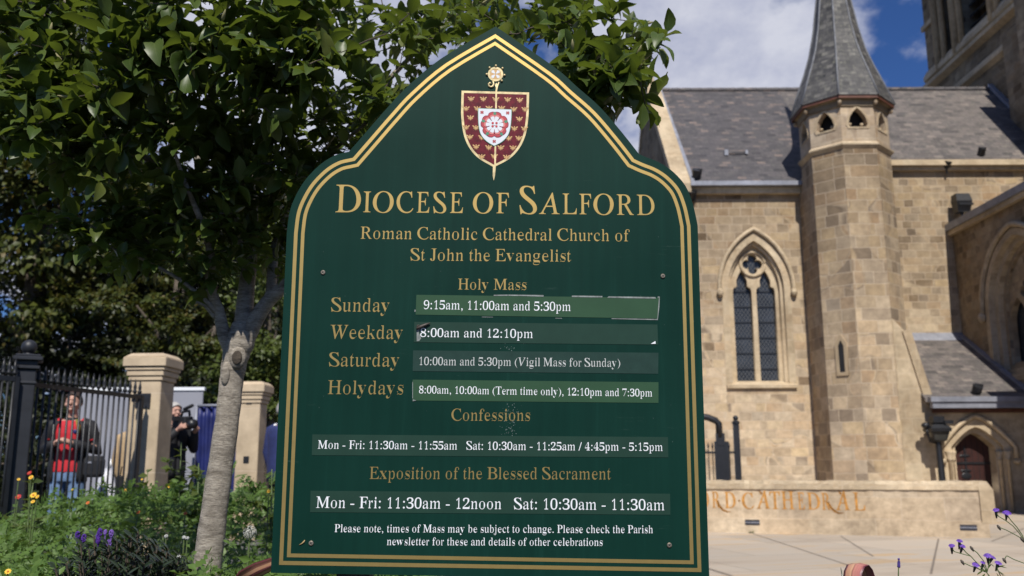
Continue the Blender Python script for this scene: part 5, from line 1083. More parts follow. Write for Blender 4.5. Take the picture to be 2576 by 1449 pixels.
def gpos(px, Y, z=0.48): p = at(px, 1150, Y); return (float(p[0]), Y, z)
tree('broadleaf_tree', 'tall olive green tree rising out of frame at the far left', 'tree', gpos(40, 19), 11, [((-1.5, 0, 8.5), (3.2, 2.6, 2.6)), ((0.8, -0.6, 6.6), (2.6, 2.2, 2.0)), ((-2.8, -0.5, 5.2), (2.4, 2, 1.6)), ((0.3, -1.0, 4.3), (1.8, 1.5, 0.8)), ((1.3, -0.3, 9.5), (1.6, 2, 1.6))], M['far_leaf'], 30000, 0.17, BG, 0.3, 1)
tree('broadleaf_tree', 'broad dark tree behind the black gate post and railings', 'tree', gpos(260, 24), 9.5, [((0, 0, 6.8), (3.4, 2.6, 2.2)), ((-2.4, 0, 4.6), (2.8, 2.2, 1.7)), ((2.6, 0, 4.8), (2.6, 2, 1.7)), ((0.2, -0.8, 3.4), (2.8, 1.6, 1.2))], M['far_leaf_shade'], 30000, 0.17, BG, 0.3, 2)
tree('broadleaf_tree', 'dark rounded tree between the first stone pillar and the magnolia trunk', 'tree', gpos(520, 21), 8, [((0, 0, 5.6), (2.4, 2, 1.8)), ((-1.4, -0.6, 3.9), (2.0, 1.6, 1.1)), ((1.3, -0.4, 3.8), (1.9, 1.6, 1.3)), ((0.3, -0.5, 2.6), (2.0, 1.2, 0.8))], M['far_leaf_shade'], 20000, 0.15, BG, 0.25, 3)
tree('broadleaf_tree', 'yellow green tree with sunlit clumps directly above the first stone pillar', 'tree', gpos(420, 15.5), 4.8, [((-0.7, 0, 3.7), (1.2, 0.9, 0.55)), ((0.7, -0.2, 3.25), (1.0, 0.8, 0.5)), ((-0.2, -0.3, 2.75), (1.1, 0.8, 0.35)), ((0.2, 0, 4.5), (0.9, 0.8, 0.5))], M['far_leaf'], 7000, 0.10, BG, 0.12, 4)
tree('leafy_shrub', 'bright green leafy shrub behind the second stone pillar next to the notice board', 'shrub', gpos(665, 15), 4.6, [((0.1, 0, 3.2), (0.8, 0.7, 0.8)), ((-0.1, -0.1, 4.4), (0.9, 0.7, 0.9)), ((-0.7, 0, 2.5), (0.7, 0.6, 0.6)), ((0.4, 0, 2.1), (0.9, 0.6, 0.7)), ((0.3, 0.3, 5.4), (0.9, 0.7, 0.6))], M['shrub_leaf'], 9000, 0.10, BG, 0.10, 5)
tree('broadleaf_tree', 'dark foliage tree seen through the magnolia limbs beside the notice board', 'tree', gpos(690, 26), 9, [((0, 0, 7.0), (2.4, 2, 1.9)), ((-2.4, 0, 5.6), (2.2, 2, 1.5)), ((0.3, 0, 4.2), (2.4, 1.8, 1.5)), ((1.8, 0, 6), (1.5, 2, 1.8))], M['far_leaf'], 18000, 0.17, BG, 0.25, 6)
for k, (px_, Y_, h_) in enumerate(((150, 19, 3.6), (330, 20, 4.2), (520, 18.5, 3.8), (680, 19.5, 4.4))):  # added dark masses: the black shade behind the pillars, put into leaves
    tree('shade_shrub', ('shade coloured filler shrub behind the man in the red shirt', 'tall shade coloured filler shrub directly behind the first stone pillar', 'shade coloured filler shrub between the blue screen and the magnolia trunk', 'shade coloured filler shrub behind the second stone pillar')[k], 'shrub', gpos(px_, Y_), h_, [((0, 0, h_ * 0.75), (1.5, 0.9, h_ * 0.33)), ((-1.1, -0.2, h_ * 0.42), (1.2, 0.9, h_ * 0.42)), ((1.1, -0.2, h_ * 0.42), (1.2, 0.9, h_ * 0.42)), ((0, -0.5, h_ * 0.25), (1.6, 0.6, h_ * 0.3))], M['far_leaf_shade'], 11000, 0.13, BG, 0.12, 20 + k)
hd_ = tree('clipped_hedge', 'low dark hedge behind the railings at the far left', 'hedge', gpos(60, 15.5), 2.0, [((-2.2, 0, 1.3), (1.3, 0.7, 1.1)), ((-0.6, 0, 1.3), (1.3, 0.7, 1.1)), ((0.9, 0.2, 1.2), (1.0, 0.7, 1.0))], M['far_leaf_shade'], 9000, 0.10, 'hedges', 0.08, 7)

# ------------------------------------------------------------------ gate post, gates, stone piers
GP = at(65, 960, 8.0); gz0 = 0.48
gp = thing('gate_post', 'black square iron gate post with a ball finial at the left', 'gate post', (GP[0], 8.0, gz0))
def zt(py, Y, px=60): return float(at(px, py, Y)[2])
ca = R(28)
b = MB(); b.cbox((GP[0], 8, (gz0 + zt(930, 8)) / 2), (0.155, 0.155, zt(930, 8) - gz0), ca); b.cbox((GP[0], 8, zt(930, 8) - 0.12), (0.175, 0.175, 0.03), ca); b.build('shaft', M['gate_iron'], gp, bevel=0.01)
z_ = zt(930, 8); b = MB()
for z0, z1, w in ((z_, z_ + 0.03, 0.20), (z_ + 0.03, z_ + 0.075, 0.165), (z_ + 0.075, z_ + 0.11, 0.235), (z_ + 0.11, z_ + 0.13, 0.20)): b.cbox((GP[0], 8, (z0 + z1) / 2), (w, w, z1 - z0), ca)
b.build('cap', M['gate_iron'], gp, bevel=0.006)
b = MB(); b.lathe([(0.05, 0), (0.035, 0.02)], (GP[0], 8, z_ + 0.13), 12); b.ball((GP[0], 8, z_ + 0.20), 0.065, 16, 10); b.build('ball_finial', M['gate_iron'], gp, True)
def gate(name, label, A, B, zr_, n, skip=0):
    A, B = Vector(A), Vector(B); t = thing(name, label, 'gate', A, 'black spiked iron gates'); d = (B - A); u_ = d.normalized(); ang = math.atan2(u_.y, u_.x)
    for z in (zr_, 1.10, 0.62):
        b = MB(); q = [A + Vector((0, 0, z - A.z)), B + Vector((0, 0, z - B.z))]; nrm = Vector((-u_.y, u_.x, 0)) * 0.012
        b.loft([[p - nrm - Vector((0, 0, .02)), p + nrm - Vector((0, 0, .02)), p + nrm + Vector((0, 0, .02)), p - nrm + Vector((0, 0, .02))] for p in q]); b.build('rail', M['iron'], t)
    first = None
    for k in range(n):
        p = A.lerp(B, (k + 0.5) / n)
        if first is None:
            b = MB(); b.tube([(p.x, p.y, 0.56), (p.x, p.y, zr_ + 0.05)], 0.0105, 8); b.lathe([(0.011, 0), (0.022, 0.012), (0.024, 0.025), (0.014, 0.04), (0.019, 0.06), (0.002, 0.15)], (p.x, p.y, zr_ + 0.03), 8); first = b.build('spiked_bar', M['iron'], t, True); p0 = p
        else:
            c = first.copy(); C.objects.link(c); c.location = first.location + (p - p0); c.parent = t
    b = MB(); st = B + Vector((0, 0, 0)); b.cbox((st.x, st.y, (0.55 + zr_ + 0.02) / 2), (0.035, 0.035, zr_ - 0.53), ang); b.build('end_stile', M['iron'], t)
    return t
ga, gb = at(84, 1000, 8.08), at(356, 1005, 9.62); zrail = zt(968, 8.08, 84)
gate('iron_gate', 'black spiked iron gate open between the ball topped post and the first stone pillar', (ga[0], 8.08, gz0), (gb[0], 9.62, gz0), zrail, 19)
gl = at(-130, 1000, 7.4); gate('iron_gate', 'black spiked iron gate leaf at the left edge, left of the ball topped post', (gl[0], 7.4, gz0), (at(38, 1000, 7.85)[0], 7.85, gz0), zrail + 0.03, 11)
PIER_G = 'stone gate pillars'
def pier(label, px, Y, ytop, w, rz, sockets=()):
    c = at(px, 1100, Y); t = thing('stone_pillar', label, 'pillar', (c[0], Y, gz0), PIER_G); ztp = zt(ytop, Y, px)
    b = MB(); b.cbox((c[0], Y, (gz0 - 0.1 + ztp - 0.30) / 2), (w, w, ztp - 0.30 - gz0 + 0.1), rz); b.build('shaft', M['pier'], t, bevel=0.01)
    b = MB(); b.cbox((c[0], Y, gz0 + 0.14), (w + 0.07, w + 0.07, 0.4), rz); b.build('plinth', M['pier'], t, bevel=0.015)
    b = MB()
    for z0, z1, e in ((ztp - 0.30, ztp - 0.25, 0.03), (ztp - 0.25, ztp - 0.19, 0.06), (ztp - 0.19, ztp - 0.15, 0.09), (ztp - 0.15, ztp - 0.05, 0.13)): b.cbox((c[0], Y, (z0 + z1) / 2), (w + e, w + e, z1 - z0 - 0.001), rz)
    hw_ = (w + 0.13) / 2; r2 = [(c[0] + s_ * math.cos(rz) - q_ * math.sin(rz), Y + s_ * math.sin(rz) + q_ * math.cos(rz)) for s_, q_ in ((-hw_, -hw_), (hw_, -hw_), (hw_, hw_), (-hw_, hw_))]
    b.loft([[(x, y, ztp - 0.051) for x, y in r2], [((x - c[0]) * 0.75 + c[0], (y - Y) * 0.75 + Y, ztp) for x, y in r2]]); b.build('cap', M['pier'], t, bevel=0.008)
    for px_, py_ in sockets:
        zz = zt(py_, Y - w / 2, px_); f_ = (c[0] + (w / 2 + 0.002) * math.sin(rz), Y - (w / 2 + 0.002) * math.cos(rz)); b = MB(); b.cbox((f_[0], f_[1], zz), (0.075, 0.02, 0.085), rz); b.build('iron_socket', M['iron'], t)
    return t, c, ztp
p1_, c1, z1_ = pier('pale sandstone gate pillar with moulded cap and black latch plate', 374, 9.98, 893, 0.345, R(-3))
fx, fy = c1[0] + 0.174 * math.sin(R(-3)) - 0.01, 9.98 - 0.174 * math.cos(R(-3)); b = MB(); b.cbox((fx + 0.0, fy - 0.004, zt(1008, 9.8, 365)), (0.165, 0.012, 0.155), R(-6)); b.build('latch_plate', M['gate_iron'], p1_)
b = MB(); b.cbox((fx - 0.03, fy - 0.08, zt(1006, 9.8, 358)), (0.05, 0.15, 0.06), R(-6)); b.build('latch_bar', M['iron'], p1_)
pier('pale sandstone gate pillar with two black sockets, partly behind the notice board', 632, 12.7, 962, 0.31, R(-3), ((630, 1008), (620, 1156)))

# ------------------------------------------------------------------ hoarding and blue screen behind the gate
HOARD = pmat('grey_white_panel', (0.27, 0.275, 0.31), 0.55, 0.06, 2.0); BLUE = pmat('blue_tarpaulin', (0.013, 0.020, 0.115), 0.5, 0.3, 4.0, bmp=0.3)
ho = thing('site_hoarding', 'plain off white hoarding panels standing behind the gate', 'hoarding', pt(360, 1250, 14.0))
x0, x1 = float(at(196, 1000, 14.0)[0]), float(at(512, 1000, 14.0)[0]); zh = zt(983, 14, 360); n = 4
for k in range(n):
    a, e = x0 + (x1 - x0) * k / n, x0 + (x1 - x0) * (k + 1) / n; b = MB(); b.box((a + 0.004, 13.98, gz0), (e - 0.004, 14.02, zh)); b.build('panel', HOARD, ho)
b = MB(); b.box((x0, 13.96, zh), (x1 + 0.02, 14.04, zh + 0.05)); b.build('top_cap', M['white_letter'], ho)
bs = thing('blue_screen', 'deep blue tarpaulin screen between the hoarding and the magnolia trunk', 'tarpaulin', pt(540, 1250, 13.2))
xa_, xb_ = float(at(492, 1100, 13.2)[0]), float(at(612, 1100, 13.2)[0]); zb_ = zt(1022, 13.2, 540); rws = []
for i in range(12):
    z = gz0 + (zb_ - gz0) * i / 11; rws.append([(xa_ + (xb_ - xa_) * j / 30, 13.2 + 0.035 * math.sin(j * 1.3 + 0.25 * i) + 0.02 * math.sin(j * 3.1), z) for j in range(31)])
b = MB(); b.loft(rws, False, False); o = b.build('sheet', BLUE, bs, True); sd = o.modifiers.new('t', 'SOLIDIFY'); sd.thickness = 0.006
b = MB(); b.tube([(xa_, 13.17, zb_ + 0.01), (xb_, 13.17, zb_ + 0.01)], 0.02, 8)
for x in (xa_, xb_): b.tube([(x, 13.17, gz0), (x, 13.17, zb_ + 0.03)], 0.02, 8)
b.build('frame', M['lead'], bs, True)

# ------------------------------------------------------------------ people
def remeshed(mb, voxel, name):
    me = mb.mesh(name, False, False); o = bpy.data.objects.new(name, me); C.objects.link(o)
    md = o.modifiers.new('r', 'REMESH'); md.mode = 'VOXEL'; md.voxel_size = voxel; md.use_smooth_shade = True
    sm_ = o.modifiers.new('s', 'SMOOTH'); sm_.factor = 0.5; sm_.iterations = 3
    dg = bpy.context.evaluated_depsgraph_get(); out = bpy.data.meshes.new_from_object(o.evaluated_get(dg), depsgraph=dg)
    bpy.data.objects.remove(o); bpy.data.meshes.remove(me); shade(out); return out
SKIN = pmat('skin', (0.48, 0.27, 0.20), 0.55, 0.12, 25); HAIR_D = pmat('dark_brown_hair', (0.04, 0.025, 0.018), 0.6, 0.4, 60); HAIR_W = pmat('white_hair', (0.40, 0.385, 0.36), 0.7, 0.2, 60); HAIR_G = pmat('ginger_hair', (0.42, 0.12, 0.03), 0.6, 0.3, 60); HAIR_S = pmat('grey_hair', (0.30, 0.29, 0.28), 0.65, 0.3, 60)
RED = pmat('red_polo_cloth', (0.50, 0.018, 0.028), 0.8, 0.12, 20); BLACKC = pmat('black_jacket_cloth', (0.007, 0.007, 0.009), 0.7, 0.4, 15); NAVY = pmat('navy_suit_cloth', (0.020, 0.030, 0.115), 0.8, 0.2, 15); BEIGE = pmat('beige_coat_cloth', (0.46, 0.33, 0.19), 0.85, 0.15, 12); JEAN = pmat('faded_blue_denim', (0.13, 0.21, 0.36), 0.85, 0.35, 9); DARKT = pmat('dark_trousers', (0.018, 0.018, 0.022), 0.8, 0.3, 12); SHOE = pmat('dark_shoe', (0.03, 0.025, 0.02), 0.5, 0.3, 20)
TORSO = [(0.86, .165, .118), (0.97, .172, .122), (1.08, .158, .112), (1.20, .165, .115), (1.32, .182, .120), (1.40, .175, .108), (1.455, .125, .085), (1.485, .062, .062)]
def ell(z, rx, ry, cy=0.0, n=24, a0=0, a1=2 * math.pi, closed=True):
    m_ = n if closed else n + 1
    return [(rx * math.sin(a0 + (a1 - a0) * i / n), cy - ry * math.cos(a0 + (a1 - a0) * i / n), z) for i in range(m_)]
def hand(mb, w, d, palm, side_):
    """palm, four fingers of different length bent twice, a thumb from the side near the wrist"""
    w, d, palm = Vector(w), Vector(d).normalized(), Vector(palm).normalized(); s_ = d.cross(palm).normalized() * side_
    mb.tube([w - d * 0.02, w + d * 0.03, w + d * 0.075, w + d * 0.095], [0.024, 0.032, 0.034, 0.026], 10)
    for k, (o_, L) in enumerate(((-0.027, 0.068), (-0.009, 0.078), (0.009, 0.073), (0.026, 0.056))):
        a = w + d * 0.088 + s_ * o_; b_ = a + d * L * 0.45 + palm * L * 0.12; c_ = b_ + d * L * 0.22 + palm * L * 0.3; e = c_ + d * L * 0.02 + palm * L * 0.26; mb.tube([a, b_, c_, e], [0.0095, 0.009, 0.008, 0.006], 8)
    a = w + d * 0.03 - s_ * 0.03; b_ = a + d * 0.03 - s_ * 0.024 + palm * 0.015; c_ = b_ + d * 0.03 - s_ * 0.004 + palm * 0.016; mb.tube([a, b_, c_], [0.013, 0.011, 0.008], 8)
def person(label, loc, face, height, arms, look, legs=None, skirt=None, hairlen=0.0, jacket_open=True, lean=0.0):
    k = height / 1.75; t = thing('person', label, 'person', loc, 'people behind the gate')
    t.rotation_euler = (0, 0, face); t.scale = (k, k, k)
    legs = legs or (((-.095, 0, .92), (-.105, -.015, .50), (-.11, .025, .09), (-.125, -.13, .03)), ((.095, 0, .92), (.11, -.02, .50), (.125, .02, .09), (.15, -.13, .03)))
    b = MB(); b.loft([ell(z, rx, ry) for z, rx, ry in TORSO]); b.tube([(0, .01, 1.44), (0, 0, 1.50), (0, -.012, 1.58)], [.066, .056, .054], 14)
    b.ball((0, -.012, 1.655), (.076, .096, .108), 20, 14); b.ball((0, -.045, 1.592), (.054, .056, .058), 16, 10); b.ball((0, -.103, 1.577), (.024, .016, .018), 10, 6)
    b.tube([(0, -.100, 1.668), (0, -.118, 1.640), (0, -.126, 1.628)], [.010, .014, .015], 8); b.ball((0, -.102, 1.602), (.026, .012, .010), 10, 6); b.ball((0, -.100, 1.688), (.052, .014, .010), 12, 6)
    for s_ in (-1, 1): b.ball((s_ * .079, .004, 1.645), (.012, .022, .032), 10, 8); b.ball((s_ * .048, -.080, 1.625), (.022, .02, .02), 8, 6)
    for s_, (sh, el_, wr, hd, pl) in zip((-1, 1), arms):
        b.tube([sh, Vector(sh).lerp(Vector(el_), .45), el_], [.054, .047, .040], 12); b.tube([el_, Vector(el_).lerp(Vector(wr), .35), wr], [.040, .041, .026], 12); hand(b, wr, hd, pl, s_)
    for hp_, kn_, an_, to_ in legs: b.tube([hp_, Vector(hp_).lerp(Vector(kn_), .5), kn_], [.085, .074, .056], 12); b.tube([kn_, Vector(kn_).lerp(Vector(an_), .35), an_], [.055, .054, .036], 12); b.tube([Vector(an_) + Vector((0, .03, -.04)), an_, to_], [.036, .04, .03], 10)
    body = obj('body', remeshed(b, 0.0062, 'body'), SKIN, t, True)
    e = MB()
    for s_ in (-1, 1): e.ball((s_ * .033, -.0975, 1.663), (.008, .005, .005), 8, 6)
    e.build('eye', M['dark'], body, True, True); e = MB(); e.ball((0, -.1125, 1.6005), (.022, .004, .004), 8, 4); e.build('mouth', pmat('lip', (0.30, 0.10, 0.09), 0.5, 0.1, 20), body, True, True)
    h = MB(); n = 22; rg = []
    for i, a in enumerate(np.linspace(0.03, 1.0, 9)):
        row = []
        for j in range(n):
            ph = 2 * math.pi * j / n; fr = max(0, -math.cos(ph)) if False else (1 + math.cos(ph)) / 2   # ph = 0 is the face side
            th = a * (math.pi * (0.62 + 0.12 * hairlen) - fr ** 1.5 * math.pi * 0.36); rr = 1.09 + 0.035 * math.sin(7 * ph + i) + 0.02 * rng.normal()
            row.append((.078 * rr * math.sin(th) * math.sin(ph), -.008 - .099 * rr * math.sin(th) * math.cos(ph), 1.655 + .110 * rr * math.cos(th)))
        rg.append(row)
    h.loft(rg, cap=False); h.add(rg[0], [tuple(range(n))]); ho_ = h.build('hair', look['hair'], t, True, True); sd_ = ho_.modifiers.new('t', 'SOLIDIFY'); sd_.thickness = 0.012; sd_.offset = -1
    p = MB()
    p.loft([ell(z, rx + .014, ry + .014) for z, rx, ry in ((0.80, .15, .11), (0.88, .168, .12), (0.97, .172, .122), (1.03, .163, .116))])
    for hp_, kn_, an_, to_ in legs: p.tube([Vector(hp_) + Vector((0, 0, .03)), Vector(hp_).lerp(Vector(kn_), .5), kn_, Vector(kn_).lerp(Vector(an_), .5), Vector(an_) + Vector((0, -.005, -.03))], [.102, .092, .077, .074, .070], 14)
    obj('trousers', remeshed(p, 0.011, 'trousers'), look['trousers'], t, True)
    for hp_, kn_, an_, to_ in legs:
        f_ = MB(); f_.tube([Vector(an_) + Vector((0, .055, -.045)), Vector(an_) + Vector((0, 0, -.025)), Vector(to_) + Vector((0, .03, .012)), Vector(to_) + Vector((0, -.035, 0.004))], [.038, .05, .046, .03], 12); f_.build('shoe', SHOE, t, True, True)
    if look.get('shirt'):
        p = MB(); p.loft([ell(z, rx + .016, ry + .016) for z, rx, ry in [(0.90, .172, .125)] + TORSO[1:7]])
        for s_, (sh, el_, wr, hd, pl) in zip((-1, 1), arms): p.tube([(s_ * .10, 0, 1.42), sh, Vector(sh).lerp(Vector(el_), .6)], [.075, .068, .064], 12)
        so_ = obj('shirt', remeshed(p, 0.010, 'shirt'), look['shirt'], t, True); p = MB(); p.lathe([(.074, 1.445), (.070, 1.485), (.078, 1.480), (.083, 1.44)], n=18); p.build('collar', look['shirt'], so_, True, True)
    if look.get('jacket'):
        ln = look.get('length', 0.80); rs = [(ln, .205, .155)] + [(z, rx + .036, ry + .038) for z, rx, ry in TORSO[0 if ln < .86 else 1:7]]
        if jacket_open: a0, a1 = R(38), R(322)
        else: a0, a1 = R(3), R(357)
        outer = [ell(z, rx, ry, 0.004, 30, a0, a1, False) for z, rx, ry in rs]; inner = [ell(z, rx - .012, ry - .012, 0.004, 30, a0, a1, False) for z, rx, ry in rs]
        p = MB(); p.loft([o_ + i_[::-1] for o_, i_ in zip(outer, inner)]); ja = p.build('jacket', look['jacket'], t, True, True)
        for s_, (sh, el_, wr, hd, pl) in zip((-1, 1), arms): 
            p = MB(); p.tube([(s_ * .12, 0, 1.425), sh, Vector(sh).lerp(Vector(el_), .5), el_, Vector(el_).lerp(Vector(wr), .5), Vector(el_).lerp(Vector(wr), .93)], [.07, .074, .066, .060, .056, .048], 14); p.build('sleeve', look['jacket'], ja, True, True)
        p = MB(); p.lathe([(.082, 1.43), (.086, 1.475), (.076, 1.49), (.070, 1.44)], n=18); p.build('collar', look['jacket'], ja, True, True)
    return t
SHL, SHR = (-.195, .01, 1.405), (.195, .01, 1.405)
mx, my = float(at(160, 1300, 10.25)[0]), 10.25
clasp = ((SHL, (-.265, .0, 1.14), (-.085, -.235, 1.205), (.75, -.25, .30), (.25, .1, -.8)), (SHR, (.285, .01, 1.13), (.065, -.245, 1.215), (-.75, -.25, .25), (-.25, .1, -.8)))
redman = person('smiling man in a red polo shirt, open black jacket and faded jeans behind the gate', (mx, my, gz0), R(10), 1.77, clasp, dict(hair=HAIR_D, shirt=RED, jacket=BLACKC, trousers=JEAN))
b = MB(); b.ball((0.075, -.128, 1.335), (.02, .008, .025), 10, 6); b.build('badge', BLUE, redman, True, True)
b = MB(); b.tube([(0.085, -.115, 1.46), (0.115, -.155, 1.38), (0.12, -.165, 1.30)], [.018, .02, .016], 8); b.build('lanyard', pmat('olive_strap', (0.22, 0.20, 0.03), 0.7, 0.3, 30), redman, True, True)
sbg = thing('shoulder_bag', 'black shoulder bag hanging at the hip of the man in red', 'bag', (mx + 0.30, my - 0.03, gz0 + 0.98)); sbg.scale = (0.72, 0.8, 0.9)
b = MB(); b.loft([[(x * w, -.07 * d_, z), (x * w, .07 * d_, z)][::1] if False else [(-.15 * w, -.06 * d_, z), (.15 * w, -.06 * d_, z), (.15 * w, .06 * d_, z), (-.15 * w, .06 * d_, z)] for z, w, d_ in ((-.14, .8, .8), (-.10, 1, 1), (.06, 1, 1), (.12, .85, .7)) for x in (1,)]); b.build('bag_body', BLACKC, sbg, False, True, 0.02)
b = MB(); b.box((-.10, -.066, .03), (-.01, -.058, .05)); b.build('reflective_strip', M['lead'], sbg, False, True); b = MB(); b.tube([(-.13, 0, .10), (-.2, 0.02, .35), (-.30, .06, .52)], .014, 6); b.build('strap', BLACKC, sbg, True, True)
# camera operator, half hidden by the first pillar, facing right
hang = ((SHL, (-.235, .03, 1.12), (-.22, -.05, .86), (0, -.15, -1), (1, 0, 0)), (SHR, (.235, .03, 1.12), (.22, -.05, .86), (0, -.15, -1), (-1, 0, 0)))
cx_, cy_ = float(at(420, 1300, 12.6)[0]), 12.6
hold = ((SHL, (-.24, -.10, 1.16), (-.10, -.34, 1.42), (.2, -.8, .3), (.7, .2, 0)), (SHR, (.25, -.12, 1.17), (.12, -.36, 1.40), (-.1, -.8, .3), (-.8, .2, 0)))
person('white haired camera operator in a black jacket, half hidden by the first pillar', (cx_, cy_, gz0), R(48), 1.80, hold, dict(hair=HAIR_W, jacket=BLACKC, trousers=DARKT, shirt=DARKT), jacket_open=False)
vc = thing('video_camera', 'black shoulder video camera held by the white haired operator', 'video camera', (cx_ + 0.20, cy_ - 0.20, gz0 + 1.52)); vc.rotation_euler = (0, 0, R(-42))
b = MB(); b.cbox((0, 0, 0.02), (0.34, 0.13, 0.17)); b.build('camera_body', BLACKC, vc, False, True, 0.015); b = MB(); b.tube([(0.16, 0, 0.0), (0.24, 0, 0.0), (0.30, 0, 0.0)], [.05, .055, .065], 14); b.build('lens', M['iron'], vc, True, True)
b = MB(); b.tube([(-.05, 0, 0.105), (-.02, 0, 0.17), (0.16, 0, 0.18), (0.18, 0, 0.11)], .018, 8); b.build('handle', BLACKC, vc, True, True); b = MB(); b.tube([(0.12, -.05, 0.20), (0.34, -.06, 0.24)], .024, 8); b.build('microphone', BLACKC, vc, True, True)
b = MB(); b.cbox((-.02, -.10, 0.08), (0.10, 0.07, 0.06)); b.build('viewfinder', BLACKC, vc, False, True)
# man in navy beside the second pillar
nx2, ny2 = float(at(703, 1300, 12.3)[0]), 12.3
person('grey haired man in a navy suit beside the second pillar, partly behind the notice board', (nx2, ny2, gz0), R(150), 1.80, hang, dict(hair=HAIR_S, jacket=NAVY, trousers=DARKT, shirt=M['white_letter'], length=0.74), jacket_open=False)
# person in a beige coat left of the first pillar
bx2, by2 = float(at(326, 1300, 10.9)[0]), 10.9
person('ginger haired person in a long beige coat, half hidden behind the first stone pillar', (bx2, by2, gz0), R(165), 1.62, hang, dict(hair=HAIR_G, jacket=BEIGE, trousers=DARKT, length=0.50), jacket_open=False, hairlen=1.0)
bgk = thing('shopping_bag', 'black bag low beside the person in the beige coat', 'bag', (float(at(309, 1225, 10.6)[0]), 10.6, float(at(309, 1242, 10.6)[2])))
b = MB(); b.loft([[(-.07 * w, -.05, z), (.07 * w, -.05, z), (.07 * w, .05, z), (-.07 * w, .05, z)] for z, w in ((-.08, .9), (0, 1), (.16, 1.05), (.20, .9))]); b.build('bag_body', BLACKC, bgk, False, True, 0.01); b = MB(); b.tube([(-.04, 0, .19), (-.03, 0, .30), (.03, 0, .30), (.04, 0, .19)], .007, 6); b.build('handle', BLACKC, bgk, True, True)
wsk = thing('white_sack', 'crumpled white sack standing on the ground left of the beige coat', 'sack', (float(at(262, 1300, 11.3)[0]), 11.3, gz0)); b = MB(); r8 = np.random.default_rng(8)
b.loft([[(rr * (1 + .18 * math.sin(3 * a + k) + .1 * r8.normal()) * math.cos(a) * .13, rr * (1 + .1 * r8.normal()) * math.sin(a) * .11, z) for a in np.linspace(0, 2 * math.pi, 15)[:-1]] for k, (z, rr) in enumerate(((0, .9), (.15, 1.1), (.35, 1.15), (.55, 1.0), (.75, .9), (.88, .6), (.95, .25)))]); b.build('sack_body', pmat('white_plastic', (0.62, 0.63, 0.68), 0.4, 0.25, 14), wsk, True, True)
b = MB(); b.tube([(0, 0, .93), (0.02, 0, .99), (0.05, 0.01, 1.04)], [.03, .02, .045], 8); b.build('knotted_neck', M['white_letter'], wsk, True, True)

# ------------------------------------------------------------------ undergrowth and flowers
def canopy(x, y):
    x, y = np.asarray(x, float), np.asarray(y, float)
    h = 0.50 + 0.26 * smooth(-4.0, -3.0, x) * smooth(5.0, 7.0, y) + 0.07 * np.sin(2.3 * x + 1.1 * y) * np.sin(1.9 * y - x) + 0.06 * np.sin(5.1 * x + 2) * np.sin(4.3 * y) + 0.10 * smooth(-1.6, -1.0, x) * smooth(4.4, 6.0, y)
    return bed_h(x, y) + h * smooth(0.0, 0.9, 8.9 - y)
def herb_patch(n, xr, yr, seed, size=(0.02, 0.05), spread=0.20):
    r_ = np.random.default_rng(seed); y = yr[0] + (yr[1] - yr[0]) * r_.random(n) ** 1.25; x = r_.uniform(*xr, n); zc = canopy(x, y) + np.where(r_.random(n) < 0.06, r_.uniform(0, 0.16, n), 0); g = bed_h(x, y)
    z = np.maximum(g + 0.03, zc - np.abs(r_.normal(0, spread, n))); k_ = r_.normal(size=(n, 3)); f_ = unit(k_ * np.array([1, 1, 0.5]) + np.array([0, -0.15, 0.45])); u_ = np.array([0, -0.5, 1.0]) + r_.normal(size=(n, 3)) * 0.55
    sz = r_.uniform(*size, n) * (0.75 + 0.09 * y); return np.stack([x, y, z], -1), f_, u_, sz
FRON = []
for sd_ in (1, 2):                       # a feathery compound leaf: paired leaflets along a stalk
    V_, T_, U_ = [], [], []
    r9 = np.random.default_rng(sd_)
    for k in range(7):
        y0 = 0.15 + 0.12 * k; L = 0.30 * (1 - abs(k - 2.5) * 0.11)
        for s_ in (-1, 1):
            b0 = len(V_); dx, dy, dz = s_ * L, L * 0.55, r9.uniform(-.06, .06) - 0.1 * y0; V_ += [(0, y0, -0.25 * y0 ** 2), (dx * .5 + .02, y0 + dy * .5 - .06, dz * .5 - 0.25 * y0 ** 2), (dx, y0 + dy, dz - 0.25 * y0 ** 2), (dx * .5 - .02, y0 + dy * .5 + .06, dz * .5 - 0.25 * y0 ** 2)]; T_.append((b0, b0 + 1, b0 + 2, b0 + 3)); U_ += [(0, y0)] * 4
    FRON.append((np.array(V_, float), np.array(T_), np.array(U_, float)))
a = [herb_patch(26000, (-6.6, -0.35), (2.9, 8.8), 31), herb_patch(9000, (-3.0, -0.35), (2.8, 4.6), 32)]
p_, f_, u_, z_ = [np.concatenate([q[i] for q in a]) for i in range(4)]
tk = np.array([-1.2, 3.8]); ok = (np.hypot(p_[:, 0] - tk[0] - 0.05, p_[:, 1] - tk[1]) > 0.10); p_, f_, u_, z_ = p_[ok], f_[ok], u_[ok], z_[ok]
hc = at(318, 1449, 3.75); ok = ~((np.abs(p_[:, 0] - hc[0] * p_[:, 1] / 3.75) < 0.19) & (p_[:, 1] < 4.05) & (p_[:, 1] > 2.0)); p_, f_, u_, z_ = p_[ok], f_[ok], u_[ok], z_[ok]
V1, T1, U1 = scatter(SIMPLE, p_, f_, u_, z_, rng.integers(0, 3, len(p_)))
b_ = [herb_patch(4200, (-6.4, -0.4), (3.0, 8.6), 41, (0.07, 0.15), 0.10), herb_patch(1500, (-3.0, -0.4), (2.9, 4.6), 42, (0.06, 0.12), 0.12)]
p_, f_, u_, z_ = [np.concatenate([q[i] for q in b_]) for i in range(4)]
ok = ~((np.abs(p_[:, 0] - hc[0] * p_[:, 1] / 3.75) < 0.22) & (p_[:, 1] < 4.1)); p_, f_, u_, z_ = p_[ok], f_[ok], u_[ok], z_[ok]
V2, T2, U2 = scatter(FRON, p_, f_, u_, z_, rng.integers(0, 2, len(p_)))
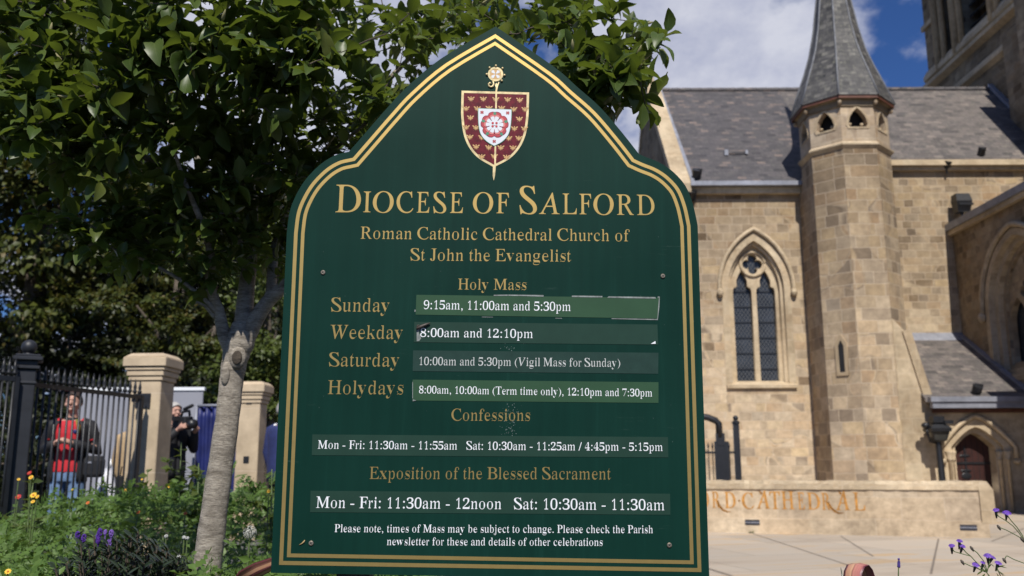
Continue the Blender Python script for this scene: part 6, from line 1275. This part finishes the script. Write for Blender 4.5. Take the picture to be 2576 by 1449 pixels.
und = obj('undergrowth', big_mesh(np.concatenate([V1, V2]), np.concatenate([T1, T2 + len(V1)]), 'undergrowth', False, np.concatenate([U1, U2])), M['herb'])
tag(und, 'dense green meadow undergrowth in front of the gate and pillars', 'undergrowth', kind='stuff')
def ground_of(p): return (float(p[0]), float(p[1]), float(bed_h(p[0], p[1])))
def leafy(mb, base, tip, n, size, seed):
    """leaves in whorls up a stem"""
    r_ = np.random.default_rng(seed); b_, t_ = np.array(base), np.array(tip); pos = b_ + (t_ - b_) * r_.uniform(0.15, 0.97, n)[:, None]; d_ = unit(r_.normal(size=(n, 3)) * np.array([1, 1, .3]) + np.array([0, 0, .45])); return pos, d_, np.tile([0, -.3, 1.0], (n, 1)) + r_.normal(size=(n, 3)) * .3, r_.uniform(.6, 1.2, n) * size
# tall weed in front of the first pillar
def weed(label, px, py, Y, w, group, n, size, seed, extra=()):
    tip = np.array(at(px, py, Y)); base = np.array(ground_of((tip[0] + w, Y))); t = thing('tall_weed', label, 'weed', tuple(base), group); b = MB(); mid = (tip + base) / 2 + np.array([w * .3, 0, 0]); b.tube([base, mid, tip], [.008, .006, .003], 6); q = [leafy(b, base, tip, n, size, seed)]
    for k, (dx, dz, f0) in enumerate(extra): s0 = base + (tip - base) * f0; e0 = s0 + np.array([dx, -.02, dz]); b.tube([s0, (s0 + e0) / 2 + np.array([0, 0, .02]), e0], [.004, .003, .002], 5); q.append(leafy(b, s0, e0, n // 3, size * .8, seed + k + 1))
    b.build('stem', M['stem'], t, True); p_, f_, u_, z_ = [np.concatenate([a[i] for a in q]) for i in range(4)]; V_, T_, U_ = scatter(SIMPLE, p_, f_, u_, z_, np.random.default_rng(seed).integers(0, 3, len(p_))); obj('leaves', big_mesh(V_, T_, 'leaves', True, U_), M['shrub_leaf'], t)
WG = 'tall weeds in front of the pillars'
weed('tallest leafy weed standing against the blue screen, right of the first pillar', 456, 1112, 6.6, 0.02, WG, 46, 0.085, 3, ((-.10, .16, .75), (.12, .12, .7), (.18, .10, .5), (-.15, .12, .5)))
weed('bushy weed with pale tips right of the tallest weed', 500, 1165, 6.4, 0.02, WG, 40, 0.075, 4, ((.12, .1, .6), (-.12, .1, .6)))
weed('small leafy weed at the foot of the first stone pillar', 372, 1180, 7.2, 0.0, WG, 40, 0.08, 5, ((.15, .1, .7), (-.15, .1, .7)))
weed('leafy weed at the left in front of the gate, under the yellow daisies', 85, 1200, 6.0, -0.02, WG, 40, 0.07, 6, ((.1, .12, .6), (-.14, .1, .6)))
weed('leafy weed at the foot of the navy suited man by the notice board', 684, 1180, 6.0, 0.02, WG, 36, 0.085, 8, ((-.12, .08, .7),))
# small flowers, each on its own stem
YEL = pmat('yellow_petal', (0.72, 0.45, 0.03), 0.6, 0.12, 60); ORA = pmat('orange_petal', (0.60, 0.15, 0.02), 0.6, 0.12, 60); REDP = pmat('red_petal', (0.42, 0.02, 0.02), 0.6, 0.12, 60); WHP = pmat('white_petal', (0.48, 0.49, 0.47), 0.6, 0.05, 60); PUR = pmat('violet_petal', (0.085, 0.03, 0.26), 0.6, 0.25, 80); PURL = pmat('lilac_petal', (0.20, 0.11, 0.42), 0.6, 0.2, 80)
def flower(px, py, Y, r, m, cm, label, cat, group, name='meadow_flower'):
    r *= 0.62; h = at(px, py, Y); h[1] = Y; base = ground_of((h[0] + rng.uniform(-.06, .06), Y + .03)); t = thing(name, label, cat, base, group)
    b = MB(); b.tube([base, ((base[0] + h[0]) / 2 + rng.uniform(-.02, .02), Y, (base[2] + h[2]) / 2), tuple(h)], .0035, 5); b.build('stem', M['stem'], t)
    b = MB(); tl = rng.uniform(-.5, .5); up_ = np.array([tl * .5, -.75, .6]); up_ /= np.linalg.norm(up_); e1 = unit(np.cross(up_, [0, 0, 1])[None])[0]; e2 = np.cross(up_, e1)
    for k in range(9):
        a = 2 * math.pi * k / 9; d_ = e1 * math.cos(a) + e2 * math.sin(a); n_ = -e1 * math.sin(a) + e2 * math.cos(a); q = [h + d_ * r * .2 - n_ * r * .12, h + d_ * r * .7 - n_ * r * .26 + up_ * r * .15, h + d_ * r + up_ * r * .05, h + d_ * r * .7 + n_ * r * .26 + up_ * r * .15, h + d_ * r * .2 + n_ * r * .12]; b.add(q, [(0, 1, 2, 3, 4)])
    b.build('petals', m, t); b = MB(); b.ball(tuple(h + up_ * r * .08), r * .30, 8, 6); b.build('flower_eye', cm, t, True)
YG_ = 'yellow flowers among the undergrowth'
for px, py, Y, r, lb in ((78, 1201, 5.9, .028, 'large yellow daisy beside the gate post, higher of the pair'), (47, 1206, 6.0, .018, 'small yellow daisy nearest the gate post'), (84, 1246, 5.6, .035, 'largest yellow bloom, low left in front of the gate'), (94, 1250, 5.5, .022, 'yellow bloom touching the largest one on its right'), (83, 1262, 5.5, .022, 'yellow bloom hanging just under the largest one'),
                         (426, 1224, 6.6, .025, 'yellow flower right of the first pillar foot'), (315, 1234, 7.0, .026, 'yellow flower left of the first pillar foot'), (357, 1206, 7.4, .016, 'tiny yellow flower against the first pillar'), (676, 1236, 5.6, .022, 'yellow flower next to the notice board edge'), (182, 1232, 6.4, .013, 'tiny yellow flower in front of the man in jeans'), (20, 1438, 3.4, .020, 'pale yellow flower in the bottom left corner')):
    flower(px, py, Y, r, YEL, ORA, lb, 'flower', YG_)
OG_ = 'orange flowers among the undergrowth'
for px, py, Y, r, lb in ((348, 1289, 5.3, .020, 'orange flower in the middle of the green undergrowth'), (221, 1265, 6.2, .022, 'orange flower at the foot of the gate'), (466, 1292, 5.0, .020, 'dull orange red flower left of the magnolia trunk')): flower(px, py, Y, r, ORA, REDP, lb, 'flower', OG_)
for px, py, Y, r, lb in ((46, 1250, 6.3, .035, 'deep red bloom in front of the gate post'), (74, 1190, 6.6, .030, 'deep red bloom behind the yellow daisies')): flower(px, py, Y, r, REDP, ORA, lb, 'flower', 'red flowers by the gate post')
for px, py, Y, lb in ((418, 1350, 3.9, 'white clover head left of the magnolia trunk, left of a close pair'), (463, 1353, 3.9, 'white clover head, left one of a close pair by the trunk'), (471, 1355, 3.9, 'white clover head, right one of a close pair by the trunk'), (356, 1372, 3.8, 'white clover head just right of the dark purple flowered shrub'), (450, 1402, 3.7, 'white clover head lowest beside the magnolia trunk')):
    h = at(px, py, Y); base = ground_of((h[0], Y)); t = thing('clover_flower', lb, 'flower', base, 'white clover heads'); b = MB(); b.tube([base, tuple(h)], .003, 5); b.build('stem', M['stem'], t)
    r5 = np.random.default_rng(px); q = unit(r5.normal(size=(90, 3))); b = MB()
    for d_ in q: p0 = h + d_ * .003; b.tube([tuple(p0), tuple(h + d_ * .008 + np.array([0, 0, .0015]))], [.0012, .0019], 4)
    b.build('flower_head', WHP, t)
h = at(629, 1340, 3.6); base = ground_of((h[0] - .02, 3.6)); t = thing('dandelion_clock', 'fluffy grey dandelion clock on a tall stem between trunk and notice board', 'flower', base); b = MB(); b.tube([base, tuple(h)], .004, 6); b.build('stem', M['stem'], t); b = MB(); b.ball(tuple(h), .005, 8, 6)
for d_ in unit(np.random.default_rng(3).normal(size=(120, 3))): b.tube([tuple(h), tuple(h + d_ * .024)], .0003, 3); e1 = unit(np.cross(d_, [.3, .5, .8])[None])[0]; e2 = np.cross(d_, e1); c_ = h + d_ * .026; b.add([c_ + (e1 * math.cos(a) + e2 * math.sin(a)) * .0045 for a in (0, 2.1, 4.2)], [(0, 1, 2)])
b.build('seed_head', pmat('dandelion_fluff', (0.42, 0.42, 0.38), 0.8, 0.1, 60), t)
# dark shrub with violet spikes
hx = at(318, 1449, 3.75); hb = ground_of((hx[0], 3.75)); hs = thing('hebe_shrub', 'low dark leaved shrub with violet flower spikes left of the magnolia trunk', 'shrub', hb); zt_h = float(at(318, 1352, 3.75)[2])
b = MB(); P0, F0, U0_, Z0 = [], [], [], []; r6 = np.random.default_rng(66)
for k in range(85):
    a = r6.uniform(0, 2 * math.pi); rr = r6.uniform(0, 1) ** .6 * .26; tip = np.array([hb[0] + rr * math.cos(a) * 1.1, hb[1] + rr * math.sin(a), zt_h - .9 * rr ** 1.5 + r6.normal() * .02]); s0 = np.array(hb) + np.array([math.cos(a), math.sin(a), 0]) * rr * .3; b.tube([s0, (s0 + tip) / 2 + np.array([0, 0, -.02]), tip], [.006, .005, .003], 5)
    for j in range(34):
        f = 1 - .55 * (j / 34); ph = j * 1.571 + (j // 2) * .8; ax = unit((tip - s0)[None])[0]; e1 = unit(np.cross(ax, [0.2, .4, .9])[None])[0]; e2 = np.cross(ax, e1); P0.append(s0 + (tip - s0) * f); F0.append(ax * .75 + e1 * math.cos(ph) + e2 * math.sin(ph)); U0_.append(ax); Z0.append(r6.uniform(.038, .06))
b.build('stems', M['twig'], hs); NAR = [leaf_template([(0, .2), (.35, 1), (.7, .85), (1, .05)], .30, .25, .25, 0, 77)]
V_, T_, U_ = scatter(NAR, np.array(P0), np.array(F0), np.array(U0_), np.array(Z0), np.zeros(len(P0), int)); obj('leaves', big_mesh(V_, T_, 'leaves', True, U_), M['hebe'], hs)
for px, py, s_ in ((195, 1347, 1), (211, 1354, 1), (251, 1339, 1), (246, 1349, .8), (265, 1339, .6), (280, 1342, .9), (247, 1359, .9), (273, 1369, 1.1)):
    h = at(px, py, 3.72); b = MB(); r7 = np.random.default_rng(px)
    b.tube([tuple(h - np.array([0, 0, .03])), tuple(h)], .002, 4)
    for j in range(70): d_ = unit(r7.normal(size=(1, 3)))[0]; c_ = h + d_ * np.array([.008, .008, .015]) * s_; b.ball(tuple(c_), .0027, 5, 3)
    b.build('flower_spike', PURL if px in (273, 280, 265) else PUR, hs)
# verbena in front of the paving, right
def verbena(label, base, heads, buds, joints, leaves, seed):
    t = thing('verbena_plant', label, 'flower', base, 'purple verbena plants'); r_ = np.random.default_rng(seed)
    for jn in joints: b = MB(); b.tube([tuple(q) for q in jn], [.0014] + [.0013] * (len(jn) - 2) + [.0011], 6); b.build('stem', M['stem'], t, True)
    for h, s_, d in heads:
        h = np.array(h); d = unit(np.array(d, float)[None])[0]; b = MB(); b.tube([tuple(h - d * .024), tuple(h - d * .012), tuple(h - d * .001)], [.002, .0035, .0042 * s_], 8); hd_o = b.build('calyx', pmat('purple_brown_calyx', (0.075, 0.06, 0.045), 0.7, 0.3, 80) if 'cal' not in M else M['cal'], t, True)
        M.setdefault('cal', hd_o.data.materials[0]); e1 = unit(np.cross(d, [.3, .8, .2])[None])[0]; e2 = np.cross(d, e1); b = MB()
        for k in range(int(26 * s_ ** 1.5)):
            rr = math.sqrt((k + .5) / (26 * s_ ** 1.5)) * .0076 * s_; a = k * 2.4; c_ = h + (e1 * math.cos(a) + e2 * math.sin(a)) * rr + d * (.005 - 40 * rr * rr); f_ = unit((d + (e1 * math.cos(a) + e2 * math.sin(a)) * rr * 65 + r_.normal(0, .15, 3))[None])[0]; g1 = unit(np.cross(f_, [.1, .2, .9])[None])[0]; g2 = np.cross(f_, g1)
            for m_ in range(5): a2 = m_ * 1.2566 + k; u1 = g1 * math.cos(a2) + g2 * math.sin(a2); u2 = -g1 * math.sin(a2) + g2 * math.cos(a2); b.add([c_, c_ + u1 * .0016 - u2 * .0010, c_ + u1 * .0030, c_ + u1 * .0016 + u2 * .0010], [(0, 1, 2, 3)])
        b.build('flower_head', PURL if False else PUR2, t)
    for h in buds: h = np.array(h); b = MB(); b.tube([tuple(h + np.array([.004, 0, -.008])), tuple(h), tuple(h + np.array([-.004, 0, .006]))], [.0015, .0042, .002], 7); b.build('bud', M['cal'], t, True)
    if len(leaves):
        p_, f_, u_, z_ = [np.array([l[i] for l in leaves]) for i in range(4)]; V_, T_, U_ = scatter(NAR, p_, f_, u_, z_, np.zeros(len(p_), int)); obj('leaves', big_mesh(V_, T_, 'leaves', True, U_), M['shrub_leaf'], t)
    return t
PUR2 = pmat('verbena_petal', (0.125, 0.042, 0.36), 0.55, 0.35, 150)
kv4 = lambda x, y, Y=2.62: at(2012.4 + x * .2187, 1194 + y * .2187, Y)
def stemline(pts, Y0=2.62, Y1=2.62): return [kv4(x, y, Y0 + (Y1 - Y0) * i / max(1, len(pts) - 1)) for i, (x, y) in enumerate(pts)]
b1 = kv4(2850, 1500, 2.7); b1[2] = 0.50
j1 = [stemline([(2260, 440), (2285, 480), (2370, 530), (2450, 590), (2520, 670), (2580, 760)]) + [tuple((kv4(2700, 1000) + np.array(b1)) / 2), tuple(b1)], stemline([(2385, 470), (2430, 530), (2500, 610), (2560, 700), (2580, 760)]), stemline([(2295, 607), (2380, 640), (2500, 705), (2580, 755)])]
verbena('purple verbena at the right edge with two flower heads leaning in', tuple(float(c) for c in b1), [(kv4(2254, 416), 1.0, (-.25, -.5, .9)), (kv4(2378, 440), 1.45, (-.1, -.5, .9))], [kv4(2288, 606), kv4(2555, 745)], j1, [], 5)
b2 = kv4(2240, 2000, 2.62); b2[2] = 0.50
j2 = [stemline([(1742, 835), (1775, 885), (1880, 915), (1965, 938), (2030, 1010), (2100, 1080), (2150, 1130), (2200, 1190)]) + [tuple(b2)], stemline([(1835, 785), (1850, 815), (1870, 850), (1910, 895), (1965, 938)]), stemline([(1866, 845), (1890, 870), (1920, 905), (1965, 938)]), stemline([(1870, 1008), (1960, 1050), (2060, 1085), (2130, 1115), (2150, 1130)]), stemline([(1980, 852), (2040, 900), (2110, 990), (2145, 1080), (2150, 1130)]), stemline([(2175, 950), (2180, 1010), (2165, 1070), (2150, 1130)]), stemline([(2275, 1030), (2270, 1080), (2300, 1150), (2340, 1230)]), stemline([(2020, 1050), (2060, 1090), (2130, 1120)]), stemline([(2100, 1028), (2130, 1080), (2150, 1125)]), stemline([(2385, 935), (2460, 975), (2580, 1020), (2700, 1080)]), stemline([(2350, 985), (2365, 950), (2380, 932)])]
lv_ = []
for x, y, dx, dy, L in ((2150, 1100, -60, 5, .02), (2180, 1020, 40, 30, .018), (2165, 1060, -50, -20, .018), (2250, 1100, 60, 30, .032), (2270, 1070, 60, -25, .022), (2240, 1060, -40, -30, .02), (2290, 1120, 40, 40, .028), (2100, 1110, -50, 25, .02), (2150, 1150, 40, 40, .02), (2200, 1030, -30, 30, .015), (2260, 1130, 20, 50, .03), (2300, 1060, 50, 5, .02), (2130, 1140, -30, 30, .018)):
    d_ = unit((RT * dx - UP * dy + np.array([0, -8., 0]))[None])[0]; lv_.append((kv4(x, y), d_, np.array([0, -.4, 1.0]), L))
verbena('purple verbena with a spray of small flower heads at the lower right', tuple(float(c) for c in b2), [(kv4(1836, 772), .95, (-.1, -.5, .9)), (kv4(1745, 826), 1.0, (-.2, -.5, .9)), (kv4(1866, 830), .95, (0, -.6, .8)), (kv4(2160, 935), 1.25, (-.2, -.5, .9)), (kv4(2212, 958), 1.05, (.3, -.5, .8)), (kv4(2020, 1042), 1.15, (0, -.6, .8)), (kv4(2102, 1024), .7, (0, -.5, .9)), (kv4(2278, 1022), 1.15, (.1, -.5, .9))], [kv4(1868, 1006), kv4(1978, 850), kv4(2352, 986)], j2, lv_, 6)
# lavender spike
b3 = kv4(1134, 1700, 2.62); b3[2] = 0.50; t = thing('lavender_stem', 'single lavender spike standing before the paving, right of the bronze leaf', 'flower', tuple(float(c) for c in b3)); b = MB(); b.tube([tuple(b3), tuple(kv4(1132, 1165)), tuple(kv4(1137, 985))], [.0022, .0017, .0012], 6); b.build('stem', M['stem'], t)
b = MB(); r_ = np.random.default_rng(9)
for y0, n_, w_ in ((975, 5, 8), (1005, 8, 11), (1022, 9, 13), (1040, 9, 14), (1054, 9, 15)):
    for k in range(n_): a = 2 * math.pi * k / n_ + r_.uniform(0, .6); c_ = kv4(1137 + w_ * math.cos(a) * .8, y0 + r_.normal() * 3); c_ = c_ + np.array([0, math.sin(a) * .002, 0]); b.ball(tuple(c_), (.0018, .0018, .0032), 6, 4)
b.build('flower_spike', pmat('lavender_petal', (0.06, 0.035, 0.20), 0.6, 0.4, 120), t)
# bronze flax leaves
def flax_mat():
    m, t, b = new_mat('bronze_flax_leaf'); tc = N(t, 'ShaderNodeTexCoord'); sp_ = N(t, 'ShaderNodeSeparateXYZ'); t.links.new(tc.outputs['UV'], sp_.inputs[0])
    c = ramp(t, sp_.outputs[0], [(0.0, (0.10, 0.022, 0.035)), (0.07, (0.17, 0.05, 0.06)), (0.16, (0.52, 0.27, 0.17)), (0.46, (0.62, 0.37, 0.22)), (0.5, (0.22, 0.08, 0.07)), (0.54, (0.50, 0.22, 0.17)), (0.85, (0.42, 0.16, 0.14)), (0.95, (0.15, 0.035, 0.05)), (1.0, (0.09, 0.02, 0.03))])
    st = N(t, 'ShaderNodeMapping'); st.inputs['Scale'].default_value = (45, 1.5, 1); t.links.new(tc.outputs['UV'], st.inputs[0]); nz = N(t, 'ShaderNodeTexNoise', i_Scale=1.0, i_Detail=5.0); t.links.new(st.outputs[0], nz.inputs['Vector'])
    t.links.new(mixc(t, 0.5, c, ramp(t, nz.outputs[0], [(0.3, (0.6, 0.55, 0.55)), (0.7, (1.25, 1.2, 1.15))]), 'MULTIPLY'), b.inputs['Base Color']); b.inputs['Roughness'].default_value = 0.38; bump(t, b, nz.outputs[0], 0.2, 0.003); return m
M['flax'] = flax_mat()
def strap(t, path, wdir, wid, fold=0.15, m='flax', name='leaf_blade'):
    P_ = np.array(path); n = len(P_); V_, T_, U_ = [], [], []
    for i in range(n):
        tg = unit((P_[min(i + 1, n - 1)] - P_[max(i - 1, 0)])[None])[0]; w_ = np.array(wdir if np.ndim(wdir) == 1 else wdir[i], float); w_ = unit((w_ - tg * (w_ @ tg))[None])[0]; nn = np.cross(tg, w_)
        for c in np.linspace(-1, 1, 7): V_.append(P_[i] + w_ * c * wid[i] + nn * (fold * wid[i] * (abs(c) - .5))); U_.append(((c + 1) / 2, i / n))
    T_ = [(i * 7 + c, i * 7 + c + 1, (i + 1) * 7 + c + 1, (i + 1) * 7 + c) for i in range(n - 1) for c in range(6)]
    o = obj(name, big_mesh(np.array(V_), np.array(T_), name, True, np.array(U_)), M[m], t); sd_ = o.modifiers.new('t', 'SOLIDIFY'); sd_.thickness = .0012; return o
ap = kv4(665, 1035, 2.5); fd = unit(np.array([[.80, .60, 0]]))[0]; wd = np.array([.60, -.80, 0]); fb_ = ap - fd * .05; fb_[2] = .5; ft = thing('flax_plant', 'bronze pink flax leaf bent over into a loop at the bottom right', 'flax', tuple(float(c) for c in fb_))
pts_ = [fb_] + [ap + fd * q + np.array([0, 0, h_]) for q, h_ in ((-.044, -.30), (-.043, -.16), (-.041, -.09), (-.036, -.045), (-.026, -.016), (-.010, 0), (.012, .002), (.030, -.012), (.044, -.04), (.054, -.08), (.062, -.14), (.068, -.24))]
strap(ft, pts_, wd, [.012, .022, .024, .026, .027, .027, .027, .026, .025, .024, .022, .018, .008])
sd = at(2122, 1449, 2.5); strap(ft, [fb_, sd + np.array([.004, 0, -.16]), sd + np.array([0, 0, -.03]), at(2115, 1428, 2.5)], np.array([1, -.3, 0]), [.006, .006, .004, .0006], .3, 'hebe', 'grass_blade')
fb2 = np.array(ground_of(at(560, 1500, 2.95))); ft2 = thing('flax_plant', 'dark red flax leaves rising behind the lower left corner of the notice board', 'flax', tuple(fb2))
strap(ft2, [fb2, at(575, 1475, 2.95), at(610, 1446, 2.95), at(645, 1427, 2.92), at(690, 1410, 2.9), at(740, 1400, 2.9)], np.array([.2, -.5, 1.0]), [.012, .016, .017, .016, .013, .004], .2)
strap(ft2, [fb2, at(590, 1490, 2.85), at(640, 1450, 2.85), at(690, 1425, 2.85), at(750, 1405, 2.85)], np.array([.2, -.7, .8]), [.010, .012, .012, .010, .003], .2)
tf = MB(); wtf = atz(1889, 1341, 0.034)
tft = thing('weed_tuft', 'tiny green weed tuft at the foot of the inscribed wall', 'weed', tuple(float(c) for c in wtf)); r_ = np.random.default_rng(2)
for k in range(26): a = r_.uniform(0, 6.28); d_ = np.array([math.cos(a), math.sin(a) * .5, r_.uniform(.3, 1)]); p0 = np.array(wtf) + np.array([r_.normal() * .03, 0, 0]); n_ = np.array([-math.sin(a), math.cos(a), 0]) * .008; tf.add([p0 - n_, p0 + n_, p0 + d_ * .07], [(0, 1, 2)])
tf.build('blades', M['shrub_leaf'], tft)
